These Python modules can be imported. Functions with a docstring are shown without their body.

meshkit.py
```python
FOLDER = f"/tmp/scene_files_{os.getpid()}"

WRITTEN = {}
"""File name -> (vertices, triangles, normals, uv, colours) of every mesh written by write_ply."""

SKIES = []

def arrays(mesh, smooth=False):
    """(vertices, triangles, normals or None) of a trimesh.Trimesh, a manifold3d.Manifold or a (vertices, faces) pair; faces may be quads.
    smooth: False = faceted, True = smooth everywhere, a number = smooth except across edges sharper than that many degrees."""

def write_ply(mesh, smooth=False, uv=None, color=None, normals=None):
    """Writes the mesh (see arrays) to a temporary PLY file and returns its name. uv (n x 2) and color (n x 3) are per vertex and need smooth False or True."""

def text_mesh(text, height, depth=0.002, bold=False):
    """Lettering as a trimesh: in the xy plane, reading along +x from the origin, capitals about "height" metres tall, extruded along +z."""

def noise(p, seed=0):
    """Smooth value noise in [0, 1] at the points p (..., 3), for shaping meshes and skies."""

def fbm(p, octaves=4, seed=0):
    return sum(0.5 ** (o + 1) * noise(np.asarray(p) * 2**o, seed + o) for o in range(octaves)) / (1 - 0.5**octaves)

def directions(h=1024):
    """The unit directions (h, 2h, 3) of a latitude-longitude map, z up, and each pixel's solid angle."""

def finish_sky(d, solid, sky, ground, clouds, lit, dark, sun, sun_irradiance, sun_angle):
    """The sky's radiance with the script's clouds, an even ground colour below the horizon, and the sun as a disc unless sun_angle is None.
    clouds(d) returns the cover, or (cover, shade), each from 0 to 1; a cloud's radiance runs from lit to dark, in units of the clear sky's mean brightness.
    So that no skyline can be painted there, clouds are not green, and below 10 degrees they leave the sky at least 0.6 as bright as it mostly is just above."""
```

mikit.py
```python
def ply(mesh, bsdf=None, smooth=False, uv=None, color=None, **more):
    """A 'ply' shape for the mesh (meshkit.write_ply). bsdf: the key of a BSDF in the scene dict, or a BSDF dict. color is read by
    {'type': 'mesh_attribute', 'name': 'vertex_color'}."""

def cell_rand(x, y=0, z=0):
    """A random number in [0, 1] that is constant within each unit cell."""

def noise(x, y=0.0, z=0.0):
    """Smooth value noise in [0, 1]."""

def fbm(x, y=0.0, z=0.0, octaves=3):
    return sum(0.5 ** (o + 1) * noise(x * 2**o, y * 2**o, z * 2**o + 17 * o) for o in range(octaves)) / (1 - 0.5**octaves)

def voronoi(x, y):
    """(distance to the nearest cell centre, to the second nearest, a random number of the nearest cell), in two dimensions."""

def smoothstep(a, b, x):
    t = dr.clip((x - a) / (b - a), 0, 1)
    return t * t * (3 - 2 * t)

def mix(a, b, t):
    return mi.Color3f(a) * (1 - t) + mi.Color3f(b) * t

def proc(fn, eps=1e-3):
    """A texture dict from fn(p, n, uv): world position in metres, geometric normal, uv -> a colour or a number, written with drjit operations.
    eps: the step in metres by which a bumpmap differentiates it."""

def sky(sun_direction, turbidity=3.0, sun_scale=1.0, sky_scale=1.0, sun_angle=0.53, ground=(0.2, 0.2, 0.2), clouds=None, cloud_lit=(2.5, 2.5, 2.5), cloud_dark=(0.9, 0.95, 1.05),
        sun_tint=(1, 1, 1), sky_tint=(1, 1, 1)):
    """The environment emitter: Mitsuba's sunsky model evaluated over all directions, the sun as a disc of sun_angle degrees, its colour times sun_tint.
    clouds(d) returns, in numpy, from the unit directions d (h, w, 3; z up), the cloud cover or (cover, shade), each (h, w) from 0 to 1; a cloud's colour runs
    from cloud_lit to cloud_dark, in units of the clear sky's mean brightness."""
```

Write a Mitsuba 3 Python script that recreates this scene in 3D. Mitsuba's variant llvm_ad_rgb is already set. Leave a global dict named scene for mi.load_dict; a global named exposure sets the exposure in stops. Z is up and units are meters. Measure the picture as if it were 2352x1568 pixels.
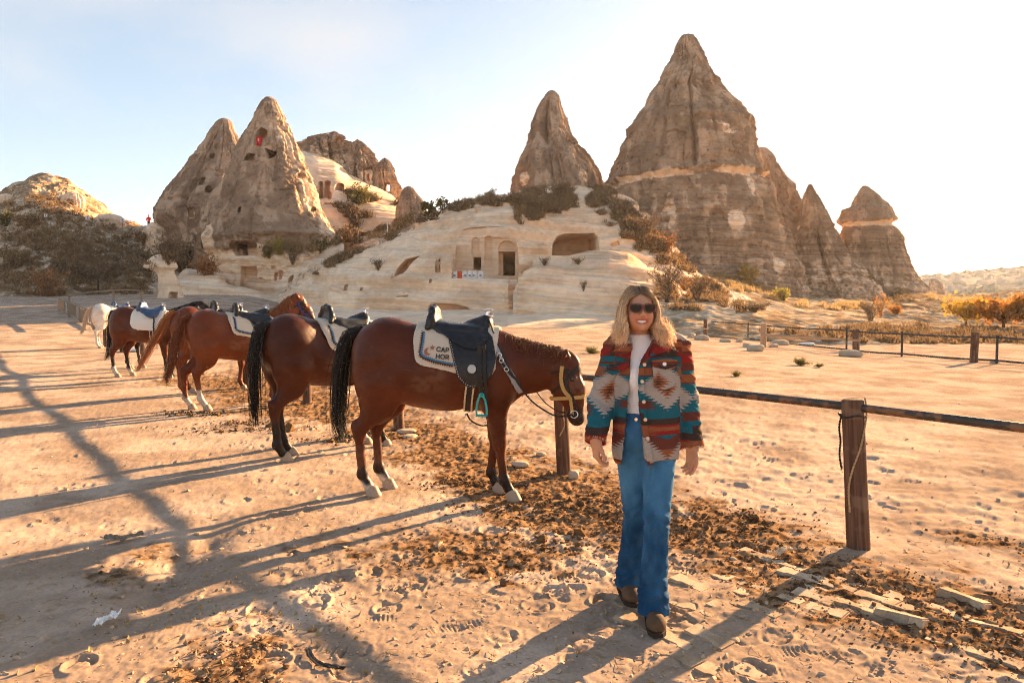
import math, random
import numpy as np
import trimesh
import shapely
from shapely import affinity
from shapely.geometry import Polygon, LineString, Point
import manifold3d
from manifold3d import Manifold
from scipy import ndimage
import drjit as dr
import mitsuba as mi
import mikit, meshkit
from mikit import proc, ply

scene, labels = {}, {}
T = mi.ScalarTransform4f
RES = 1.0

# ------------------------------------------------------------------ camera, light, exposure
HC, PITCH, FPX, CX, CY = 1.55, math.atan(69.0 / 1568.0), 1568.0, 1176.0, 784.0     # eye height, tilt, and the photo's measures (2352 wide)
CT, ST = math.cos(PITCH), math.sin(PITCH)
scene['camera'] = {'type': 'perspective', 'fov': 2 * math.degrees(math.atan(1176.0 / 1568.0)), 'fov_axis': 'x', 'near_clip': 0.05, 'far_clip': 9000.0,
                   'to_world': T().look_at(origin=[0, 0, HC], target=[0, CT, HC - ST], up=[0, 0, 1])}
SUN_AZ, SUN_EL = math.radians(45.8), math.radians(17.0)
SUN = (math.sin(SUN_AZ) * math.cos(SUN_EL), math.cos(SUN_AZ) * math.cos(SUN_EL), math.sin(SUN_EL))


def cloud_cover(d):
    p = np.stack([d[..., 0] / (d[..., 2] + 0.25), d[..., 1] / (d[..., 2] + 0.25), d[..., 2] * 2], -1)
    n = meshkit.fbm(p * np.array([1.6, 2.2, 1.0]) + 3.7, 5, 11)
    near = np.clip((d @ np.array(SUN) - 0.25) / 0.75, 0, 1)          # thin veil of cloud on the sun's side of the sky
    thin = np.clip((n - 0.45) * 3.6, 0, 1) * 0.95
    return np.clip(thin * (0.5 + 0.4 * near) + 0.16 * near, 0, 0.9), np.clip((n - 0.62) * 1.2, 0, 0.3)


scene['sky'] = mikit.sky(SUN, turbidity=3.2, sun_scale=0.9, sky_scale=0.43, sun_angle=0.6, ground=(0.35, 0.27, 0.19), clouds=cloud_cover,
                         cloud_lit=(1.6, 1.5, 1.42), cloud_dark=(1.25, 1.2, 1.15), sun_tint=(1.0, 0.89, 0.83), sky_tint=(1.03, 0.965, 0.95))
exposure = 4.5


# ------------------------------------------------------------------ helpers
def at(px, py, Y):
    """The world point at distance Y that stands at this place of the photograph."""
    k = (CY - py) / FPX
    z = Y * (k * CT - ST) / (CT + k * ST)
    return np.array([(px - CX) / FPX * (Y * CT - z * ST), Y, HC + z])


def xz(pts, Y):
    return np.array([at(a, b, Y)[[0, 2]] for a, b in pts])


def on_ground(px, py):
    lo, hi = 1.5, 300.0
    for _ in range(50):
        m = 0.5 * (lo + hi)
        p = at(px, py, m)
        lo, hi = (m, hi) if p[2] > G(p[0], p[1]) else (lo, m)
    return at(px, py, lo)


def sstep(a, b, x):
    t = np.clip((np.asarray(x, float) - a) / (b - a), 0, 1)
    return t * t * (3 - 2 * t)


def nz(p, s, octaves=3, seed=0):
    return meshkit.fbm(np.asarray(p) * s, octaves, seed)


def key_of(name):
    k, i = name, 0
    while k in scene or k in labels or any(q.startswith(k + '__') for q in (scene if i < 1 else ())):
        i += 1
        k = f'{name}_{i:03d}'
    return k


COUNT = {}


def new_key(name):
    n = COUNT.get(name, -1) + 1
    COUNT[name] = n
    return name if n == 0 else f'{name}_{n:03d}'


def tag(key, label=None, category=None, group=None, kind=None):
    d = labels.setdefault(key, {})
    for k, v in (('label', label), ('category', category), ('group', group), ('kind', kind)):
        if v:
            d[k] = v
    return key


def put(name, mesh, bsdf, parent=None, smooth=False, **kw):
    key = new_key((parent + '__' if parent else '') + name)
    scene[key] = ply(mesh, bsdf, smooth, **kw)
    return key


def thing(name, label, category, group=None):
    return tag(new_key(name), label, category, group)


def TM(mesh):
    return trimesh.Trimesh(mesh[0], mesh[1], process=False) if isinstance(mesh, tuple) else mesh


def cat(ms):
    vs, fs, o = [], [], 0
    for m in ms:
        v, f = (m if isinstance(m, tuple) else (np.asarray(m.vertices), np.asarray(m.faces)))
        vs.append(v), fs.append(f + o)
        o += len(v)
    return np.vstack(vs), np.vstack(fs)


def tris(m):
    return m if isinstance(m, tuple) else (np.asarray(m.vertices), np.asarray(m.faces))


def to_man(m):
    v, f = tris(m)
    return Manifold(manifold3d.Mesh(np.asarray(v, np.float32), np.asarray(f, np.uint32)))


def of_man(m):
    q = m.to_mesh()
    return np.array(q.vert_properties[:, :3], float), np.array(q.tri_verts, int)


def frames(p):
    """Tangent and two normals along a polyline."""
    p = np.asarray(p, float)
    t = np.gradient(p, axis=0)
    t /= np.linalg.norm(t, axis=1, keepdims=True) + 1e-12
    a = np.cross(t[0], [0, 0, 1.0] if abs(t[0][2]) < 0.9 else [1.0, 0, 0])
    A = []
    for k in range(len(p)):
        a = a - t[k] * (a @ t[k])
        a = a / (np.linalg.norm(a) + 1e-12)
        A.append(a)
    A = np.array(A)
    return t, A, np.cross(t, A)


def tube(points, radii, sides=8, flat=1.0, caps=True):
    """A swept round (or flattened) bar along the points, ends closed."""
    p = np.asarray(points, float)
    t, a, b = frames(p)
    r = np.broadcast_to(np.asarray(radii, float), (len(p),))
    ang = np.arange(sides) * 2 * np.pi / sides
    v = p[:, None] + r[:, None, None] * (np.cos(ang)[None, :, None] * a[:, None] + flat * np.sin(ang)[None, :, None] * b[:, None])
    i, j = np.meshgrid(np.arange(len(p) - 1), np.arange(sides), indexing='ij')
    q = np.stack([i * sides + j, i * sides + (j + 1) % sides, (i + 1) * sides + (j + 1) % sides, (i + 1) * sides + j], -1).reshape(-1, 4)
    f = [q[:, [0, 1, 2]], q[:, [0, 2, 3]]]
    v = v.reshape(-1, 3)
    if caps:
        n = len(v)
        v = np.vstack([v, p[:1], p[-1:]])
        k = np.arange(sides)
        f.append(np.stack([np.full(sides, n), (k + 1) % sides, k], -1))
        o = (len(p) - 1) * sides
        f.append(np.stack([np.full(sides, n + 1), o + k, o + (k + 1) % sides], -1))
    return v, np.vstack(f)


def curve(pts, n=24):
    """A smooth line through the points (Catmull-Rom)."""
    p = np.asarray(pts, float)
    q = np.vstack([2 * p[0] - p[1], p, 2 * p[-1] - p[-2]])
    out = []
    for u in np.linspace(0, len(p) - 1 - 1e-9, n):
        i = int(u)
        t = u - i
        a, b, c, d = q[i], q[i + 1], q[i + 2], q[i + 3]
        out.append(0.5 * (2 * b + (c - a) * t + (2 * a - 5 * b + 4 * c - d) * t * t + (3 * b - a - 3 * c + d) * t ** 3))
    return np.array(out)


def rbox(sx, sy, sz, r=0.01, seg=8):
    """A box with rounded edges, centred."""
    s = Manifold.sphere(r, seg)
    h = [Manifold.hull(s.translate((0, 0, 0)))] if False else None
    pts = [s.translate((x * (sx / 2 - r), y * (sy / 2 - r), z * (sz / 2 - r))) for x in (-1, 1) for y in (-1, 1) for z in (-1, 1)]
    return of_man(Manifold.batch_hull(pts))


def move(m, M):
    v, f = tris(m)
    M = np.asarray(M)
    return v @ M[:3, :3].T + M[:3, 3], f


def mat(x=0, y=0, z=0, rz=0, s=1.0, rx=0, ry=0):
    c, sn = math.cos(rz), math.sin(rz)
    R = np.array([[c, -sn, 0], [sn, c, 0], [0, 0, 1.0]])
    c, sn = math.cos(ry), math.sin(ry)
    R = R @ np.array([[c, 0, sn], [0, 1, 0], [-sn, 0, c]])
    c, sn = math.cos(rx), math.sin(rx)
    R = R @ np.array([[1, 0, 0], [0, c, -sn], [0, sn, c]])
    M = np.eye(4)
    M[:3, :3] = R * s
    M[:3, 3] = (x, y, z)
    return M


def grid_faces(n, m, loop_n=False, loop_m=False):
    i, j = np.meshgrid(np.arange(n if loop_n else n - 1), np.arange(m if loop_m else m - 1), indexing='ij')
    a, b = i * m + j, i * m + (j + 1) % m
    c, d = ((i + 1) % n) * m + (j + 1) % m, ((i + 1) % n) * m + j
    q = np.stack([a, b, c, d], -1).reshape(-1, 4)
    return np.vstack([q[:, [0, 1, 2]], q[:, [0, 2, 3]]])


def vnormals(v, f):
    n = np.zeros_like(v)
    c = np.cross(v[f[:, 1]] - v[f[:, 0]], v[f[:, 2]] - v[f[:, 0]])
    for k in range(3):
        np.add.at(n, f[:, k], c)
    return n / (np.linalg.norm(n, axis=1, keepdims=True) + 1e-20)


# ---- implicit bodies: round cones joined smoothly, meshed by surface nets
def rc(a, b, ra, rb, k=0.03, sy=1.0, op='+'):
    return dict(a=np.array(a, float), b=np.array(b, float), ra=ra, rb=rb, k=k, sy=sy, op=op)


def el(c, r, k=0.03, R=None, op='+'):
    return dict(c=np.array(c, float), r=np.array(r, float), k=k, R=R, op=op)


def prim_sdf(pr, P):
    if 'c' in pr:
        q = P - pr['c']
        if pr['R'] is not None:
            q = q @ pr['R']
        k0 = np.sqrt(((q / pr['r']) ** 2).sum(-1))
        k1 = np.sqrt(((q / pr['r'] ** 2) ** 2).sum(-1))
        return k0 * (k0 - 1) / np.maximum(k1, 1e-9)
    a, b = pr['a'], pr['b']
    ab = b - a
    s = np.array([1, pr['sy'], 1.0])
    q, ab2 = (P - a) * s, ab * s
    t = np.clip((q @ ab2) / max(ab2 @ ab2, 1e-12), 0, 1)
    d = np.sqrt(((q - t[..., None] * ab2) ** 2).sum(-1))
    return d - (pr['ra'] + (pr['rb'] - pr['ra']) * t)


def sdf_grid(prims, h, lo=None, hi=None, post=None, pad=0.03):
    if lo is None:
        L, H = [], []
        for p in prims:
            if p['op'] == '+':
                if 'c' in p:
                    r = np.max(p['r']); L.append(p['c'] - r); H.append(p['c'] + r)
                else:
                    r = max(p['ra'], p['rb']); L.append(np.minimum(p['a'], p['b']) - r); H.append(np.maximum(p['a'], p['b']) + r)
        lo, hi = np.min(L, 0) - pad, np.max(H, 0) + pad
    lo, hi = np.array(lo, float), np.array(hi, float)
    n = np.ceil((hi - lo) / h).astype(int) + 1
    ax = [lo[k] + h * np.arange(n[k]) for k in range(3)]
    P = np.stack(np.meshgrid(*ax, indexing='ij'), -1).astype(np.float32)
    D = np.full(n, 10.0, np.float32)
    for p in prims:
        if 'c' in p:
            r = np.full(3, np.max(p['r'])); l, u = p['c'] - r, p['c'] + r
        else:
            r = max(p['ra'], p['rb']) * np.array([1, 1 / min(p['sy'], 1), 1]); l, u = np.minimum(p['a'], p['b']) - r, np.maximum(p['a'], p['b']) + r
        m = p['k'] * 1.5 + 3 * h + 0.02
        i0 = np.clip(np.floor((l - m - lo) / h).astype(int), 0, n - 1)
        i1 = np.clip(np.ceil((u + m - lo) / h).astype(int) + 1, 1, n)
        if np.any(i1 <= i0):
            continue
        sl = tuple(slice(a, b) for a, b in zip(i0, i1))
        d = prim_sdf(p, P[sl])
        o, k = D[sl], p['k']
        if p['op'] == '+':
            g = np.clip(k - np.abs(o - d), 0, None) / k
            D[sl] = np.minimum(o, d) - g * g * k * 0.25
        else:
            g = np.clip(k - np.abs(-o - d), 0, None) / k
            D[sl] = np.maximum(o, -d) + g * g * k * 0.25
    if post is not None:
        D = post(P, D)
    return P, D, lo, h


def nets(D, lo, h):
    """Surface nets of the zero level; the solid is where D < 0."""
    D = np.pad(D, 1, constant_values=1.0)
    lo = np.asarray(lo) - h
    s = D < 0
    n = np.array(D.shape)
    c = np.zeros(n - 1, np.int8)
    for a in (0, 1):
        for b in (0, 1):
            for d in (0, 1):
                c += s[a:n[0] - 1 + a, b:n[1] - 1 + b, d:n[2] - 1 + d]
    act = (c > 0) & (c < 8)
    idx = np.full(act.shape, -1, np.int64)
    cells = np.argwhere(act)
    idx[act] = np.arange(len(cells))
    pos, w = np.zeros((len(cells), 3)), np.zeros(len(cells))
    for ax in range(3):
        o = [k for k in range(3) if k != ax]
        for u in (0, 1):
            for v in (0, 1):
                p0 = cells.copy(); p0[:, o[0]] += u; p0[:, o[1]] += v
                p1 = p0.copy(); p1[:, ax] += 1
                a, b = D[tuple(p0.T)], D[tuple(p1.T)]
                m = (a < 0) != (b < 0)
                t = a[m] / (a[m] - b[m])
                q = p0[m].astype(float); q[:, ax] += t
                pos[m] += q
                w[m] += 1
    V = pos / w[:, None] * h + lo
    F = []
    for ax in range(3):
        o = [(ax + 1) % 3, (ax + 2) % 3]
        a = np.take(s, range(n[ax] - 1), ax); b = np.take(s, range(1, n[ax]), ax)
        e = np.argwhere(a != b)
        e = e[(e[:, o[0]] > 0) & (e[:, o[1]] > 0) & (e[:, o[0]] < n[o[0]] - 1) & (e[:, o[1]] < n[o[1]] - 1)]
        fl = s[tuple(e.T)]
        q = []
        for u, v in ((1, 1), (0, 1), (0, 0), (1, 0)):
            g = e.copy(); g[:, o[0]] -= u; g[:, o[1]] -= v
            q.append(idx[tuple(g.T)])
        q = np.stack(q, -1)
        q[~fl] = q[~fl][:, ::-1]
        F += [q[:, [0, 1, 2]], q[:, [0, 2, 3]]]
    return V, np.vstack(F)


def relax(v, f, n=2, lam=0.5):
    m = trimesh.Trimesh(v, f, process=False)
    trimesh.smoothing.filter_taubin(m, lamb=lam, nu=lam + 0.03, iterations=n * 2)
    d = np.nan_to_num(np.array(m.vertices) - v)
    L = np.linalg.norm(d, axis=1, keepdims=True)
    top = np.median(m.edges_unique_length)
    return v + d * np.minimum(1, top / np.maximum(L, 1e-9)), f


def subdiv(m, size):
    v, f = trimesh.remesh.subdivide_to_size(*tris(m), max_edge=size, max_iter=12)
    return v, f


def flat_poly(poly, size=None):
    """A shapely polygon as a flat triangulated sheet, cut fine enough to be bent."""
    if poly.geom_type != 'Polygon':
        return cat([flat_poly(g, size) for g in poly.geoms if g.geom_type == 'Polygon' and g.area > 1e-9])
    v, f = trimesh.creation.triangulate_polygon(poly, engine='earcut')
    v = np.column_stack([v, np.zeros(len(v))])
    return subdiv((v, f), size) if size else (v, np.array(f))


def shell(v, f, n, th):
    """A sheet given thickness th along n."""
    N = len(v)
    e = np.vstack([f[:, [0, 1]], f[:, [1, 2]], f[:, [2, 0]]])
    es = np.sort(e, 1)
    _, inv, cnt = np.unique(es, axis=0, return_inverse=True, return_counts=True)
    b = e[cnt[inv.ravel()] == 1]
    side = np.vstack([np.stack([b[:, 1], b[:, 0], b[:, 0] + N], -1), np.stack([b[:, 1], b[:, 0] + N, b[:, 1] + N], -1)])
    return np.vstack([v + n * th, v]), np.vstack([f, f[:, ::-1] + N, side[:, ::-1]])


# ------------------------------------------------------------------ materials
def col(*c):
    return mi.Color3f(*c)


def rough_plain(key, rgb, rough=0.6, spec=0.4, metallic=0.0, **kw):
    scene[key] = {'type': 'twosided', 'bsdf': {'type': 'principled', 'base_color': {'type': 'rgb', 'value': list(rgb)}, 'roughness': rough, 'specular': spec, 'metallic': metallic, **kw}}
    return key


def proc_mat(key, fn, rough=0.9, spec=0.2, bump=None, scale=1.0, eps=2e-3, **kw):
    b = {'type': 'principled', 'base_color': proc(fn), 'roughness': rough, 'specular': spec, **kw} if spec > 0 else {'type': 'diffuse', 'reflectance': proc(fn)}
    if bump is not None:
        b = {'type': 'bumpmap', 'arbitrary': proc(bump, eps), 'scale': scale, 'bsdf': b}
    scene[key] = {'type': 'twosided', 'bsdf': b}
    return key


def vcol_mat(key, rough=0.7, spec=0.2, **kw):
    scene[key] = {'type': 'twosided', 'bsdf': {'type': 'principled', 'base_color': {'type': 'mesh_attribute', 'name': 'vertex_color'}, 'roughness': rough, 'specular': spec, **kw}}
    return key


def ground_col(p, n, uv):
    a = mikit.fbm(p.x * 1.7, p.y * 1.7, 0, 4)
    b = mikit.fbm(p.x * 14, p.y * 14, 3, 3)
    c = mikit.noise(p.x * 90, p.y * 90, 5)
    sand = mikit.mix((0.345, 0.246, 0.178), (0.505, 0.378, 0.285), mikit.smoothstep(0.3, 0.7, a))
    sand = sand * (0.80 + 0.30 * b) * (0.86 + 0.24 * c)
    d = mikit.fbm(p.x * 6 + 9, p.y * 6, 7, 4)
    m = mikit.smoothstep(0.30, 0.72, uv.x + (d - 0.5) * 1.1)
    damp = mikit.mix((0.075, 0.040, 0.021), (0.29, 0.172, 0.092), mikit.smoothstep(0.30, 0.62, mikit.fbm(p.x * 26, p.y * 26, 1, 4)))
    s = sand * (1 - m) + damp * m
    # dry straw and dropped leaf crumbs, each with an outline of its own
    v = mikit.voronoi(p.x * 30, p.y * 30)
    g = dr.select((v[0] < 0.16) & (v[2] < 0.02 + 0.35 * uv.y * uv.y), 1.0, 0.0)
    return s * (1 - g) + mikit.mix((0.10, 0.06, 0.03), (0.36, 0.25, 0.13), v[2] * 9 - dr.floor(v[2] * 9)) * g


proc_mat('ground_mat', ground_col, spec=0)


def rock_col(p, n, uv):
    """uv.x: how pale the tuff is (0 weathered brown crust, 1 fresh cream), uv.y: how much bedding shows."""
    a = mikit.fbm(p.x * 0.35, p.y * 0.35, p.z * 0.35, 4)
    b = mikit.fbm(p.x * 2.3, p.y * 2.3, p.z * 2.3 + 40, 4)
    c = mikit.fbm(p.x * 0.9 + 11, p.y * 0.9, p.z * 0.28, 4)
    w = p.z + 0.05 * p.x + 0.7 * mikit.fbm(p.x * 0.12, p.y * 0.12, p.z * 0.1 + 7, 2)
    st = 0.55 * mikit.fbm(p.x * 0.10, p.y * 0.10, w * 1.9, 4) + 0.45 * mikit.fbm(p.x * 0.35, p.y * 0.35, w * 7.0, 3)
    crust = mikit.mix((0.225, 0.147, 0.098), (0.385, 0.265, 0.182), mikit.smoothstep(0.32, 0.72, a * 0.6 + c * 0.4))
    crust = mikit.mix(crust, (0.52, 0.37, 0.255), mikit.smoothstep(0.53, 0.66, c) * 0.7)
    pale = mikit.mix((0.74, 0.535, 0.365), (0.89, 0.685, 0.49), mikit.smoothstep(0.35, 0.65, a))
    band = mikit.smoothstep(0.38, 0.58, st)
    pale = pale * (1 - uv.y * (1 - band) * mi.Color3f(0.24, 0.30, 0.37))
    crust = crust * (1 + uv.y * (band - 0.5) * 0.45)
    m = mikit.smoothstep(0.35, 0.65, uv.x + (b - 0.5) * 0.5 + (c - 0.5) * 0.35)
    s = crust * (1 - m) + pale * m
    lich = mikit.smoothstep(0.62, 0.70, mikit.fbm(p.x * 3.1 + 5, p.y * 3.1, p.z * 2.2, 3)) * (1 - m * 0.75)
    return s * (0.78 + 0.42 * b) * (1 - 0.30 * lich)


proc_mat('rock_mat', rock_col, spec=0)


def scrub_earth(p, n, uv):
    a = mikit.fbm(p.x * 0.5, p.y * 0.5, p.z * 0.5, 4)
    b = mikit.fbm(p.x * 3, p.y * 3, p.z * 3, 3)
    s = mikit.mix((0.24, 0.155, 0.09), (0.46, 0.335, 0.215), mikit.smoothstep(0.35, 0.68, a))
    return mikit.mix(s, (0.60, 0.48, 0.345), mikit.smoothstep(0.54, 0.68, b + (a - 0.5) * 0.6) * 0.7) * (0.75 + 0.5 * b)


proc_mat('scrub_earth', scrub_earth, spec=0)


def far_col(p, n, uv):
    a = mikit.fbm(p.x * 0.02, p.y * 0.02, p.z * 0.12, 4)
    b = mikit.fbm(p.x * 0.08, p.y * 0.02, p.z * 0.3, 3)
    return mikit.mix(mikit.mix((0.16, 0.17, 0.12), (0.50, 0.40, 0.32), mikit.smoothstep(0.4, 0.6, a)), (0.12, 0.13, 0.08), mikit.smoothstep(0.55, 0.65, b) * 0.6)


proc_mat('far_hill_mat', far_col, spec=0)


# ------------------------------------------------------------------ the ground
FENCE0, FDIR = np.array([2.28, 4.50]), np.array([-0.6457, 0.7636])
FNOR = np.array([0.7636, 0.6457])                       # to the corral side


def G0(x, y):
    """The broad shape of the ground: level near by, rising slowly towards the rocks and the track on the left."""
    x, y = np.asarray(x, float), np.asarray(y, float)
    z = 0.018 * np.clip(y - 5, 0, 60) * sstep(12, -2, x - 0.1 * y)
    z = z + 0.052 * np.clip(y - 24, 0, 45) * sstep(-9, -24, x + 0.08 * (y - 24))
    return z + 0.02 * np.clip(y - 60, 0, 2000) * sstep(150, 400, y)


def G(x, y):
    return G0(x, y)


def fence_coords(x, y):
    q = np.stack([np.asarray(x, float) - FENCE0[0], np.asarray(y, float) - FENCE0[1]], -1)
    return q @ FDIR, q @ FNOR


def damp_mask(x, y):
    """Where dung and damp earth lie: along the hitching rail, under the horses, and on one spot by the lens."""
    s, d = fence_coords(x, y)
    w = meshkit.fbm(np.stack([x * 0.9, y * 0.9, 0 * x], -1), 3, 5) - 0.5
    a = np.exp(-((d + 0.62 - 0.05 * s + w * 1.1) / (0.50 + 0.09 * np.clip(s, 0, 9))) ** 2) * sstep(-4.0, -1.0, s) * sstep(17, 11, s) * 0.95
    b = np.exp(-((d - 0.55 + w * 0.5) / 0.22) ** 2) * sstep(0.2, -0.6, s) * 0.8
    c = 0.72 * np.exp(-(((x + 0.05 + 0.3 * w) / 1.25) ** 2 + ((y - 4.6 + w) / 0.65) ** 2))
    e = 0.8 * np.exp(-(((x + 1.25) / 0.28) ** 2 + ((y - 3.0) / 0.45) ** 2)) + 0.6 * np.exp(-(((x + 2.3) / 0.3) ** 2 + ((y - 4.1) / 0.5) ** 2))
    g = 0.55 * np.exp(-(((x - 1.9) / 0.8) ** 2 + ((y - 3.55) / 0.3) ** 2))
    return np.clip(np.maximum.reduce([a, b, c, e, g]) + w * 0.25, 0, 1)


def ring(u, v, R, kind):
    r = np.hypot(u, v * 0.85)
    if kind == 0:                                        # a hoof print: a sunk rim, open at the heel
        return -0.022 * np.exp(-((r - R) / (0.22 * R)) ** 2) * sstep(-1.0, 0.1, v / R) - 0.012 * np.exp(-(r / (0.8 * R)) ** 2) + 0.012 * np.exp(-((r - 1.45 * R) / (0.2 * R)) ** 2)
    sole = np.exp(-((u / (0.42 * R)) ** 4 + (v / (1.25 * R)) ** 4))
    return sole * (-0.012 + 0.006 * np.sin(v * 2 * np.pi / 0.022)) + 0.006 * np.exp(-((np.hypot(u / 0.5, v / 1.4) - R) / (0.2 * R)) ** 2)


def fine_ground(x, y):
    p = np.stack([x, y, 0 * x], -1)
    far = sstep(45, 12, np.hypot(x, y))
    s, d = fence_coords(x, y)
    soft = sstep(0.2, 0.9, d)                             # loose trodden sand inside the corral
    h = 0.05 * (nz(p, 0.5, 2, 1) - 0.5) + 0.013 * (nz(p, 2.2, 3, 2) - 0.5)
    h += far * (0.009 * (nz(p, 9, 2, 3) - 0.5) + 0.008 * (nz(p, 28, 3, 4) - 0.5))
    h += soft * 0.040 * (nz(p * np.array([1.0, 1.4, 1]), 3.2, 4, 6) - 0.5) * sstep(30, 6, d)
    h += soft * (0.035 * np.abs(nz(p, 5.5, 2, 8) - 0.5) + 0.020 * (nz(p, 14, 2, 18) - .5)) * sstep(14, 1.5, d)
    dm = damp_mask(x, y)
    h += dm * (0.045 * (nz(p, 12, 3, 9) - 0.5) + 0.02 * (nz(p, 30, 2, 10) - 0.5))
    # a shallow worn gully on the left
    g = np.exp(-((x + 2.05 + 0.12 * (y - 4.2)) / 0.16) ** 2) * sstep(3.2, 3.8, y) * sstep(5.2, 4.6, y)
    return h - 0.05 * g


def build_ground():
    rng = np.random.default_rng(4)
    a = np.concatenate([np.linspace(-180, -43, 40)[:-1], np.linspace(-43, 43, 860), np.linspace(43, 180, 40)[1:]])
    r = np.concatenate([[0.02, 0.5, 1.0, 1.5, 1.9], 1 / np.linspace(1 / 2.2, 1 / 90.0, 440), np.geomspace(96, 1500, 22)])
    A, R = np.meshgrid(np.radians(a), r, indexing='ij')
    X, Y = R * np.sin(A), R * np.cos(A)
    Z = G0(X, Y) + fine_ground(X, Y)
    # prints of hooves and shoes
    spots = []
    for _ in range(95):
        spots.append((rng.uniform(-2.2, 0.9), rng.uniform(2.7, 4.4), 0.055, 0))
    for _ in range(46):
        spots.append((rng.uniform(-1.8, 2.0), rng.uniform(2.7, 4.2), 0.10, 1))
    for _ in range(300):
        s, d = rng.uniform(-3, 8), rng.uniform(-2.0, 3.0)
        q = FENCE0 + FDIR * s + FNOR * d
        spots.append((q[0], q[1], 0.06, 0))
    for _ in range(70):
        spots.append((rng.uniform(-6.5, -1), rng.uniform(4.0, 9), 0.06, 0))
    xf, yf = X.ravel(), Y.ravel()
    zf = Z.ravel()
    from scipy.spatial import cKDTree
    near = np.where((np.abs(A.ravel()) < 0.8) & (R.ravel() < 16))[0]
    tree = cKDTree(np.stack([xf[near], yf[near]], -1))
    for (sx, sy, sr, kind) in spots:
        w = near[tree.query_ball_point((sx, sy), sr * 2.4)]
        th = rng.uniform(0, 2 * np.pi)
        u = (xf[w] - sx) * np.cos(th) + (yf[w] - sy) * np.sin(th)
        v = -(xf[w] - sx) * np.sin(th) + (yf[w] - sy) * np.cos(th)
        zf[w] += ring(u, v, sr * rng.uniform(.8, 1.15), kind) * rng.uniform(0.15, 0.8) * np.clip(2.2 * nz(np.stack([xf[w], yf[w], 0 * xf[w]], -1), 16, 2, 77) - .35, 0, 1.3)
    V = np.stack([xf, yf, zf], -1)
    F = grid_faces(len(a), len(r))
    leaf = np.exp(-(((xf + 1.4) / 1.6) ** 2 + ((yf - 3.2) / 0.8) ** 2)) * 0.5 + 0.12
    uv = np.stack([damp_mask(xf, yf) * sstep(60, 20, R.ravel()), leaf], -1)
    put('ground', (V, F[:, ::-1]), 'ground_mat', smooth=True, uv=uv)
    tag('ground', 'trodden sandy yard with dung along the rail', kind='structure')


build_ground()


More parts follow.
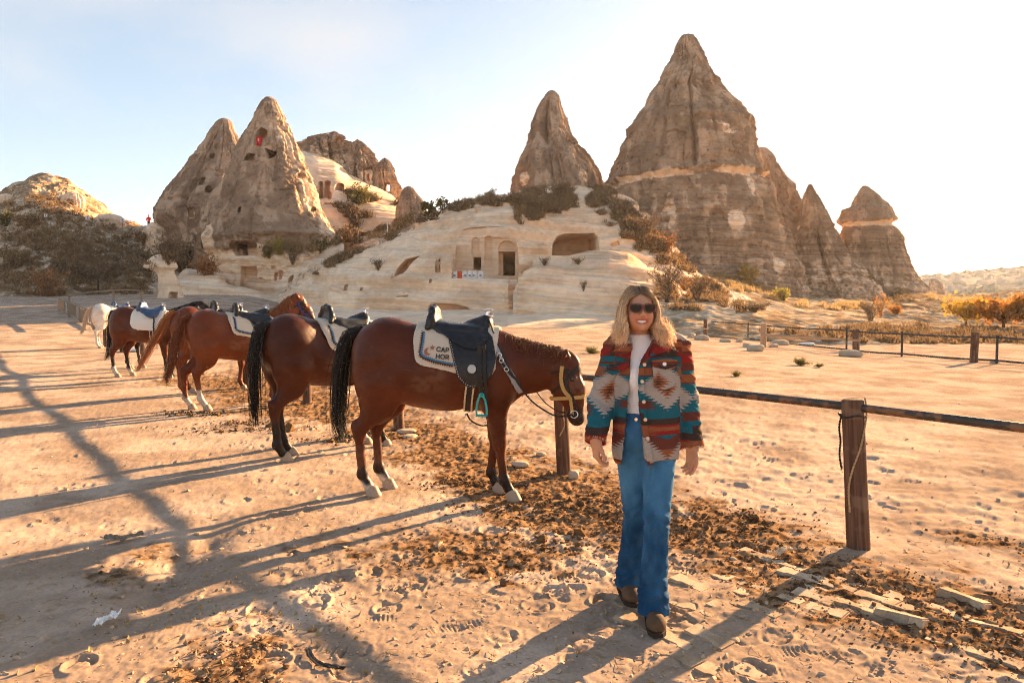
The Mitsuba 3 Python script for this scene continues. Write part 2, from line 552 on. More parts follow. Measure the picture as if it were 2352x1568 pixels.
# ------------------------------------------------------------------ rocks
def rock_chimney(prof, Y, ky=0.9, na=260, nr=220, seed=0, rough=1.0, ridges=1.0, grooves=(), ledges=(), strata=0.0, base_z=-2.0):
    """A tuff cone from its two outlines: prof = rows of (py, px left, px right). Its cross-sections are uneven rounds, its skin is gullied."""
    prof = np.array(prof, float)
    rows = []
    for py, a, b in prof:
        A, B = at(a, py, Y), at(b, py, Y)
        rows.append((A[2], 0.5 * (A[0] + B[0]), 0.5 * (B[0] - A[0])))
    rows = np.array(rows)[::-1]
    z0, z1 = min(base_z, rows[0, 0] - 0.5), rows[-1, 0]
    t = np.linspace(0, 1, nr)
    z = z0 + (z1 - z0) * (1 - (1 - t) ** 1.12)
    xc, hw = np.interp(z, rows[:, 0], rows[:, 1]), np.interp(z, rows[:, 0], rows[:, 2])
    xc, hw = ndimage.gaussian_filter1d(xc, 1.2, mode='nearest'), ndimage.gaussian_filter1d(hw, 1.2, mode='nearest')
    hw[-1] = 0.02
    hw[-2] = max(hw[-2] * 0.6, 0.05)
    th = np.arange(na) / na * 2 * np.pi
    Z, TH = np.meshgrid(z, th, indexing='ij')
    W, XC = np.repeat(hw[:, None], na, 1), np.repeat(xc[:, None], na, 1)
    C, S = np.cos(TH), np.sin(TH)
    q = np.stack([C * 2.2, S * 2.2, Z * 0.03], -1)
    front = np.abs(S)                                     # the two outlines keep close to their measures
    d = 0.16 * ridges * (meshkit.fbm(q + seed * 7.1, 3, seed) - 0.5) * (0.25 + 0.75 * front)
    P0 = np.stack([XC + W * C, Y + ky * W * S, Z], -1)
    rid = 1 - 2 * np.abs(meshkit.fbm(P0 * [0.22, 0.22, 0.10] + seed * 2.3, 4, seed + 21) - 0.5)
    w1 = (meshkit.fbm(P0 * 0.30 + seed, 4, seed + 3) - 0.5) * 1.0 * rough + (rid - 0.8) * 1.3 * rough
    w2 = -np.abs(meshkit.fbm(np.stack([C * 5 + 0.02 * Z, S * 5, Z * 0.055], -1) + seed * 3, 3, seed + 5) - 0.5) * 1.5 * rough
    pit = meshkit.fbm(P0 * 0.9 + 31, 3, seed + 15)
    w3 = (meshkit.fbm(P0 * 1.4, 4, seed + 8) - 0.5) * 0.75 * rough - 0.35 * rough * sstep(0.60, 0.72, pit)
    m = np.clip(W / 3.0, 0.06, 1.0)
    crk = meshkit.fbm(np.stack([C * 2.6 + 0.015 * Z, S * 2.6, Z * 0.05], -1) + seed * 5, 3, seed + 31)
    w1 = w1 - 0.38 * rough * np.exp(-((crk - .5) / .02) ** 2) - 0.14 * rough * np.exp(-((meshkit.fbm(P0 * [.25, .25, .5] + seed, 3, seed + 33) - .5) / .012) ** 2)
    sd = 0.0
    if strata:
        zz = Z + 0.05 * P0[..., 0] + 0.7 * meshkit.fbm(P0 * 0.12, 2, 77)
        sd = strata * (meshkit.fbm(np.stack([P0[..., 0] * 0.08, P0[..., 1] * 0.08, zz * 1.9], -1), 3, 31) - 0.5) * sstep(z0 + 0.62 * (z1 - z0), z0 + 0.3 * (z1 - z0), Z)
    R = W * (1 + d) + m * (w1 + w2 + w3 + sd) + 0.15 * m
    for g in grooves:                                     # (azimuth deg, width deg, top z, bottom z, depth)
        dth = (np.degrees(TH) - g[0] - 3.0 * np.sin(Z * 0.5 + g[0]) + 180) % 360 - 180
        R = R - g[4] * np.exp(-(dth / g[1]) ** 2) * sstep(g[3] - 1, g[3] + 1, Z) * sstep(g[2] + 1, g[2] - 1, Z)
    for zl, ww, amp in ledges:
        R = R + amp * np.exp(-((Z - zl - 0.05 * (P0[..., 0] - XC[0, 0])) / ww) ** 2) * m
    V = np.stack([XC + R * C, Y + ky * R * S, Z], -1).reshape(-1, 3)
    F = grid_faces(nr, na, loop_m=True)
    n = len(V)
    top = np.array([[xc[-1], Y, z1 + 0.02]]), np.array([[xc[0], Y, z0]])
    k = np.arange(na)
    o = (nr - 1) * na
    F = np.vstack([F, np.stack([np.full(na, n), o + k, o + (k + 1) % na], -1), np.stack([np.full(na, n + 1), (k + 1) % na, k], -1)])
    return np.vstack([V, *top]), F


def rock_bank(base, top, n=240, m=110, dome=1.0, back=6.0, drop=1.0, amp=0.6, strata=0.0, seed=0, fine=0.25, under=2.0):
    """A bank or dome of rock between a foot line and a crest line, each given as (px, py, distance), as a closed body."""
    base, top = np.array(base, float), np.array(top, float)
    a = np.linspace(base[0, 0], base[-1, 0], n)
    Yb, pb = np.interp(a, base[:, 0], base[:, 2]), np.interp(a, base[:, 0], base[:, 1])
    Yt, pt = np.interp(a, top[:, 0], top[:, 2]), np.interp(a, top[:, 0], top[:, 1])
    pt, Yt = ndimage.gaussian_filter1d(pt, 1.5, mode='nearest'), ndimage.gaussian_filter1d(Yt, 3, mode='nearest')
    zb = np.array([at(x, y, q)[2] for x, y, q in zip(a, pb, Yb)])
    zt = np.array([at(x, y, q)[2] for x, y, q in zip(a, pt, Yt)])
    t = np.linspace(0, 1, m)
    g = dome * (1 - np.cos(t * np.pi / 2)) + (1 - dome) * t
    h = dome * np.sin(t * np.pi / 2) + (1 - dome) * t
    Y = Yb[:, None] + (Yt - Yb)[:, None] * g
    Z = zb[:, None] + (zt - zb)[:, None] * h
    tb = np.linspace(0, 1, 14)[1:]
    Y = np.hstack([Yb[:, None], Y, Yt[:, None] + back * tb, (Yt + back)[:, None]])
    Z = np.hstack([zb[:, None] - under, Z, zt[:, None] - drop * tb ** 1.5, (zb - under)[:, None]])
    wt = np.concatenate([[0.0], 0.35 + 0.65 * sstep(0, 0.08, t) * (1 - 0.55 * sstep(0.9, 1, t)), np.full(13, 0.5), [0.0]])
    X = ((a - CX) / FPX)[:, None] * (Y * CT - (Z - HC) * ST)
    V = np.stack([X, Y, Z], -1)
    k = V.shape[1]
    F = grid_faces(n, k, loop_m=True)
    N = vnormals(V.reshape(-1, 3), F).reshape(V.shape)
    if (N[n // 2, m // 2] @ np.array([0, -1.0, 0.5])) < 0:
        N = -N
        F = F[:, ::-1]
    e = sstep(0, 0.03, np.linspace(0, 1, n)) * sstep(1, 0.97, np.linspace(0, 1, n))
    dd = amp * (meshkit.fbm(V * 0.16 + seed, 4, seed) - 0.5) * 2 + fine * (meshkit.fbm(V * 1.1 + seed, 3, seed + 2) - 0.5)
    if strata:
        zz = Z + 0.05 * X + 0.7 * meshkit.fbm(V * 0.12, 2, 77)
        s1 = meshkit.fbm(np.stack([X * 0.07, Y * 0.07, zz * 1.5], -1), 3, seed + 9)
        dd = dd + strata * (sstep(0.35, 0.65, s1) - 0.5) + strata * 0.6 * (meshkit.fbm(np.stack([X * 0.2, Y * 0.2, zz * 5], -1), 2, seed + 12) - 0.5)
    V = V + N * (dd * wt[None, :] * e[:, None])[..., None]
    V = V.reshape(-1, 3)
    o = len(V)
    c0, c1 = V[:k].mean(0), V[-k:].mean(0)
    j = np.arange(k)
    caps = np.stack([np.full(k, o), (j + 1) % k, j], -1), np.stack([np.full(k, o + 1), (n - 1) * k + j, (n - 1) * k + (j + 1) % k], -1)
    flip = F[0, 0] != 0 or F[0, 1] != 1
    caps = [c[:, ::-1] if flip else c for c in caps]
    V, F = np.vstack([V, [c0], [c1]]), np.vstack([F, *caps])
    return V, F


def hit_Y(mesh, pts):
    """Distance Y of the rock's front at places of the photograph."""
    m = trimesh.Trimesh(*mesh, process=False)
    o = np.tile([0, 0, HC], (len(pts), 1)).astype(float)
    d = np.array([at(x, y, 50.0) - [0, 0, HC] for x, y in pts])
    loc, ray, _ = m.ray.intersects_location(o, d / np.linalg.norm(d, axis=1, keepdims=True), multiple_hits=False)
    out = np.full(len(pts), np.nan)
    out[ray] = loc[:, 1]
    return out


def arch(x0, y0, x1, y1, n=9):
    """An arched opening's outline in photo pixels: y0 top, y1 sill."""
    r = (x1 - x0) / 2
    return [(x0, y1), (x1, y1)] + [(x0 + r + r * math.cos(t), y0 + min(r, y1 - y0) - min(r, y1 - y0) * math.sin(t)) for t in np.linspace(0, math.pi, n)]


def rect(x0, y0, x1, y1):
    return [(x0, y1), (x1, y1), (x1, y0), (x0, y0)]


def cut_tool(outline, Ya, Yb, shrink=1.0, tilt=0.0):
    """A cavity: the outline (photo pixels, taken at distance Ya) driven straight into the rock as far as Yb."""
    p = xz(outline, Ya)
    poly = Polygon(p).buffer(0)
    m = trimesh.creation.extrude_polygon(poly, 1.0, engine='earcut')
    v = np.array(m.vertices)
    c = p.mean(0)
    k = v[:, 2]
    s = 1 + (shrink - 1) * k
    out = np.stack([c[0] + (v[:, 0] - c[0]) * s + tilt * k, (Ya - 2.5) + (Yb - Ya + 2.5) * k, c[1] + (v[:, 1] - c[1]) * s], -1)
    man = to_man((out, np.array(m.faces)))
    return man if man.volume() > 0 else to_man((out, np.array(m.faces)[:, ::-1]))


def carve(mesh, cuts):
    """cuts: (outline, depth, shrink) - hollows of that depth behind the rock's face at the outline's middle."""
    body = to_man(mesh)
    assert body.status() == manifold3d.Error.NoError, body.status()
    if body.volume() < 0:
        body = to_man((mesh[0], mesh[1][:, ::-1]))
    tools = []
    for c in cuts:
        out, depth = c[0], c[1]
        if len(c) > 3 and c[3]:
            Y = c[3]
        else:
            pc = np.mean(out, 0)
            Y = hit_Y(mesh, [pc, (pc[0], pc[1] + 1.5)])
            Y = np.nanmean(Y) if np.isfinite(Y).any() else None
            if Y is None:
                print('no rock at', pc)
                continue
        tools.append(cut_tool(out, Y, Y + depth, c[2] if len(c) > 2 else 1.0))
    return of_man(body - Manifold.batch_boolean(tools, manifold3d.OpType.Add)) if tools else of_man(body)


def patch_mask(V, patches, Y):
    """Areas of fresh, pale rock: (px, py, rx, ry, amount) in photo pixels at distance Y."""
    u = CX + FPX * V[:, 0] / np.maximum(V[:, 1], 1)
    out = np.zeros(len(V))
    wob = (meshkit.fbm(V * .55, 3, 91) - .5) * 0.9
    for px, py, rx, ry, amt in patches:
        c = at(px, py, Y)
        sx, sz = rx * Y / FPX, ry * Y / FPX
        out += amt * sstep(1.2, 0.75, np.sqrt(((V[:, 0] - c[0]) / sx) ** 2 + ((V[:, 2] - c[2]) / sz) ** 2) + wob)
    return out


def add_rock(name, mesh, uv, label, category='rock formation', group=None, kind=None):
    k = put(name, mesh, 'rock_mat', uv=uv)
    return tag(k, label, category if kind is None else None, group, kind)


def zpx(py, Y):
    return at(CX, py, Y)[2]


SOLIDS = []
_add_rock = add_rock


def add_rock(name, mesh, uv, label, category='rock formation', group=None, kind=None):
    SOLIDS.append(mesh)
    return _add_rock(name, mesh, uv, label, category, group, kind)


# --- the tall cone on the right
YB = 88.0
m = rock_chimney([(80, 1568, 1590), (95, 1558, 1602), (130, 1546, 1620), (165, 1530, 1638), (210, 1492, 1656), (250, 1472, 1692), (280, 1453, 1716), (330, 1434, 1728), (395, 1405, 1742),
                  (425, 1396, 1752), (440, 1398, 1765), (500, 1400, 1785), (560, 1402, 1805), (650, 1400, 1842), (690, 1396, 1852), (730, 1390, 1860)], YB, 0.85, 420, 330, 1, 1.0, 1.1,
                 grooves=[(262, 1.6, zpx(170, YB), zpx(410, YB), 1.1), (236, 1.4, zpx(230, YB), zpx(420, YB), 0.6), (292, 3, zpx(150, YB), zpx(300, YB), 0.7), (312, 2.5, zpx(440, YB), zpx(640, YB), 0.7)],
                 ledges=[(zpx(408, YB), 0.35, 0.45), (zpx(422, YB), 0.4, -0.45), (zpx(290, YB), 0.5, 0.3)], strata=0.7)
m = carve(m, [(rect(1624, 342, 1628, 347), 1.0)])
V = m[0]
zz = V[:, 2]
band = np.exp(-((zz - zpx(420, YB) - 0.045 * (V[:, 0] - at(1580, 420, YB)[0])) / 0.55) ** 2)
pale = 0.10 + 0.75 * band * sstep(.26, .5, meshkit.fbm(V * [.3, .3, .6], 3, 55)) + patch_mask(V, [(1541, 485, 17, 46, 0.45), (1690, 507, 22, 28, 0.5), (1790, 610, 14, 22, 0.4), (1690, 283, 26, 12, 0.4), (1655, 268, 25, 8, 0.35), (1738, 420, 10, 30, 0.4)], YB - 9)
pale += 0.22 * sstep(zpx(520, YB), zpx(640, YB), zz)
add_rock('fairy_chimney', m, np.stack([pale, 0.25 + 0.75 * sstep(zpx(430, YB), zpx(560, YB), zz)], -1), 'tallest brown rock cone, with a pale ledge round its waist', group=None)

# --- cone behind the mound
YM = 92.0
m = rock_chimney([(207, 1262, 1272), (218, 1252, 1282), (250, 1234, 1291), (300, 1215, 1308), (330, 1207, 1326), (360, 1192, 1352), (395, 1180, 1374), (425, 1176, 1386), (470, 1174, 1396), (560, 1160, 1410)],
                 YM, 0.9, 260, 180, 2, 0.8, 1.2, grooves=[(255, 9, zpx(240, YM), zpx(352, YM), 1.4)])
add_rock('fairy_chimney', m, np.stack([np.full(len(m[0]), 0.10) + patch_mask(m[0], [(1205, 405, 14, 20, 0.5), (1340, 400, 14, 25, 0.35)], YM - 5), np.full(len(m[0]), 0.2)], -1),
         'slender grey-brown rock cone standing alone behind the scrubby crest of the pale mound')

# --- the shoulder and the two smaller cones to the right
YS = 99.0
m = rock_chimney([(338, 1738, 1756), (350, 1732, 1768), (400, 1728, 1802), (440, 1724, 1828), (470, 1722, 1836), (520, 1720, 1880), (600, 1716, 1930), (700, 1712, 1990)], YS, 0.9, 240, 180, 3, 1.0, 1.0, strata=0.6)
add_rock('fairy_chimney', m, np.stack([np.full(len(m[0]), 0.10), np.full(len(m[0]), 0.5)], -1), 'brown rock shoulder rising directly behind the right flank of the tallest cone')
YS = 92.0
m = rock_chimney([(423, 1858, 1864), (432, 1853, 1868), (455, 1843, 1882), (480, 1838, 1893), (515, 1838, 1909), (524, 1836, 1912), (560, 1832, 1930), (600, 1830, 1958), (640, 1826, 1990), (670, 1822, 2018), (690, 1820, 2032), (712, 1816, 2040), (760, 1814, 2045)],
                 YS, 0.85, 300, 240, 4, 0.8, 1.0, ledges=[(zpx(514, YS), 0.3, 0.25), (zpx(524, YS), 0.4, -0.2)], grooves=[(247, 4, zpx(540, YS), zpx(690, YS), 0.9)], strata=0.9)
zz = m[0][:, 2]
add_rock('fairy_chimney', m, np.stack([0.12 + 0.7 * np.exp(-((zz - zpx(520, YS)) / 0.6) ** 2) * sstep(.35, .6, meshkit.fbm(m[0] * [.4, .4, .6], 3, 56)) + 0.38 * sstep(zpx(540, YS), zpx(650, YS), zz), 0.3 + 0.7 * sstep(zpx(520, YS), zpx(560, YS), zz)], -1),
         'small pointed rock cone with a dark cap on a broad layered foot')
YS = 100.0
m = rock_chimney([(426, 1983, 1990), (434, 1976, 1998), (455, 1966, 2020), (475, 1960, 2036), (481, 1940, 2040), (500, 1935, 2048), (508, 1933, 2050), (515, 1936, 2044), (540, 1938, 2060), (570, 1938, 2070), (600, 1936, 2085), (640, 1934, 2104), (664, 1930, 2120), (700, 1926, 2128), (760, 1920, 2135)],
                 YS, 0.85, 280, 220, 5, 0.7, 0.9, ledges=[(zpx(505, YS), 0.35, 0.25), (zpx(516, YS), 0.5, -0.3)], strata=0.9)
zz = m[0][:, 2]
add_rock('fairy_chimney', m, np.stack([0.10 + 0.8 * np.exp(-((zz - zpx(516, YS)) / 0.55) ** 2) * sstep(.35, .6, meshkit.fbm(m[0] * [.4, .4, .6], 3, 57)) + 0.3 * sstep(zpx(560, YS), zpx(650, YS), zz), 0.3 + 0.7 * sstep(zpx(520, YS), zpx(560, YS), zz)], -1),
         'rightmost rock cone, wearing a dark overhanging cap like a hat')
YS = 190.0
m = rock_chimney([(640, 2140, 2146), (645, 2136, 2156), (655, 2134, 2164), (672, 2132, 2168), (700, 2130, 2172)], YS, 0.9, 90, 60, 6, 0.8, 1.0)
add_rock('fairy_chimney', m, np.stack([np.full(len(m[0]), 0.4), np.full(len(m[0]), 0.5)], -1), 'small distant brown rock stump in the valley at far right')

# --- the two left cones
YL = 84.0
m = rock_chimney([(271, 512, 520), (278, 500, 532), (300, 486, 542), (330, 468, 556), (370, 440, 575), (410, 410, 590), (450, 382, 610), (490, 366, 625), (512, 368, 630), (540, 390, 635), (600, 400, 640), (700, 400, 650)],
                 YL, 0.85, 300, 240, 7, 0.8, 1.0, grooves=[(262, 3, zpx(420, YL), zpx(530, YL), 0.9)])
m = carve(m, [(rect(457, 406, 468, 426), 7.0), (arch(471, 424, 485, 443), 7.0), (rect(427, 476, 447, 500), 0.7), (rect(482, 352, 490, 362), 3.0)])
add_rock('fairy_chimney', m, np.stack([0.10 + patch_mask(m[0], [(437, 490, 14, 14, 0.8), (452, 535, 30, 20, 0.4)], YL - 6), np.full(len(m[0]), 0.2)], -1), 'leaning brown rock cone at the back left, pierced by two small windows')
YF = 75.0
CUTS = [([(588, 300), (598, 290), (613, 299), (614, 313), (604, 321), (589, 315)], 12.0), ([(608, 340), (631, 345), (632, 356), (617, 368), (611, 356)], 12.0),
        ([(557, 358), (565, 349), (582, 351), (584, 370), (556, 369)], 1.6), (rect(571, 352, 584, 369), 10.0), ([(545, 475), (553, 473), (554, 489), (546, 489)], 4.0), (arch(714, 473, 723, 488), 4.0),
        ([(524, 560), (532, 552), (586, 553), (590, 562), (588, 586), (535, 588), (524, 570)], 2.3, 0.95), ([(526, 558), (548, 556), (550, 584), (538, 585), (535, 566), (526, 564)], 9.0),
        (rect(552, 610, 592, 662), 1.4, 0.96), (arch(588, 636, 606, 692), 0.9), (rect(593, 662, 603, 692), 6.0), (arch(629, 624, 639, 648), 0.9), (arch(640, 620, 651, 644), 0.9), (rect(622, 610, 634, 617), .5),
        ([(660, 640), (668, 630), (674, 632), (672, 650), (662, 652)], 1.0), ([(667, 633), (673, 632), (671, 650), (667, 652)], 2.5), (arch(682, 622, 706, 660), 7.0),
        (arch(441, 522, 470, 572), 0.9), (rect(454, 545, 470, 572), 6.0), (rect(455, 505, 480, 512), .4)]
m = rock_chimney([(222, 612, 622), (232, 602, 634), (262, 588, 648), (300, 570, 664), (350, 545, 688), (400, 520, 706), (440, 500, 722), (480, 480, 738), (520, 468, 756), (545, 462, 770), (575, 462, 762), (590, 490, 760), (640, 500, 762), (690, 498, 765), (740, 490, 775)],
                 YF, 0.8, 420, 340, 8, 0.75, 0.8, grooves=[(247, 1.5, zpx(400, YF), zpx(560, YF), 0.8), (298, 4, zpx(300, YF), zpx(480, YF), 0.5)], ledges=[(zpx(548, YF), 0.35, 0.4), (zpx(600, YF), 0.3, 0.25)], strata=0.6)
m = carve(m, CUTS)
V = m[0]
zz = V[:, 2]
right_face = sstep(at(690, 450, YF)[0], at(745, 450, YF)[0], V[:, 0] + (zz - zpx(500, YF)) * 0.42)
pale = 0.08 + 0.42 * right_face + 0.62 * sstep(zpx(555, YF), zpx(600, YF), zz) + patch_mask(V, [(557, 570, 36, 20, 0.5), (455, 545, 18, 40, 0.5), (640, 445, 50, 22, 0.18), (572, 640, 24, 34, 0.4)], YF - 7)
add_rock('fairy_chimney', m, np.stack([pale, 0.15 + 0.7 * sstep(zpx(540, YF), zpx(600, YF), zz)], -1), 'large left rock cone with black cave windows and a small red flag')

# --- the ridge behind them
YR = 108.0
m = rock_chimney([(301, 766, 770), (305, 757, 777), (311, 734, 784), (316, 722, 792), (323, 704, 802), (332, 692, 808), (350, 680, 824), (400, 660, 850), (460, 650, 870), (560, 640, 900)], YR, 0.7, 320, 190, 9, 3.0, 1.8, grooves=[(250, 6, zpx(306, YR), zpx(420, YR), 1.6), (285, 5, zpx(310, YR), zpx(420, YR), 1.6), (225, 6, zpx(320, YR), zpx(420, YR), 1.4)])
add_rock('rock_ridge', m, np.stack([np.full(len(m[0]), 0.34) + 0.3 * sstep(zpx(345, YR), zpx(390, YR), m[0][:, 2]), np.full(len(m[0]), 0.6)], -1), 'folded brown crest, widest of the ridge right of the flag cone')
m = rock_chimney([(320, 819, 823), (324, 812, 830), (332, 804, 838), (350, 798, 850), (390, 790, 868), (430, 780, 880), (500, 770, 890)], YR - 2, 0.8, 220, 150, 10, 2.6, 1.6, grooves=[(262, 8, zpx(326, YR), zpx(450, YR), 1.0)])
m = carve(m, [(rect(832, 385, 858, 418), 1.0), (rect(838, 395, 845, 411), 5.0)])
add_rock('rock_ridge', m, np.stack([np.full(len(m[0]), 0.32) + patch_mask(m[0], [(846, 402, 20, 20, 0.6)], YR - 6), np.full(len(m[0]), 0.5)], -1), 'middle peak of the ridge, with a square chamber cut into it')
m = rock_chimney([(363, 882, 886), (368, 874, 892), (378, 864, 898), (400, 856, 908), (430, 850, 918), (455, 846, 922), (520, 840, 930)], YR - 3, 0.8, 220, 150, 11, 2.3, 1.5, grooves=[(250, 9, zpx(366, YR), zpx(450, YR), 0.8)])
m = carve(m, [(rect(882, 418, 896, 440), 4.0)])
add_rock('rock_ridge', m, np.stack([np.full(len(m[0]), 0.15), np.full(len(m[0]), 0.4)], -1), 'right end of the brown ridge, a rounded dark hump')
m = rock_chimney([(427, 934, 944), (438, 924, 952), (455, 918, 966), (480, 912, 976), (520, 906, 984), (560, 900, 990)], 90.0, 0.9, 160, 110, 12, 0.8, 1.5)
add_rock('fairy_chimney', m, np.stack([np.full(len(m[0]), 0.22), np.full(len(m[0]), 0.3)], -1), 'stubby grey rock tooth left of the mound crest')
# the smooth white apron under the ridge, with its carved front
m = rock_bank([(676, 560, 88), (730, 520, 88), (780, 492, 90), (850, 500, 92), (930, 520, 94), (1000, 520, 96)], [(676, 342, 102), (720, 352, 101), (770, 372, 101), (800, 400, 101), (850, 425, 101), (905, 455, 101), (930, 478, 101), (1000, 500, 101)],
              200, 110, 0.35, 8, 1.0, 0.5, 0.25, 21, 0.12)
m = carve(m, [(rect(727, 412, 764, 462), 1.2, 0.97), (arch(742, 412, 758, 455), 3.0), (arch(730, 414, 740, 455), 3.0), (arch(771, 418, 789, 441), 4.0), (arch(748, 436, 756, 456), 5.0), (rect(745, 466, 768, 470), .5), (rect(728, 478, 776, 505), .35)])
add_rock('rock_apron', m, np.stack([np.full(len(m[0]), 0.95), np.full(len(m[0]), 0.25)], -1), 'smooth cream rock apron with carved arches below the brown ridge')

# --- the pale mound with the carved dwelling
BASE = [(640, 715, 60), (690, 716, 57), (760, 726, 54), (900, 738, 52), (1060, 745, 50), (1170, 746, 50), (1260, 742, 55), (1350, 735, 57), (1500, 730, 57), (1560, 730, 56), (1700, 733, 54), (1800, 740, 56)]
TOPL = [(640, 668, 66), (690, 640, 66), (760, 600, 68), (830, 572, 69), (900, 542, 70), (960, 512, 72), (1040, 470, 74), (1110, 453, 75), (1180, 442, 76), (1290, 428, 77), (1400, 440, 76), (1450, 470, 74), (1500, 525, 72), (1560, 590, 68), (1640, 640, 64), (1700, 680, 62), (1800, 712, 62)]
m = rock_bank(BASE, TOPL, 560, 260, 0.62, 22, 2.5, 0.95, 0.62, 31, 0.36)
YW = hit_Y(m, [(1100, 641), (1330, 588), (1330, 530), (1110, 532), (1180, 632)])
print('mound face', YW)
yl = YW[0]
FACE = yl + 4.6
cuts = [([(1033, 640), (1033, 600), (1036, 560), (1046, 536), (1110, 529), (1186, 532), (1192, 560), (1196, 642)], None, 0.97, yl, FACE),
        (rect(1087, 590, 1105, 620), 12.0, 1.0, FACE - 0.02), (arch(1083, 544, 1101, 587), 0.4, 1.0, FACE - 0.02), (arch(1113, 541, 1131, 612), 0.4, 1.0, FACE - 0.02), (arch(1143, 552, 1186, 575, 11), 0.4, 1.0, FACE - 0.02),
        (rect(1145, 577, 1184, 633), 1.2, 1.0, FACE - 0.02), (rect(1155, 577, 1183, 632), 14.0, 1.0, FACE - 0.02), (rect(1035, 602, 1046, 620), 0.6, 1.0, FACE - 0.02)]


def carve_wall(mesh, cuts):
    body = to_man(mesh)
    if body.volume() < 0:
        body = to_man((mesh[0], mesh[1][:, ::-1]))
    for c in cuts:
        Y0 = c[3]
        Y1 = c[4] if len(c) > 4 else Y0 + c[1]
        t = cut_tool(c[0], Y0, Y1, c[2])
        if len(c) <= 4:                                  # only behind the wall that is already cut
            t = t.trim_by_plane((0, 1, 0), Y0 - 0.4)
        body = body - t
    return of_man(body)


m = carve_wall(m, cuts)
m = carve(m, [([(1263, 590), (1266, 560), (1278, 540), (1300, 530), (1375, 527), (1382, 540), (1380, 578), (1330, 588), (1290, 592)], 6.5, 0.85), (arch(1268, 566, 1284, 586), 6.0),
              ([(903, 645), (908, 618), (930, 592), (967, 583), (950, 600), (925, 632)], 2.6, 0.85), (arch(1001, 588, 1014, 626), 0.35), (arch(1005, 604, 1011, 622), 1.5), (arch(1006, 594, 1010, 600), 0.8),
              ([(966, 722), (968, 700), (985, 692), (1050, 696), (1088, 706), (1092, 722)], 1.3, 0.7),
              ([(1190, 725), (1196, 690), (1206, 650), (1216, 640), (1212, 670), (1200, 715)], 1.6, 0.5),
              ([(850, 622), (862, 612), (884, 606), (880, 614), (866, 620)], .35, .6), ([(905, 682), (940, 676), (935, 683)], .3), ([(1090, 480), (1100, 470), (1106, 480), (1096, 496)], .4), ([(1040, 530), (1060, 520), (1120, 517), (1185, 522), (1190, 528), (1120, 525), (1060, 528)], .7, .7), (arch(790, 652, 800, 668), .6), (rect(826, 660, 834, 668), .5), (arch(985, 640, 992, 650), .5), ([(1230, 560), (1245, 552), (1250, 560), (1236, 566)], .5), ([(1400, 560), (1420, 552), (1425, 562), (1405, 568)], .5)])
V = m[0]
crest = np.interp(CX + FPX * V[:, 0] / V[:, 1], [p[0] for p in TOPL], [at(*p)[2] for p in TOPL])
pale = np.full(len(V), 0.85) - 0.25 * sstep(crest - 1.2, crest - 0.3, V[:, 2])
add_rock('rock_mound', m, np.stack([pale, np.full(len(V), 0.5)], -1), 'broad pale layered rock mound with a cave dwelling cut into it')
MOUND = m

# the rounded layered buttress right of the dwelling
m = rock_bank([(1178, 742, 47.5), (1260, 746, 46.5), (1400, 744, 46), (1500, 738, 46.5), (1600, 724, 48)], [(1178, 672, 50), (1200, 628, 52), (1225, 596, 53.5), (1290, 594, 54), (1340, 588, 54.5), (1400, 580, 55), (1440, 585, 55), (1490, 612, 54), (1560, 650, 53), (1600, 690, 52)],
              300, 130, 0.8, 4, 0.2, 0.35, 0.5, 41, 0.14)
add_rock('rock_buttress', m, np.stack([np.full(len(m[0]), 0.88), np.full(len(m[0]), 0.75)], -1), 'rounded cream rock buttress with many thin beds, right of the cave dwelling')
# low cliff joining the left cone to the mound, and the cliff left of it
m = rock_bank([(395, 716, 62), (470, 718, 62), (540, 716, 62), (620, 716, 61), (720, 722, 58)], [(395, 640, 68), (430, 622, 68), (500, 628, 68), (540, 660, 66), (620, 676, 65), (720, 680, 63)], 200, 90, 0.8, 6, 0.3, 0.35, 0.4, 51, 0.15)
add_rock('rock_ledge', m, np.stack([np.full(len(m[0]), 0.8), np.full(len(m[0]), 0.8)], -1), 'low cream rock ledge at the foot of the left cones')
m = rock_bank([(560, 690, 70), (640, 690, 69), (700, 690, 68), (790, 690, 67)], [(560, 610, 74), (640, 585, 75), (700, 580, 75), (790, 560, 76)], 160, 90, 0.8, 14, 0.5, 0.4, 0.35, 52, 0.15)
m = carve(m, [(arch(682, 624, 707, 660), 9.0), ([(660, 640), (668, 630), (674, 632), (672, 650), (662, 652)], 1.6), (arch(631, 626, 639, 646), 0.4), (arch(642, 622, 651, 642), 0.4)])
add_rock('rock_ledge', m, np.stack([np.full(len(m[0]), 0.8), np.full(len(m[0]), 0.6)], -1), 'pale rock step with two black windows between left cone and mound')
# the mushroom rock and the dome behind it
YQ = 58.0
m = rock_chimney([(583, 366, 382), (588, 356, 392), (596, 345, 398), (606, 335, 402), (616, 333, 406), (620, 352, 398), (628, 364, 400), (650, 366, 410), (680, 366, 420), (695, 362, 425), (718, 355, 430)], YQ, 0.8, 150, 130, 13, 0.45, 0.6, strata=0.3)
m = carve(m, [([(386, 698), (386, 672), (392, 668), (404, 670), (405, 690), (400, 700)], 5.5, .8)])
add_rock('mushroom_rock', m, np.stack([np.full(len(m[0]), 0.8), np.full(len(m[0]), 0.5)], -1), 'cream mushroom-shaped rock with a black doorway at its foot')
YQ = 82.0
m = rock_chimney([(509, 360, 385), (515, 345, 402), (530, 334, 412), (550, 330, 418), (600, 330, 420), (650, 330, 420)], YQ, 0.9, 120, 90, 14, 0.5, 0.6)
add_rock('boulder', m, np.stack([np.full(len(m[0]), 0.55), np.full(len(m[0]), 0.2)], -1), 'rounded boulder below the leaning left cone', 'boulder')


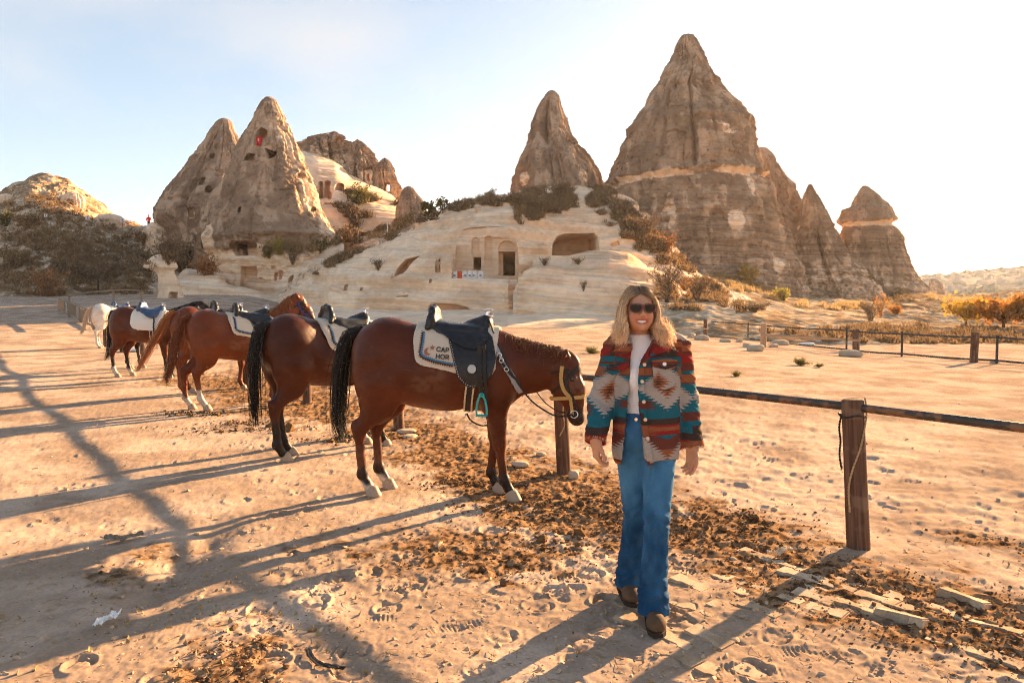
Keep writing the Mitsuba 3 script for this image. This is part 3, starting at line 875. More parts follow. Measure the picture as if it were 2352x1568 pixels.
# pale outcrops on the left hill
for i, (px, py, wpx, hpx, Y, l) in enumerate(((110, 476, 54, 34, 96, 'pale rounded outcrop in the middle of the left hilltop'), (62, 478, 46, 26, 96, 'pale outcrop left of the middle one on the hilltop'), (14, 478, 60, 34, 97, 'pale outcrop at the left edge of the hilltop'), (168, 474, 52, 34, 95, 'pale outcrop right of the middle one on the hilltop'), (252, 512, 60, 22, 92, 'low pale outcrop at the right end of the hill'))):
    m = rock_chimney([(py - hpx, px - wpx * .18, px + wpx * .2), (py - hpx * .8, px - wpx * .38, px + wpx * .36), (py - hpx * .4, px - wpx * .5, px + wpx * .5), (py + 10, px - wpx * .55, px + wpx * .55), (py + 40, px - wpx * .6, px + wpx * .6)], Y, 0.8, 90, 70, 80 + i, 0.7, 1.2, strata=.2)
    add_rock('rock_outcrop', m, np.stack([np.full(len(m[0]), 0.7), np.full(len(m[0]), 0.4)], -1), l)


# ------------------------------------------------------------------ slopes and hills of the setting
def slope(name, base, top, label, mat='scrub_earth', kind='structure', **kw):
    m = rock_bank(base, top, **kw)
    k = put(name, m, mat, uv=np.stack([np.full(len(m[0]), 0.45), np.full(len(m[0]), 0.3)], -1))
    tag(k, label, kind=kind)
    SOLIDS.append(m)
    return m


HILL = slope('hillside', [(-500, 700, 54), (0, 690, 58), (150, 690, 60), (330, 700, 62), (430, 700, 64)], [(-500, 470, 118), (-100, 455, 116), (0, 447, 114), (70, 408, 112), (100, 402, 112), (160, 412, 112), (215, 452, 110), (262, 492, 106), (335, 524, 100), (430, 560, 90)],
             'scrubby hill on the left below the road', n=260, m=140, dome=0.15, back=30, drop=3, amp=1.6, seed=61, fine=0.9)
BANKL = slope('hillside', [(640, 650, 74), (760, 600, 76), (860, 560, 78), (1000, 560, 80)], [(640, 575, 82), (760, 560, 86), (830, 545, 88), (900, 530, 90), (1000, 480, 92)], 'grassy slope between the left cones and the mound', n=120, m=60, dome=0.3, back=14, drop=0.5, amp=0.5, seed=62, fine=0.4)
BANKR = slope('hillside', [(1500, 752, 40), (1600, 765, 37), (1800, 790, 33), (2000, 800, 31), (2352, 812, 29), (2700, 830, 29)], [(1500, 690, 50), (1560, 690, 50), (1640, 682, 52), (1720, 690, 54), (1850, 706, 55), (1960, 716, 54), (2060, 733, 52), (2170, 748, 48), (2352, 752, 46), (2700, 745, 46)],
              'sandy bank behind the pipe fence', n=320, m=70, dome=0.5, back=12, drop=0.6, amp=0.5, seed=63, fine=0.35)
BANKS = slope('hillside', [(1540, 700, 52), (1700, 715, 54), (1900, 730, 58), (2060, 745, 60), (2400, 750, 60), (2700, 750, 60)], [(1540, 610, 66), (1640, 640, 72), (1760, 672, 78), (1900, 690, 82), (2020, 690, 84), (2100, 672, 88), (2180, 678, 96), (2250, 676, 98), (2352, 664, 98), (2700, 640, 98)],
              'dry slope at the foot of the right hand cones', n=260, m=70, dome=0.3, back=40, drop=4, amp=0.7, seed=64, fine=0.5)
slope('far_hill', [(1900, 690, 320), (2352, 690, 320), (3200, 690, 320)], [(1900, 648, 620), (2110, 636, 620), (2240, 627, 620), (2352, 614, 620), (2700, 590, 620), (3200, 600, 620)], 'pale hazy plateau on the horizon at right', 'far_hill_mat', n=160, m=50, dome=0.3, back=200, drop=20, amp=6, seed=65, fine=3)
slope('far_hill', [(-700, 640, 300), (700, 640, 300)], [(-700, 545, 500), (150, 548, 500), (330, 540, 500), (700, 545, 500)], 'low far ground behind the left hill', 'far_hill_mat', n=80, m=30, dome=0.3, back=200, drop=20, amp=3, seed=66, fine=2)

# drifted sand and rubble against the foot of the mound
def apron_line(pts, dY, lift):
    out = []
    for px, Y in pts:
        x = at(px, 740, Y)[0]
        out.append((px, None, Y + dY, G(x, Y + dY) + lift))
    return out


def sand_apron(pts, front, rise, label, seed):
    def px_of(px, Y, z):
        k = Y * CT - (z - HC) * ST
        return (px, CY - FPX * ((z - HC) * CT + Y * ST) / k, Y)
    b = [px_of(px, Y, float(z)) for px, _, Y, z in apron_line(pts, -front, -.04)]
    t = [px_of(px, Y, float(z)) for px, _, Y, z in apron_line(pts, 2.0, rise)]
    m = rock_bank(b, t, 220, 40, 0.0, 4, 0.0, 0.22, 0.0, seed, 0.12, 0.6)
    k = put('rubble_slope', m, 'rock_mat', uv=np.stack([np.full(len(m[0]), .8), np.full(len(m[0]), .25)], -1))
    tag(k, label, kind='structure')
    SOLIDS.append(m)


sand_apron([(650, 60), (690, 57), (760, 54), (900, 52), (1060, 50), (1185, 50)], 11.0, 0.9, 'sandy foot of the pale mound', 91)
sand_apron([(1165, 48.5), (1260, 46.5), (1400, 46), (1500, 46.5), (1600, 48), (1680, 51)], 9.0, 0.8, 'sandy foot of the cream buttress', 92)


# ------------------------------------------------------------------ plants
def leaf_mat(key, rgb, trans=0.9):
    scene[key] = {'type': 'principledthin', 'base_color': {'type': 'rgb', 'value': list(rgb)}, 'roughness': 0.7, 'diff_trans': trans, 'spec_trans': 0.0, 'eta': 1.3}
    return key


leaf_mat('dry_brown', (0.25, 0.16, 0.085), 0.6)
leaf_mat('dry_dark', (0.19, 0.125, 0.076), 0.5)
leaf_mat('dry_grey', (0.27, 0.20, 0.13), 0.6)
leaf_mat('rust_leaf', (0.42, 0.19, 0.075))
leaf_mat('yellow_leaf', (0.46, 0.29, 0.05))
leaf_mat('orange_leaf', (0.38, 0.165, 0.035))
leaf_mat('olive_leaf', (0.16, 0.135, 0.045))
leaf_mat('yellow_green_leaf', (0.36, 0.30, 0.06))
leaf_mat('straw_blade', (0.42, 0.29, 0.145))
rough_plain('bark', (0.085, 0.06, 0.042), 0.9, 0.1)
rough_plain('twig_bark', (0.16, 0.11, 0.072), 0.9, 0.1)
WORLD = trimesh.Trimesh(*cat(SOLIDS), process=False)


def hits(pts):
    """Points on the rocks and slopes at places of the photograph (nan where there is sky)."""
    pts = np.asarray(pts, float)
    d = np.array([at(x, y, 50.0) - [0, 0, HC] for x, y in pts])
    loc, ray, _ = WORLD.ray.intersects_location(np.tile([0, 0, HC], (len(pts), 1)).astype(float), d / np.linalg.norm(d, axis=1, keepdims=True), multiple_hits=False)
    out = np.full((len(pts), 3), np.nan)
    out[ray] = loc
    g = np.array([on_ground(x, y) if y > 716 else [np.nan] * 3 for x, y in pts]) if len(pts) < 50 else np.full((len(pts), 3), np.nan)
    use = np.isfinite(g[:, 1]) & ~(out[:, 1] < g[:, 1])
    out[use] = g[use]
    return out


def leaves(P, N, size, rng, ratio=1.6):
    """Small bent leaf faces at the points."""
    n = len(P)
    a = rng.normal(size=(n, 3)) + N * 0.5
    a /= np.linalg.norm(a, axis=1, keepdims=True)
    b = np.cross(a, rng.normal(size=(n, 3)))
    b /= np.linalg.norm(b, axis=1, keepdims=True) + 1e-9
    c = np.cross(a, b)
    s = size * rng.uniform(0.6, 1.3, (n, 1))
    v = np.stack([P - a * s * ratio / 2, P + b * s / 2 + c * s * 0.15, P + a * s * ratio / 2, P - b * s / 2 + c * s * 0.15], 1).reshape(-1, 3)
    i = np.arange(n)[:, None] * 4
    return v, np.vstack([i + [0, 1, 2], i + [0, 2, 3]])


def shrub_meshes(seed, R=1.0, H=1.0, nb=26, twig=5, leaf=0.07, nleaf=900, th=0.012, up=0.6, spread=1.0):
    """(branches, leaves) of a shrub with its foot at the origin."""
    rng = np.random.default_rng(seed)
    tubes, tips = [], []
    for k in range(nb):
        az, q = rng.uniform(0, 2 * np.pi), rng.uniform(0, 1) ** 0.6
        e = np.array([np.cos(az) * R * q * spread, np.sin(az) * R * q * spread, H * (up + (1 - up) * rng.uniform() * (1 - 0.5 * q))])
        mid = e * [0.35, 0.35, 0.55] + rng.normal(size=3) * 0.06 * R
        c = curve([[rng.normal() * 0.05 * R, rng.normal() * 0.05 * R, -0.05], mid, e], 6)
        tubes.append(tube(c, np.linspace(th, th * 0.35, 6), 3, caps=False))
        for _ in range(twig):
            t = rng.integers(2, 6)
            o = c[t]
            d = rng.normal(size=3) * [1, 1, 0.7] + [0, 0, 0.5]
            d *= 0.30 * R * rng.uniform(0.5, 1.2) / np.linalg.norm(d)
            tubes.append(tube(np.array([o, o + d * 0.5 + rng.normal(size=3) * 0.02 * R, o + d]), [th * 0.5, th * 0.4, th * 0.2], 3, caps=False))
            tips += [o + d * u for u in (0.4, 0.7, 1.0)]
    tips = np.array(tips)
    P = tips[rng.integers(0, len(tips), nleaf)] + rng.normal(size=(nleaf, 3)) * 0.075 * R
    P[:, 2] = np.maximum(P[:, 2], 0.02)
    return cat(tubes), leaves(P, np.tile([0, 0, 1.0], (nleaf, 1)), leaf, rng)


SHRUBS = {}


def shrub_at(p, width, height, leafm, label, kind='a', name='shrub', group=None, seed=0, twigm='twig_bark', sink=0.1):
    """A shrub standing at p; the few shapes are shared between copies that are turned and sized each for itself."""
    if kind not in SHRUBS:
        b, l = {'a': lambda: shrub_meshes(1, 1, 1, 30, 5, 0.10, 1100, 0.018), 'b': lambda: shrub_meshes(2, 1, 1, 36, 5, 0.085, 1500, 0.014, 0.35), 'c': lambda: shrub_meshes(3, 1, 1, 44, 6, 0.06, 420, 0.016, 0.7),
                'd': lambda: shrub_meshes(4, 1, 1, 60, 4, 0.05, 900, 0.012, 0.75, 0.8), 'e': lambda: shrub_meshes(5, 1, 1, 14, 5, 0.12, 130, 0.02, 0.75)}[kind]()
        SHRUBS[kind] = (ply(b), ply(l))
    k = thing(name, label, 'shrub' if name != 'grass_tuft' else 'grass', group)
    rng = np.random.default_rng(seed + int(abs(p[0]) * 100))
    M = T().translate([float(p[0]), float(p[1]), float(p[2] - sink * height)]).rotate([0, 0, 1], rng.uniform(0, 360)).scale([width / 2, width / 2, height * (1 + sink)])
    for part, d, m in (('branches', SHRUBS[kind][0], twigm), ('foliage', SHRUBS[kind][1], leafm)):
        scene[k + '__' + part] = {**d, 'bsdf': {'type': 'ref', 'id': m}, 'to_world': M}
    return k


def shrub_px(px, py, wpx, hpx, leafm, label, **kw):
    """Foot at (px, py) of the photograph, as wide and tall as it is there."""
    p = hits([(px, py)])[0]
    if not np.isfinite(p).all():
        print('no ground for shrub', px, py)
        return
    return shrub_at(p, wpx * p[1] / FPX, hpx * p[1] / FPX, leafm, label, **kw)


# --- dry scrub and grass that nobody could count, growing on crests and slopes
def scatter(polys, n, seed):
    rng = np.random.default_rng(seed)
    out = []
    areas = [Polygon(p).area for p in polys]
    for p, a in zip(polys, areas):
        P = Polygon(p)
        x0, y0, x1, y1 = P.bounds
        q = rng.uniform([x0, y0], [x1, y1], (int(n * a / sum(areas) * (x1 - x0) * (y1 - y0) / a) + 4, 2))
        q = q[shapely.contains_xy(P, q[:, 0], q[:, 1])]
        e = shapely.distance(shapely.points(q), P.exterior) / 26.0
        nn = nz(np.column_stack([q, 0 * q[:, :1]]), 0.05, 4, seed)
        out.append(q[nn > 0.60 - 0.20 * np.clip(e, 0, 1)])
    h = hits(np.vstack(out))
    return h[np.isfinite(h[:, 1])]


def tussocks(P, rng, size, blades=16, wid=0.035, lean=0.6):
    n = len(P) * blades
    o = np.repeat(P, blades, 0) + rng.normal(size=(n, 3)) * [size * 0.35, size * 0.35, 0]
    s = np.repeat(size * rng.uniform(0.5, 1.4, len(P)), blades) * rng.uniform(0.5, 1.2, n)
    d = rng.normal(size=(n, 3)) * lean
    d[:, 2] = 1.0
    d *= (s / np.linalg.norm(d, axis=1))[:, None]
    w = np.cross(d, rng.normal(size=(n, 3)))
    w *= wid / (np.linalg.norm(w, axis=1, keepdims=True) + 1e-9)
    o[:, 2] -= 0.05 * size
    v = np.stack([o - w, o + w, o + d * 0.6 + w * 0.7 + rng.normal(size=(n, 3)) * 0.02, o + d], 1).reshape(-1, 3)
    i = np.arange(n)[:, None] * 4
    return v, np.vstack([i + [0, 1, 2], i + [0, 2, 3]])


def add_scrub(polys, n, size, m, label, seed, wid=0.04, blades=16):
    rng = np.random.default_rng(seed)
    k = put('scrub', tussocks(scatter(polys, n, seed), rng, size, blades, wid), m)
    tag(k, label, kind='stuff')


CREST = [(955, 512), (1040, 470), (1110, 452), (1180, 440), (1290, 424), (1400, 432), (1450, 470), (1520, 535), (1580, 606), (1625, 645), (1560, 618), (1500, 585), (1455, 552), (1425, 520), (1400, 490), (1340, 470), (1290, 490), (1240, 505), (1195, 515), (1175, 482), (1125, 470), (1060, 484), (1000, 508)]
add_scrub([CREST, [(1360, 470), (1440, 480), (1520, 560), (1580, 612), (1530, 612), (1440, 560), (1390, 510)], [(700, 640), (760, 598), (880, 545), (960, 510), (965, 520), (880, 560), (770, 608), (715, 640)]], 7600, 0.5, 'dry_brown', 'brown dry scrub along the crest of the pale mound', 71, 0.045)
add_scrub([CREST, [(1180, 445), (1300, 425), (1420, 440), (1560, 600), (1500, 570), (1420, 500), (1330, 455)]], 2600, 0.5, 'dry_dark', 'darker dry scrub on the crest of the pale mound', 72, 0.05)
HILLP = [(0, 470), (120, 440), (250, 500), (330, 530), (350, 600), (360, 690), (200, 690), (0, 688)]
add_scrub([HILLP], 1300, 0.55, 'dry_brown', 'brown scrub covering the left hillside', 73, 0.05)
add_scrub([[(0, 540), (330, 540), (340, 640), (220, 660), (0, 640)]], 260, 0.6, 'dry_dark', 'dark thorny scrub in the middle of the left hillside', 74, 0.06)
add_scrub([[(600, 590), (780, 575), (880, 545), (960, 505), (980, 470), (930, 500), (800, 545), (690, 560), (610, 570)]], 2600, 0.5, 'straw_blade', 'golden dry grass between the left cones and the mound', 75, 0.03)
add_scrub([[(1640, 628), (1720, 650), (1820, 680), (1900, 700), (2010, 694), (2060, 705), (1990, 712), (1880, 712), (1760, 690), (1650, 655)], [(2050, 660), (2200, 690), (2352, 680), (2352, 700), (2180, 705)]], 3600, 0.45, 'straw_blade', 'golden dry grass at the foot of the right hand cones', 76, 0.03)
add_scrub([[(1500, 640), (1640, 640), (1700, 700), (1600, 715), (1500, 710)], [(1660, 690), (1780, 700), (1760, 722), (1650, 715)], [(1800, 755), (2100, 745), (2352, 760), (2352, 800), (2050, 790), (1900, 785), (1750, 765)], [(2050, 670), (2130, 690), (2060, 715), (2020, 690)], [(1955, 600), (2040, 655), (2020, 665), (1950, 615)]], 3000, 0.34, 'dry_brown', 'brown scrub on the bank behind the pipe fence', 77, 0.04)
add_scrub([[(770, 470), (830, 480), (860, 500), (800, 500)], [(795, 440), (850, 445), (880, 460), (800, 470)], [(760, 520), (850, 520), (830, 560), (770, 560)], [(870, 470), (920, 462), (905, 476)]], 1500, 0.8, 'dry_dark', 'dark brush in the hollows below the cream apron', 78, 0.08)

# --- shrubs that stand out one by one
shrub_px(108, 690, 115, 66, 'rust_leaf', 'rust orange round bush at the foot of the left hill', kind='d', twigm='twig_bark')
for i, (x, y, w, h, m, l, kd) in enumerate([
        (190, 640, 70, 46, 'dry_dark', 'large dark bush in the middle of the left hillside', 'b'), (130, 622, 46, 26, 'dry_dark', 'dark bush left of the middle of the hillside', 'b'), (262, 640, 54, 34, 'dry_dark', 'dark bare bush on the hillside right of the biggest dark one', 'a'),
        (40, 610, 60, 34, 'dry_brown', 'brown bush at the left edge of the hillside', 'b'), (70, 525, 52, 34, 'dry_brown', 'brown bush near the road signs on the hill', 'a'), (14, 520, 34, 34, 'olive_leaf', 'dull green bush at the far left edge below the hilltop', 'a'),
        (385, 600, 74, 58, 'dry_dark', 'dark bush below the boulder at the leaning cone', 'b'), (430, 600, 62, 40, 'dry_brown', 'brown bush under the carved doorway of the left cone', 'b'), (480, 632, 70, 45, 'rust_leaf', 'reddish brown bush on the ledge left of the flag cone', 'b'),
        (415, 625, 60, 34, 'dry_brown', 'brown bush behind the mushroom rock', 'a'), (340, 625, 60, 50, 'dry_dark', 'dark bush left of the mushroom rock', 'a'), (330, 560, 46, 26, 'dry_brown', 'small bush at the end of the hill crest', 'a'),
        (645, 580, 56, 34, 'yellow_green_leaf', 'yellow green shrub at the foot of the flag cone', 'b'), (672, 602, 64, 38, 'dry_grey', 'grey brown shrub below the flag cone', 'c'), (735, 580, 44, 32, 'olive_leaf', 'olive shrub at the right foot of the flag cone', 'a'),
        (618, 590, 44, 26, 'olive_leaf', 'small dull green shrub left of the yellow green one', 'a'),
        (823, 468, 70, 42, 'olive_leaf', 'olive bush in the hollow of the cream apron', 'b'), (815, 525, 60, 46, 'dry_dark', 'dark bush hanging under the cream apron', 'b'), (800, 560, 80, 40, 'dry_brown', 'brown bush low behind the flag cone', 'b'),
        (869, 620, 38, 26, 'dry_brown', 'brown tuft on the pale mound near the slanted hollow', 'c'), (1250, 610, 30, 20, 'dry_dark', 'small dark tuft at the lip of the wide cave', 'c'), (1328, 607, 36, 16, 'dry_dark', 'dark tuft on top of the cream buttress', 'c'), (1340, 668, 18, 24, 'dry_dark', 'single dark tuft hanging on the cream buttress', 'c'),
        (1210, 480, 80, 36, 'dry_dark', 'dark bush on the mound crest above the carved dwelling', 'c'), (1285, 455, 70, 34, 'dry_brown', 'brown bush below the slender cone', 'c'), (1430, 500, 70, 44, 'dry_brown', 'brown bush on the mound crest beside the tall cone', 'c'),
        (1480, 545, 80, 50, 'dry_dark', 'dark bush halfway down the right side of the mound', 'c'), (1525, 585, 70, 46, 'rust_leaf', 'reddish brown bush low on the right side of the mound', 'c'),
        (1530, 690, 90, 84, 'dry_brown', 'big brown bush just behind the head of the woman', 'c'), (1600, 690, 80, 60, 'dry_brown', 'brown bush with bare twigs on the bank right of the woman', 'c'), (1575, 668, 60, 28, 'orange_leaf', 'bright orange leaves on a low bush right of the woman', 'e'),
        (1712, 655, 48, 44, 'yellow_leaf', 'yellow bush at the foot of the tall cone', 'a'), (1800, 690, 46, 28, 'yellow_green_leaf', 'faded yellow bush under the right edge of the tall cone', 'a'),
        (1730, 716, 90, 22, 'dry_grey', 'flat grey scrub bush on the sandy bank', 'c'), (2000, 738, 54, 50, 'dry_grey', 'bare grey shrub on the sandy bank', 'c'), (2022, 730, 40, 52, 'orange_leaf', 'thin shrub with orange leaves at its top', 'e'), (2060, 722, 40, 20, 'orange_leaf', 'low orange bush beside the thin shrub', 'a')]):
    shrub_px(x, y, w, h, m, l, kind=kd, seed=i)


def tree_meshes(seed, H, W, trunk=0.08, nl=1400, leaf=0.09, limbs=5, lean=0.0, base=0.35):
    rng = np.random.default_rng(seed)
    top = np.array([lean, 0, H * 0.55])
    tr = [tube(curve([[0, 0, -0.2], [lean * 0.3, 0.02, H * 0.25], top], 8), np.linspace(trunk, trunk * 0.6, 8), 7)]
    br, tips = [], []
    for k in range(limbs):
        az = k / limbs * 2 * np.pi + rng.uniform(-0.4, 0.4)
        o = np.array([lean * 0.5, 0, H * rng.uniform(base * 0.6, base * 1.4)])
        e = np.array([np.cos(az) * W / 2 * rng.uniform(0.6, 0.95), np.sin(az) * W / 2 * rng.uniform(0.6, 0.95), H * rng.uniform(0.65, 0.98)])
        c = curve([o, o * 0.45 + e * 0.55 + rng.normal(size=3) * 0.05 * W, e], 8)
        br.append(tube(c, np.linspace(trunk * 0.55, trunk * 0.12, 8), 5, caps=False))
        for _ in range(9):
            q = c[rng.integers(2, 8)]
            d = rng.normal(size=3) * [1, 1, 0.6] + [0, 0, 0.35]
            d *= 0.26 * W * rng.uniform(0.5, 1.1) / np.linalg.norm(d)
            br.append(tube(np.array([q, q + d * 0.5 + rng.normal(size=3) * 0.02 * W, q + d]), [trunk * 0.2, trunk * 0.14, trunk * 0.06], 3, caps=False))
            tips += [q + d * u for u in (0.35, 0.6, 0.8, 1.0)]
    tips = np.array(tips)
    P = tips[rng.integers(0, len(tips), nl)] + rng.normal(size=(nl, 3)) * 0.045 * W
    return tr[0], cat(br), leaves(P, np.tile([0, 0, 1.0], (nl, 1)), leaf, rng)


def tree_px(px, py, wpx, hpx, m, label, seed, **kw):
    p = hits([(px, py)])[0]
    s = p[1] / FPX
    t, b, l = tree_meshes(seed, hpx * s, wpx * s, **kw)
    k = thing('tree', label, 'tree')
    M = mat(p[0], p[1], p[2], rz=seed)
    put('trunk', move(t, M), 'bark', k, smooth=True)
    put('limbs', move(b, M), 'bark', k, smooth=True)
    put('crown', move(l, M), m, k)


tree_px(2218, 750, 104, 68, 'yellow_leaf', 'small tree with sparse yellow leaves and two bare stems', 5, nl=520, leaf=0.16, trunk=0.07, base=0.2)
tree_px(2305, 752, 118, 60, 'orange_leaf', 'dense orange leaved tree at the right edge', 6, nl=2600, leaf=0.14, trunk=0.09, limbs=9, base=0.2)
tree_px(2400, 752, 100, 48, 'orange_leaf', 'orange tree cut by the right edge of the picture', 7, nl=1800, leaf=0.14, trunk=0.09, limbs=8, base=0.2)
tree_px(226, 672, 62, 70, 'dry_dark', 'little bare dark tree with a thin trunk at the foot of the hill', 8, nl=500, leaf=0.12, trunk=0.10)
tree_px(1016, 488, 34, 32, 'olive_leaf', 'tiny flat-topped tree on the skyline left of the mound crest', 9, nl=260, leaf=0.17, trunk=0.05)
tree_px(985, 504, 40, 38, 'olive_leaf', 'dark green bushy tree beside the grey rock tooth', 10, nl=700, leaf=0.17, trunk=0.06, base=0.15)
tree_px(1133, 455, 24, 26, 'dry_dark', 'leafless sapling on the skyline of the mound', 11, nl=40, leaf=0.12, trunk=0.04)
for i, (x, y, w, h, l) in enumerate([(1340 * 1.0 + 20, 812, 44, 12, 'low green brown grass tuft beside the near horse'), (1690, 864, 30, 9, 'dark grass tuft in the corral nearest the woman'), (1840, 838, 44, 12, 'wide grass tuft in the middle of the corral'), (1880, 842, 26, 6, 'flat grass patch right of the wide tuft')]):
    p = on_ground(x, y)
    shrub_at(p, w * p[1] / FPX, h * p[1] / FPX * 1.3, 'olive_leaf', l, kind='b', name='grass_tuft', seed=i)


# ------------------------------------------------------------------ fences
def wood_col(p, n, uv):
    g = mikit.fbm(uv.x * 24 + p.y * 3, uv.y * 3, p.x * 2, 4)
    r = mikit.fbm(p.x * 9, p.y * 9, p.z * 9, 3)
    c = mikit.mix((0.090, 0.047, 0.030), (0.165, 0.092, 0.060), mikit.smoothstep(0.3, 0.7, g))
    return mikit.mix(c, (0.24, 0.16, 0.105), mikit.smoothstep(0.58, 0.70, r) * 0.5) * (0.8 + 0.4 * g)


proc_mat('post_wood', wood_col, rough=0.85, spec=0.2)


def pipe_col(p, n, uv):
    r = mikit.fbm(p.x * 14, p.y * 14, p.z * 14, 4)
    return mikit.mix((0.050, 0.042, 0.038), (0.19, 0.10, 0.055), mikit.smoothstep(0.5, 0.66, r))


proc_mat('pipe_steel', pipe_col, rough=0.45, spec=0.5, metallic=0.35)
rough_plain('black_pipe', (0.03, 0.028, 0.027), 0.5, 0.4)
rough_plain('bare_wood', (0.40, 0.26, 0.16), 0.8, 0.2)
rough_plain('grey_wood', (0.22, 0.17, 0.125), 0.85, 0.2)
rough_plain('rope_fibre', (0.42, 0.30, 0.17), 0.9, 0.1)
rough_plain('black_cord', (0.025, 0.023, 0.022), 0.7, 0.3)


def log_mesh(a, b, ra, rb, n=10, sides=18, seed=0, lump=0.05):
    """A timber: a slightly uneven round bar with chamfered ends, and its uv."""
    rng = np.random.default_rng(seed)
    a, b = np.asarray(a, float), np.asarray(b, float)
    L = np.linalg.norm(b - a)
    t = np.concatenate([[0, 0.012 / L], np.linspace(0.04, 0.96, n), [1 - 0.012 / L, 1]])
    p = a + (b - a) * t[:, None]
    r = ra + (rb - ra) * t
    r[0] *= 0.85
    r[-1] *= 0.85
    v, f = tube(p, r, sides)
    c = np.vstack([np.repeat(p, sides, 0), p[:1], p[-1:]])
    ang = np.concatenate([np.tile(np.arange(sides) / sides, len(p)), [0, 0]])
    s = 1 + lump * (meshkit.fbm(np.stack([np.cos(ang * 6.283) * 1.5 + seed, np.sin(ang * 6.283) * 1.5, np.concatenate([np.repeat(t * L, sides), [0, L]]) * 2.5], -1), 3, seed) - 0.5) * 2
    v = c + (v - c) * s[:, None]
    return (v, f), np.stack([ang, np.concatenate([np.repeat(t * L, sides), [0, L]])], -1)


def timber(name, a, b, ra, rb, parent, m='post_wood', **kw):
    ms, uv = log_mesh(a, b, ra, rb, **kw)
    return put(name, ms, m, parent, smooth=True, uv=uv)


# --- the hitching rail the horses stand along
RAIL = thing('hitching_rail', 'long hitching rail of timber posts carrying a rusty steel pipe', 'fence')
POSTS = [on_ground(2980, 1720) if False else np.array([4.35, 2.1, 0.0])] + [on_ground(x, y) for x, y in ((1975, 1258), (1297, 1085), (918, 985), (706, 925), (567, 890))]
for k in range(5):
    q = POSTS[-1][:2] + np.array([-1.82, 2.18])
    POSTS.append(np.array([q[0], q[1], G(*q)]))
LEAN = [0, -0.07, -0.055, -0.05, -0.01, 0, 0, 0, 0, 0, 0]
TOPS = []
for k, p in enumerate(POSTS):
    h = 0.98 if k else 0.9
    top = p + [LEAN[k], 0, h]
    TOPS.append(top)
    r = 0.068 if k == 1 else 0.066
    timber('post', p - [0, 0, 0.15], top, r * 1.06, r * 0.98, RAIL, seed=k, lump=0.03)
for k in range(len(POSTS) - 1):
    a, b = TOPS[k] - [0, 0, 0.05], TOPS[k + 1] - [0, 0, 0.05]
    d = (b - a) / np.linalg.norm(b - a)
    off = np.array([0.0, 0.0, 0.0])
    ms, uv = log_mesh(a + d * 0.035 + off, b - d * 0.035 + off, 0.029, 0.027, n=6, sides=14, seed=50 + k, lump=0.01)
    put('rail', ms, 'pipe_steel', RAIL, smooth=True, uv=uv)


def strand(name, pts, r, m, label, category, n=40, twist=0.0, parent=None):
    c = curve(pts, n)
    if twist:
        t, a, b = frames(c)
        w = np.arange(n)[:, None] * 1.3
        ms = cat([tube(c + r * 0.6 * (np.cos(w + o) * a + np.sin(w + o) * b), r * 0.7, 5) for o in (0, math.pi)])
    else:
        ms = tube(c, r, 6)
    k = put(name, ms, m, parent, smooth=True)
    if not parent:
        tag(k, label, category)
    return k


p1, t1 = POSTS[1], TOPS[1]
tow = -np.array([p1[0], p1[1], 0]) / np.linalg.norm(p1[:2])
rgt = np.array([tow[1] * -1, tow[0], 0]) * -1
rgt = np.array([1.0, 0.0, 0.0])
ringp = [t1 + [0.079 * math.cos(u), 0.079 * math.sin(u), -0.105 + 0.008 * math.sin(3 * u)] for u in np.linspace(0, 6.5, 30)]
strand('wire_tie', ringp, 0.006, 'black_cord', 'dark wire wound round the head of the nearest post', 'wire', 60)
strand('rope', [t1 + [0.070, -0.02, 0.012], t1 + [0.074, -0.035, -0.06], t1 + [0.062, -0.052, -0.14], t1 + [0.02, -0.078, -0.30], t1 + [-0.028, -0.074, -0.45], t1 + [-0.045, -0.066, -0.58], t1 + [-0.036, -0.07, -0.72]], 0.0055, 'rope_fibre', 'frayed tan rope hanging across the nearest post', 'rope', 90, 1)
strand('cord', [t1 + [-0.078, -0.02, -0.09], t1 + [-0.092, -0.02, -0.18], t1 + [-0.082, -0.02, -0.27], t1 + [-0.086, -0.02, -0.36], t1 + [-0.075, -0.03, -0.45]], 0.006, 'black_cord', 'thin black twisted cord hanging on the left of the nearest post', 'cord', 46, 1)
p2, t2 = POSTS[2], TOPS[2]
strand('rope', [t2 + [0.03, -0.07, -0.1], t2 + [0.04, -0.074, -0.25], t2 + [0.03, -0.074, -0.4], t2 + [0.045, -0.07, -0.52], t2 + [0.0, -0.078, -0.62]], 0.006, 'rope_fibre', 'tan lead rope tied to the post by the nose of the near horse', 'rope', 50, 1)

# --- the pipe fence on the far side of the corral
PF = thing('pipe_fence', 'black pipe fence with two rails along the far side of the corral', 'fence')
foot = [on_ground(x, y) for x, y in ((1561, 762), (1718, 781), (1944, 808), (2071, 818), (2289, 834), (2460, 846))]
hts = [0.95, 0.9, 0.9, 0.86, 0.86, 0.86]
for k, (p, h) in enumerate(zip(foot, hts)):
    if k:
        put('post', tube([p - [0, 0, 0.1], p + [0, 0, h]], 0.035, 8), 'black_pipe', PF, smooth=40)
for k in range(len(foot) - 1):
    for o in (0.10, 0.9):
        a, b = foot[k] + [0, 0, hts[k] * o], foot[k + 1] + [0, 0, hts[k + 1] * o]
        put('rail', tube(curve([a, 0.5 * (a + b) - [0, 0, 0.03], b], 6), 0.030, 8), 'black_pipe', PF, smooth=40)
WF = thing('wooden_fence', 'old fence of bare timber posts with one crooked pole, just inside the pipe fence', 'fence')
wp = [on_ground(x, y) for x, y in ((1620, 775), (1753, 797), (1966, 806), (2236, 832))]
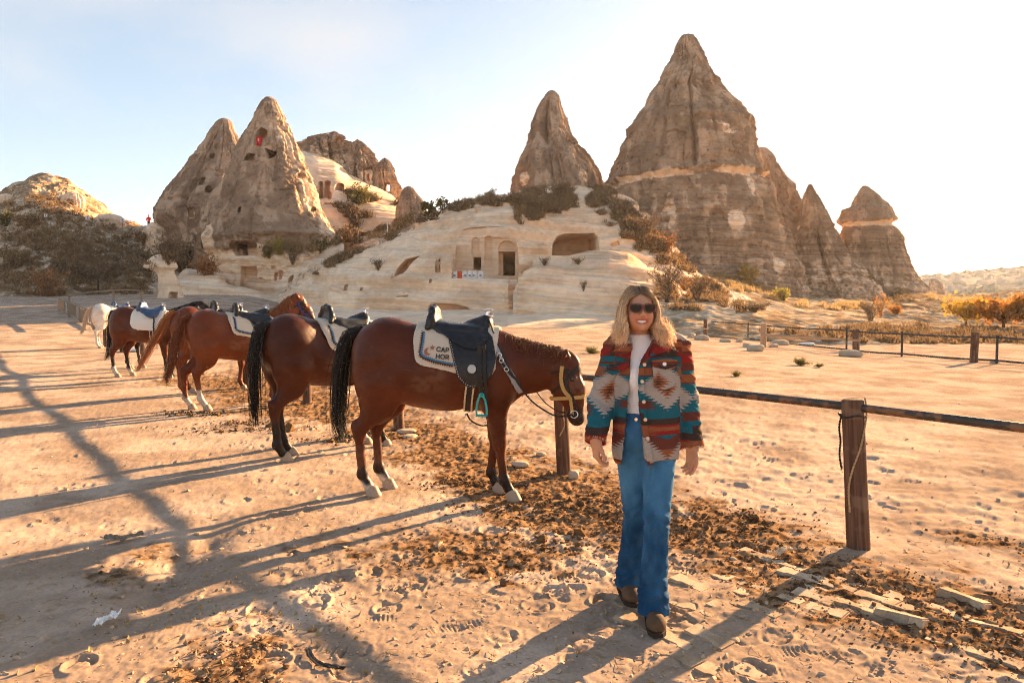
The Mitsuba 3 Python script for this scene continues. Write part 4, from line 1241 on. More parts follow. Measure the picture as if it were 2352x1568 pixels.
for k, (p, h, r) in enumerate(zip(wp, (0.95, 0.95, 0.85, 0.92), (0.10, 0.12, 0.13, 0.11))):
    timber('post', p - [0, 0, 0.15], p + [0.0 if k < 3 else 0.03, 0, h], r, r * 0.96, WF, 'bare_wood' if k == 1 else 'post_wood', seed=20 + k)
timber('pole', wp[1] + [-0.1, -0.16, 0.5], wp[2] + [0.1, -0.16, 0.42], 0.055, 0.045, WF, 'bare_wood', seed=31, n=20, lump=0.1)
timber('pole', on_ground(1470, 772) + [0, 0, 0.35], wp[0] + [0.1, -0.12, 0.45], 0.035, 0.03, WF, 'bare_wood', seed=32, n=16, lump=0.1)
# --- the fence by the track at the left
LF = thing('yard_fence', 'fence of grey flat posts and two rails beside the track at left', 'fence')
lp = [on_ground(x, y) for x, y in ((141, 716), (165, 728), (192, 741), (222, 757))]
for k, p in enumerate(lp):
    h = 30 * p[1] / FPX
    put('post', move(rbox(0.34, 0.12, h + 0.2, 0.02), mat(p[0], p[1], p[2] + h / 2 - 0.1, rz=0.5)), 'grey_wood' if k else 'bare_wood', LF, smooth=30)
for k in range(3):
    for o in (0.12, 0.78):
        a, b = lp[k] + [0, -0.11, o], lp[k + 1] + [0, -0.11, o]
        put('rail', tube([a, b], 0.05, 8), 'grey_wood', LF, smooth=40)
        c = 0.5 * (a + b)
    for u in (0.35, 0.68):
        c = lp[k] * (1 - u) + lp[k + 1] * u
        put('picket', tube([c - [0, 0, 0.1], c + [0, 0, 0.85]], 0.035, 6), 'grey_wood', LF, smooth=40)
PL = thing('pole_fence', 'crooked pole on two posts at the foot of the left hill', 'fence')
pp = [on_ground(160, 716), on_ground(262, 724), on_ground(326, 726)]
hh = [1.0, 1.45, 1.5]
for k, (p, h) in enumerate(zip(pp, hh)):
    put('post', tube([p - [0, 0, 0.2], p + [0, 0, h]], 0.055, 8), 'grey_wood', PL, smooth=40)
for k in range(2):
    put('pole', tube(curve([pp[k] + [0, -0.1, hh[k] - 0.05], 0.5 * (pp[k] + pp[k + 1]) + [0, -0.1, 0.5 * (hh[k] + hh[k + 1])], pp[k + 1] + [0, -0.1, hh[k + 1] - 0.05]], 8), 0.04, 7), 'grey_wood', PL, smooth=40)


# ------------------------------------------------------------------ horses
def horse_prims(pose):
    p = [el((.62, 0, 1.04), (.52, .285, .335), .12), el((.13, 0, 1.20), (.285, .275, .285), .10), rc((.30, 0, 1.27), (.98, 0, 1.225), .15, .14, .10, 1.0),
         el((1.02, 0, 1.02), (.265, .235, .325), .10), rc((.86, 0, 1.27), (1.10, 0, 1.245), .095, .10, .08, 1.7), el((.33, 0, 1.03), (.26, .235, .26), .10), el((-.02, 0, 1.10), (.13, .20, .22), .08)]
    nb, nm, po, mz = [np.array([q[0], 0, q[1]], float) for q in pose['neck']]     # base, middle, poll, muzzle
    p += [rc(nb, nm, .265, .20, .10, 1.75), rc(nm, po, .20, .135, .06, 1.9)]
    h = (mz - po) / np.linalg.norm(mz - po)
    L = np.linalg.norm(mz - po)
    f = np.array([h[2], 0, -h[0]])                                              # towards the face
    if pose.get('face', 1) * f[0] < 0:
        f = -f
    A = lambda a, b, y=0.0: po + h * a * L + f * b + np.array([0, y, 0])          # noqa: E731
    p += [rc(A(.02, .02), A(.42, .035), .098, .095, .05, 1.35), rc(A(.40, .04), A(.86, .015), .090, .060, .04, 1.22), el(A(.95, .005), (.066, .058, .066), .03), rc(A(.28, -.050, 0), A(.45, -.045, 0), .112, .092, .04, 1.6),
          rc(A(.5, -.02), A(.88, -.03), .06, .042, .03, 1.3)]
    for s in (-1, 1):
        p += [el(A(.24, .055, s * .068), (.03, .016, .03), .03), el(A(.97, .03, s * .035), (.02, .012, .02), .02)]
        e0, e1 = A(-.06, .03, s * .05), A(-.30, .065 if pose['neck'][3][1] < pose['neck'][2][1] - .3 else .03, s * .06)
        p.append(rc(e0, 0.5 * (e0 + e1) + [0, s * .01, 0], .030, .033, .02, 1.5))
        p.append(rc(0.5 * (e0 + e1) + [0, s * .01, 0], e1, .032, .006, .015, 1.6))
    for (s, dx, hx) in pose['hind']:
        y = s * .135
        p += [el((.10, s * .135, 1.0), (.215, .133, .30), .05), rc((.13, y, .93), (.10 + dx * .2, y, .73), .175, .115, .09, 1.35), rc((.09 + dx * .25, y, .75), (-.055 + dx * .55 + hx, y * .95, .56), .108, .062, .06, 1.25),
              rc((-.09 + dx * .55 + hx, y * .95, .585), (-.075 + dx * .6 + hx, y * .95, .50), .050, .046, .04, 1.1), rc((-.078 + dx * .6 + hx, y * .95, .50), (-.045 + dx, y * .95, .20), .042, .036, .03),
              el((-.047 + dx, y * .95, .175), (.048, .044, .05), .03), rc((-.04 + dx, y * .95, .165), (.012 + dx, y * .95, .075), .038, .044, .02)]
    for (s, dx, kx) in pose['fore']:
        y = s * .125
        p += [el((1.08, s * .13, .98), (.155, .108, .26), .045), rc((1.06, y, .84), (1.065 + dx * .5 + kx, y * .95, .50), .112, .058, .07, 1.15), el((1.072 + dx * .5 + kx, y * .95, .455), (.052, .048, .066), .04),
              rc((1.072 + dx * .52 + kx, y * .95, .43), (1.078 + dx, y * .95, .18), .040, .034, .03), el((1.08 + dx, y * .95, .16), (.044, .041, .046), .03), rc((1.085 + dx, y * .95, .15), (1.125 + dx, y * .95, .07), .036, .042, .02)]
    return p, A, h, f


def hoof_mesh(x, y):
    t = np.arange(20) / 20 * 2 * np.pi
    rows = []
    for z, r, o in ((-.012, .054, .038), (0.0, .060, .036), (.012, .060, .033), (.075, .046, .012), (.088, .040, .006)):
        rows.append(np.stack([x + o + r * np.cos(t) * 1.08, y + r * np.sin(t) * .95, np.full(20, z)], -1))
    v = np.vstack(rows)
    f = grid_faces(5, 20, loop_m=True)
    n = len(v)
    v = np.vstack([v, v[:20].mean(0), v[-20:].mean(0)])
    k = np.arange(20)
    return v, np.vstack([f, np.stack([np.full(20, n), (k + 1) % 20, k], -1), np.stack([np.full(20, n + 1), 80 + k, 80 + (k + 1) % 20], -1)])


def hair_lock(root, path, n, spread, r, rng, seg=9, sides=3, jitter=1.0):
    """Strands along a path: each starts near the root line and wanders off a little."""
    path = np.asarray(path, float)
    out = []
    for _ in range(n):
        off = rng.normal(size=3) * spread * rng.choice([.7, 1.0, 1.5])
        w = np.linspace(0, 1, seg)[:, None]
        L = rng.uniform(0.72, 1.0)
        c = curve(path, 40)
        c = c[np.clip((np.linspace(0, L, seg) * 39).astype(int), 0, 39)]
        c = c + off * (0.25 + 0.75 * np.sin(np.clip(w * 2.2, 0, np.pi / 2)) * (1 - 0.35 * w)) + jitter * 0.012 * np.sin(w * rng.uniform(3, 8) + rng.uniform(0, 6)) * rng.normal(size=3)
        out.append(tube(c, np.linspace(r, r * 0.35, seg), sides, caps=False))
    return cat(out)


HORSE_MATS = {}
vcol_mat('horse_coat', 0.42, 0.20)
rough_plain('hair_black', (0.016, 0.013, 0.012), 0.45, 0.4)
rough_plain('hair_chestnut', (0.17, 0.05, 0.016), 0.5, 0.35)
rough_plain('hair_gold', (0.32, 0.115, 0.035), 0.5, 0.35)
rough_plain('hair_cream', (0.58, 0.46, 0.33), 0.55, 0.3)
rough_plain('hoof_horn', (0.34, 0.26, 0.19), 0.6, 0.3)
rough_plain('hoof_dark', (0.07, 0.055, 0.045), 0.6, 0.3)
rough_plain('eye_gloss', (0.012, 0.008, 0.006), 0.08, 0.6)


def coat(V, N, base, pts, socks, A, mealy=0.3, low=.42):
    """Colour by the breed's markings: dark points on legs and muzzle, socks, lighter belly fold."""
    base = np.array(base)
    n = nz(V, 5, 3, 5)[:, None]
    n2 = nz(V, 60, 2, 8)[:, None]
    hair = nz(V * [1, 3, 3], 22, 2, 9)[:, None]
    c = base * (0.55 + 0.9 * n) * (0.85 + 0.3 * n2) * (0.85 + 0.3 * hair)
    dust = sstep(.58, .74, nz(V, 3.2, 3, 15))[:, None] * sstep(.25, .6, nz(V, 26, 2, 16))[:, None] * .16
    c = c * (1 - dust) + np.array([.34, .22, .14]) * dust
    flank = np.exp(-(((V[:, 0] - .24) / .10) ** 2 + ((V[:, 2] - .86) / .10) ** 2))[:, None]
    c = c * (1 - mealy * flank) + base * 2.4 * mealy * flank
    z = V[:, 2] + 0.12 * (nz(V, 9, 2, 6) - 0.5)
    if pts:
        dark = sstep(low + .08, low - .08, z)
        mz = np.linalg.norm(V - A(.97, 0), axis=1)
        dark = np.maximum(dark, 0.85 * sstep(.14, .06, mz))[:, None]
        c = c * (1 - dark) + np.array([.018, .013, .011]) * dark
    for (s, hind, top) in socks:
        m = (np.sign(V[:, 1]) == s) & ((V[:, 0] < .6) if hind else (V[:, 0] > .6))
        w = (sstep(top + .03, top - .02, z) * m)[:, None]
        c = c * (1 - w) + np.array([.50, .42, .34]) * (0.75 + .5 * n2) * w
    return np.clip(c, 0, 1)


POSE_LOW = dict(neck=[(1.02, 1.08), (1.36, 1.075), (1.61, 1.085), (1.725, .64)], hind=[(-1, -.01, 0), (1, .05, .03)], fore=[(-1, .06, 0), (1, -.085, 0)], mane_len=.55)
POSE_DOWN = dict(neck=[(1.02, 1.06), (1.34, .98), (1.58, .86), (1.74, .44)], hind=[(-1, -.02, 0), (1, .14, .04)], fore=[(-1, .03, 0), (1, -.08, 0)])
POSE_UP = dict(neck=[(1.02, 1.16), (1.27, 1.36), (1.46, 1.60), (1.74, 1.24)], hind=[(-1, .05, 0), (1, -.12, -.03)], fore=[(-1, -.05, 0), (1, .06, 0)])
POSE_LEVEL = dict(neck=[(1.02, 1.12), (1.33, 1.30), (1.62, 1.46), (2.0, 1.22)], hind=[(-1, .02, .02), (1, .18, .05)], fore=[(-1, .04, 0), (1, -.05, 0)])


def horse(label, foot, heading, pose, base, pts, socks, hair, tail, h=0.014, scale=1.0, mane='hair_black', hoofs='hoof_horn', seed=0, mealy=0.3, nstrand=260, mane_amt=1.0, low=.42):
    """foot: where the right hind hoof stands."""
    k = thing('horse', label, 'horse', None)
    prims, A, hd, fc = horse_prims(pose)
    P, D, lo, hh = sdf_grid(prims, h)
    V, F = nets(D, lo, hh)
    V, F = relax(V, F, 3)
    V = V + vnormals(V, F) * ((nz(V, 7, 3, seed) - 0.5) * 0.016)[:, None]
    ca, sa = math.cos(heading), math.sin(heading)
    dxr = [q[1] for q in pose['hind'] if q[0] < 0][0]
    lx, ly = (0.02 + dxr) * scale, -.128 * scale
    M = mat(foot[0] - (ca * lx - sa * ly), foot[1] - (sa * lx + ca * ly), foot[2] + 0.004, heading, scale)
    put('body', move((V, F), M), 'horse_coat', k, smooth=True, color=coat(V, None, base, pts, socks, A, mealy, low))
    for (s, dx, _) in pose['hind']:
        light = any(q[0] == s and q[1] for q in socks)
        put('hoof', move(hoof_mesh(.02 + dx, s * .128), M), 'hoof_horn' if light else hoofs, k, smooth=50)
    for (s, dx, _) in pose['fore']:
        light = any(q[0] == s and not q[1] for q in socks)
        put('hoof', move(hoof_mesh(1.125 + dx, s * .119), M), 'hoof_horn' if light else hoofs, k, smooth=50)
    for s in (-1, 1):
        e = trimesh.creation.icosphere(2, 0.021)
        put('eye', move(e, M @ mat(*A(.25, .052, s * .073))), 'eye_gloss', k, smooth=True)
    rng = np.random.default_rng(100 + seed)
    tl = hair_lock(None, tail, nstrand, np.array([.028, .045, .02]), .0035, rng)
    put('tail', move(cat([tl, tube(curve(tail, 14), np.array([.035, .042, .043, .042, .038, .034, .029, .024, .019, .014, .010, .007, .004, .003]), 9, 1.0)]), M), hair, k, smooth=True)
    nb, nm, po = [np.array([q[0], 0, q[1]]) for q in pose['neck'][:3]]
    t0 = (nm - nb) / np.linalg.norm(nm - nb)
    up = lambda a, b: np.array([-(b - a)[2], 0, (b - a)[0]]) / np.linalg.norm(b - a)   # noqa: E731
    ridge = curve([nb + up(nb, nm) * .235 + t0 * .12, nm + up(nb, po) * .18, po + up(nm, po) * .11 - hd * .01], 30)
    ms = []
    for i in range(int(620 * mane_amt)):
        q = ridge[rng.integers(0, 30)] + rng.normal(size=3) * [.012, .012, .006]
        s = -1 if rng.uniform() < pose.get('mane_side', 0.5) else 1
        L = rng.uniform(.07, .16) * pose.get('mane_len', 1.0)
        d = up(nm, po)
        c = [q - d * .02, q + d * .03 + [0, s * .02, 0], q + d * 0.01 + np.array([0, s * .075, -L * .5]) + rng.normal(size=3) * .012, q + np.array([0, s * .095, -L]) + rng.normal(size=3) * .018]
        ms.append(tube(curve(c, 7), np.linspace(.0036, .0012, 7), 3, caps=False))
    for i in range(int(90 * mane_amt)):
        q = A(-.02, .07) + rng.normal(size=3) * .015
        ms.append(tube(curve([q, q + fc * .03 + hd * .05, q + fc * .01 + hd * .16 + rng.normal(size=3) * .02], 6), np.linspace(.003, .001, 6), 3, caps=False))
    put('mane', move(cat(ms), M), mane, k, smooth=True)
    return dict(key=k, M=M, A=A, hd=hd, fc=fc, D=D, lo=lo, h=hh, V=V, F=F)


BAY, CHEST = (.082, .0185, .0060), (.135, .032, .009)
TAIL = [(-.10, 0, 1.385), (-.20, 0, 1.32), (-.265, 0, 1.10), (-.29, 0, .82), (-.30, -.01, .58), (-.26, 0, .42)]
H1 = horse('reddish brown horse nearest the camera with its head hanging over the rail', on_ground(850, 1138), math.radians(-7), POSE_LOW, BAY, True, [(-1, True, .125), (1, True, .11)], 'hair_black', TAIL, 0.011, 1.0, mane='hair_chestnut', seed=1, mane_amt=1.1, low=.22, nstrand=420)
H2 = horse('dark brown horse with a black tail, second from the camera', on_ground(652, 1060), math.radians(40), POSE_DOWN, (.060, .0145, .0055), True, [(1, False, .12)], 'hair_black', [(-.10, 0, 1.385), (-.18, 0, 1.33), (-.23, 0, 1.10), (-.24, 0, .82), (-.24, 0, .55), (-.23, 0, .36)], 0.013, 1.0, seed=2)
H3 = horse('chestnut horse holding its head high with white hind socks', on_ground(472, 942), math.radians(33), POSE_UP, CHEST, False, [(-1, True, .30), (1, True, .18)], 'hair_chestnut', [(-.10, 0, 1.385), (-.2, .02, 1.32), (-.27, .05, 1.05), (-.33, .08, .75), (-.40, .10, .50), (-.42, .10, .40)], 0.014, 1.0, mane='hair_gold', seed=3, hoofs='hoof_dark')
H3B = horse('chestnut horse swinging a golden tail to the left', on_ground(425, 908), math.radians(42), POSE_DOWN, CHEST, False, [(-1, False, .28)], 'hair_gold', [(-.10, 0, 1.39), (-.17, .08, 1.34), (-.25, .22, 1.12), (-.38, .36, .82), (-.50, .48, .52), (-.56, .58, .38)], 0.016, 1.02, mane='hair_gold', seed=4)
H4 = horse('brown horse under a big white saddle pad, towards the left', on_ground(268, 866), math.radians(-6), POSE_DOWN, (.085, .020, .0065), True, [(-1, True, .20), (1, True, .16), (-1, False, .22)], 'hair_black', [(-.10, 0, 1.385), (-.17, 0, 1.32), (-.21, 0, 1.10), (-.23, 0, .80), (-.26, 0, .5), (-.36, 0, .34)], 0.017, 1.0, seed=5)
H5 = horse('black horse whose head shows behind the white saddle pad', on_ground(299, 848), math.radians(2), POSE_LEVEL, (.020, .014, .011), False, [], 'hair_black', [(-.10, 0, 1.385), (-.17, 0, 1.32), (-.21, 0, 1.10), (-.20, 0, .80), (-.2, 0, .5), (-.2, 0, .4)], 0.02, 1.0, seed=6, hoofs='hoof_horn', mealy=0)
H6 = horse('white horse with a cream tail at the far left end of the row', on_ground(228, 800), math.radians(52), POSE_DOWN, (.66, .58, .50), False, [], 'hair_cream', [(-.10, 0, 1.385), (-.17, .02, 1.34), (-.25, .10, 1.15), (-.3, .16, .85), (-.36, .2, .6), (-.42, .24, .45)], 0.022, 1.0, mane='hair_cream', seed=7, mealy=0)
HORSES = [H1, H2, H3, H3B, H4, H5, H6]


# ------------------------------------------------------------------ saddles, pads and bridles (made on the near horse, then set on each)
def leather_col(p, n, uv):
    a = mikit.fbm(p.x * 40, p.y * 40, p.z * 40, 3)
    return mikit.mix((0.008, 0.008, 0.010), (0.030, 0.030, 0.032), a)


proc_mat('black_leather', leather_col, rough=0.38, spec=0.32)
rough_plain('blue_leather', (0.035, 0.065, 0.13), 0.35, 0.5)
rough_plain('felt_cream', (0.58, 0.485, 0.37), 0.95, 0.1, sheen=0.3)
rough_plain('felt_white', (0.70, 0.64, 0.55), 0.95, 0.1, sheen=0.3)
rough_plain('trim_blue', (0.05, 0.17, 0.30), 0.9, 0.1)
rough_plain('trim_brown', (0.075, 0.03, 0.022), 0.9, 0.1)
rough_plain('emblem_red', (0.38, 0.13, 0.09), 0.9, 0.1)
rough_plain('letter_black', (0.03, 0.022, 0.02), 0.9, 0.1)
rough_plain('chrome', (0.80, 0.80, 0.80), 0.16, 0.5, 1.0)
rough_plain('turquoise_paint', (0.02, 0.36, 0.33), 0.35, 0.5)
rough_plain('web_cream', (0.55, 0.43, 0.29), 0.85, 0.2)
rough_plain('web_yellow', (0.44, 0.29, 0.105), 0.8, 0.2)
rough_plain('web_grey', (0.30, 0.30, 0.30), 0.7, 0.3)
rough_plain('web_blue', (0.035, 0.04, 0.14), 0.7, 0.3)
rough_plain('strap_dark', (0.018, 0.015, 0.014), 0.5, 0.3)


def Lc(pts):
    """Side-view measures of the near horse (its close-up) to horse coordinates."""
    return [((a - 420) / 868.0, (1450 - b) / 868.0) for a, b in pts]


def side_map(H):
    D = H['D']
    n = D.shape
    ys = H['lo'][1] + H['h'] * np.arange(n[1])
    half = np.argmax(D < 0, axis=1)                       # first solid cell from the -y side
    any_ = (D < 0).any(1)
    i, j = np.indices(half.shape)
    a = np.clip(half - 1, 0, None)
    d0, d1 = D[i, a, j], D[i, half, j]
    y = ys[a] + H['h'] * d0 / np.where(np.abs(d0 - d1) < 1e-9, 1, d0 - d1)
    y[~any_] = np.nan
    idx = ndimage.distance_transform_edt(~any_, return_distances=False, return_indices=True)
    return ndimage.gaussian_filter(y[tuple(idx)], 1.0)


SIDE = side_map(H1)


def y_side(x, z):
    q = np.stack([(np.atleast_1d(x) - H1['lo'][0]) / H1['h'], (np.atleast_1d(z) - H1['lo'][2]) / H1['h']])
    y = ndimage.map_coordinates(SIDE, q, order=1, mode='nearest')
    return y if np.ndim(x) else float(y[0])


def drape(poly, off, th, size=0.018, side=-1, outset=None):
    """A flat pattern (x, z) laid on the horse's flank, off metres proud of it."""
    v, f = flat_poly(poly, size)
    x, z = v[:, 0], v[:, 1]
    y = y_side(x, z) - off
    if outset is not None:
        y = np.minimum(y, outset(x, z))
    P = np.stack([x, side * -y, z], -1)
    n = vnormals(P, f)
    if (n[:, 1] * side).mean() < 0:
        f, n = f[:, ::-1], -n
    return shell(P, f, n, th)


def strip(pts, w):
    return LineString(pts).buffer(w / 2, cap_style='flat', join_style='round')


def section(H, x, zc, phi):
    """Radius of the trunk at station x round an axis at height zc."""
    r = np.linspace(0.02, 0.50, 241)
    q = np.stack([np.full((len(phi), len(r)), (x - H['lo'][0]) / H['h']), (np.sin(phi)[:, None] * r - H['lo'][1]) / H['h'], (zc + np.cos(phi)[:, None] * r - H['lo'][2]) / H['h']])
    d = ndimage.map_coordinates(H['D'], q, order=1, mode='nearest')
    k = np.argmax(d > 0, axis=1)
    return r[np.where(k == 0, len(r) - 1, k)]


def pad_mesh(x0, x1, zbot, off, th, n=56, m=70):
    ms, zc = [], 1.08
    P = []
    for x in np.linspace(x0, x1, n):
        ph = np.linspace(0, np.pi * 0.72, 200)
        r = ndimage.gaussian_filter1d(section(H1, x, zc, ph), 2, mode='nearest') + off
        z = zc + r * np.cos(ph)
        k = int(np.argmax(z < zbot(x))) if (z < zbot(x)).any() else 199
        k = max(k, 3)
        pm = ph[k]
        a = np.linspace(-pm, pm, m)
        rr = np.interp(np.abs(a), ph, r) + 0.004 * np.sin(x * 60 + a * 9) * 0.5
        P.append(np.stack([np.full(m, x), rr * np.sin(a), zc + rr * np.cos(a)], -1))
    V = np.array(P).reshape(-1, 3)
    F = grid_faces(n, m)
    N = vnormals(V, F)
    if N[len(V) // 2] @ np.array([0, 0, 1.0]) < 0:
        F, N = F[:, ::-1], -N
    return shell(V, F, N, th)


PAD_PTS = np.array([(.405, 1.46), (.412, 1.40), (.424, 1.26), (.436, 1.17), (.46, 1.125), (.50, 1.105), (.62, 1.085), (.77, 1.05), (.92, 1.03), (1.06, 1.03), (1.10, 1.10)])
TACK = {}
TACK['pad'] = pad_mesh(.408, 1.09, lambda x: np.interp(x, PAD_PTS[:, 0], PAD_PTS[:, 1]), .010, .016)
TACK['bigpad'] = pad_mesh(.40, 1.10, lambda x: np.interp(x, [.40, .43, .5, .6, .9, 1.0, 1.07, 1.10], [1.3, 1.12, 1.03, 1.0, .98, 1.0, 1.1, 1.3]), .010, .02)


def saddle_seat():
    pr = [el((.74, 0, 1.375), (.22, .155, .052), .05), rc((.86, 0, 1.395), (.965, 0, 1.445), .075, .060, .05, 1.0), rc((.975, 0, 1.43), (.995, 0, 1.33), .05, .06, .04, .6), el((.60, 0, 1.40), (.09, .16, .06), .04)]
    arc = [(.515, -.150, 1.405), (.532, -.125, 1.47), (.536, -.07, 1.545), (.537, 0, 1.562), (.536, .07, 1.545), (.532, .125, 1.47), (.515, .150, 1.405)]
    for a, b in zip(arc[:-1], arc[1:]):
        pr.append(rc(a, b, .026, .026, .03))
    pr.append(el((.555, 0, 1.455), (.033, .13, .085), .04, R=None))
    for s in (-1, 1):                                      # skirts falling to the flanks
        pr += [rc((.62, s * .15, 1.36), (.80, s * .195, 1.29), .025, .022, .05), rc((.80, s * .195, 1.29), (.97, s * .17, 1.30), .022, .022, .05), rc((.66, s * .10, 1.385), (.92, s * .11, 1.36), .045, .045, .06)]
    P, D, lo, h = sdf_grid(pr, 0.0085)
    return relax(*nets(D, lo, h), 2)


TACK['seat'] = saddle_seat()
FLAP = Polygon(Lc([(1030, 310), (1060, 400), (1090, 500), (1110, 570), (1150, 620), (1200, 645), (1250, 635), (1310, 600), (1350, 540), (1370, 440), (1352, 370), (1330, 300), (1300, 270), (1100, 262)])).buffer(.012).buffer(-.012)
SKIRT = Polygon(Lc([(965, 262), (1030, 305), (1090, 342), (1150, 372), (1220, 382), (1280, 352), (1305, 300), (1290, 225), (1160, 218), (1050, 240)])).buffer(.01).buffer(-.01)
TACK['flap'] = cat([drape(FLAP, .034, .009, side=s) for s in (-1, 1)])
TACK['skirt'] = cat([drape(SKIRT, .052, .010, side=s) for s in (-1, 1)])
TACK['flaps'] = [drape(FLAP, .034, .009, side=s) for s in (-1, 1)]
TACK['skirts'] = [drape(SKIRT, .052, .010, side=s) for s in (-1, 1)]
edge = LineString(FLAP.buffer(-.012).exterior.coords)
studs = []
for t in np.linspace(0, edge.length, 64):
    q = edge.interpolate(t)
    if q.x < .93 and q.y < 1.30:
        studs.append(move(trimesh.creation.icosphere(1, 0.0042), mat(q.x, float(y_side(q.x, q.y)) - .044, q.y)))
TACK['studs'] = cat(studs)
bq = Lc([(1207, 512)])[0]
TACK['badge'] = drape(Point(bq).buffer(.034), .0435, .006, .012)
TACK['badge_ring'] = drape(Point(bq).buffer(.040).difference(Point(bq).buffer(.034)), .0435, .009, .01)
TACK['strap'] = [drape(strip(Lc([(1255, 345), (1262, 520), (1275, 700)]), .034), .058, .006, .02, s, outset=(lambda x, z: np.full(len(x), -.275))) for s in (-1, 1)]
TACK['strap2'] = [drape(strip(Lc([(1290, 345), (1300, 520), (1312, 780)]), .020), .062, .005, .02, s, outset=(lambda x, z: np.full(len(x), -.282))) for s in (-1, 1)]


def stirrup(s):
    y = s * .30
    c = [(.985 + dx, y, z) for dx, z in ((-.040, .722), (-.041, .76), (-.030, .83), (-.012, .865), (.012, .865), (.030, .83), (.041, .76), (.040, .722))]
    bar = move(rbox(.09, .055, .013, .005), mat(.985, y, .714))
    eye = tube(curve([(.967, y, .868), (.972, y, .885), (.998, y, .885), (1.003, y, .868)], 10), .006, 6)
    return cat([tube(curve(c, 26), .0085, 8), bar, eye])


TACK['stirrup'] = [stirrup(s) for s in (-1, 1)]
th = np.arange(28) / 28 * 2 * np.pi
disc = trimesh.creation.revolve(np.array([[0, 0], [.030, 0], [.043, .004], [.046, .009], [.042, .014], [.02, .018], [0, .019]]), sections=28)
TACK['horn_cap'] = move(disc, mat(.992, 0, 1.535, ry=-0.08))
TACK['horn'] = cat([tube([(.975, 0, 1.46), (.990, 0, 1.54)], [.020, .015], 10), tube([(.955, 0, 1.505), (1.035, 0, 1.515)], .008, 6), tube(curve([(1.0, -.03, 1.50), (1.03, 0, 1.495), (1.0, .03, 1.50)], 10), .006, 6)])


def girth_strip(x_of, phi0, phi1, wid, off, th):
    ph = np.linspace(phi0, phi1, 80)
    rows = []
    for w in np.linspace(-.5, .5, 4):
        P = []
        for a in ph:
            u = abs((a - np.pi) / (np.pi - phi0))
            x = x_of(u) + w * wid
            r = section(H1, x, 1.03, np.array([a]))[0] + off
            P.append((x, r * np.sin(a), 1.03 + r * np.cos(a)))
        P = np.array(P)
        P[:, 1:] = ndimage.gaussian_filter1d(P[:, 1:], 2, axis=0, mode='nearest')
        rows.append(P)
    V = np.array(rows).reshape(-1, 3)
    F = grid_faces(4, 80)
    N = vnormals(V, F)
    if N[120][2] > 0:
        F, N = F[:, ::-1], -N
    return shell(V, F, N, th)


TACK['girth'] = girth_strip(lambda u: .82 + .075 * u, 1.75, 2 * np.pi - 1.75, .075, .012, .008)
TACK['web'] = [girth_strip(lambda u, o=o: .82 + .075 * u + o, 1.75, 2 * np.pi - 1.75, .014, .021, .004) for o in (-.03, .03)]
# prints on the pad: saw-tooth border, emblem and letters
line = LineString(Lc([(838, 215), (846, 330), (842, 408), (862, 432), (960, 462), (1080, 486)]))
def saw(line, base, amp, pitch, n, flip=1):
    A, B = [], []
    for i in range(n + 1):
        t = i * line.length / n
        p, q = line.interpolate(t), line.interpolate(min(t + 1e-3, line.length - 1e-4) if t < line.length - 1e-3 else line.length)
        p0 = line.interpolate(max(t - 2e-3, 0))
        d = np.array([q.x - p0.x, q.y - p0.y])
        nn = np.array([-d[1], d[0]]) / (np.linalg.norm(d) + 1e-12) * flip
        A.append(np.array([p.x, p.y]) + nn * (base + (amp if i % 2 else 0)))
        B.append(np.array([p.x, p.y]))
    return Polygon(A + B[::-1]).buffer(0)
TACK['trim_brown'] = drape(saw(line, .006, .018, .02, 56, -1), .037, .002, .012)
TACK['trim_blue'] = drape(saw(line, .007, .012, .02, 56, 1), .0375, .002, .012)
tv = []
for txt, (cx, cy) in (('CAP', (952, 393)), ('HOR', (952, 440))):
    t = meshkit.text_mesh(txt, .036, .0015, True)
    v = np.array(t.vertices)
    x0, z0 = Lc([(cx, cy)])[0]
    v, f = subdiv((v, np.array(t.faces)), .02)
    x, z = x0 + v[:, 0] * 1.05, z0 + v[:, 1] - v[:, 0] * 0.10
    tv.append((np.stack([x, y_side(x, z) - .036 - v[:, 2] * 1.5, z], -1), f))
TACK['lettering'] = cat(tv)
ex, ez = Lc([(905, 385)])[0]
moon = Point(ex - .012, ez - .012).buffer(.030).difference(Point(ex + .006, ez - .004).buffer(.025))
star = Polygon([(ex + .022 + (.024 if i % 2 == 0 else .010) * math.cos(i * math.pi / 5 + .4), ez + .018 + (.024 if i % 2 == 0 else .010) * math.sin(i * math.pi / 5 + .4)) for i in range(10)])
TACK['emblem'] = drape(moon.union(star), .0365, .002, .01)
TACK['collar'] = drape(strip(Lc([(1300, 250), (1350, 350), (1420, 480), (1480, 580), (1525, 690)]), .040), .012, .006, .02)
TACK['collar_l'] = drape(strip(Lc([(1300, 250), (1350, 350), (1420, 480), (1480, 580), (1525, 690)]), .040), .012, .006, .02, 1)
TACK['collar_strap'] = drape(strip(Lc([(1305, 300), (1360, 400), (1440, 520), (1500, 590), (1530, 640)]), .018), .020, .005, .02)


def set_on(H, mesh):
    return move(mesh, H['M'])


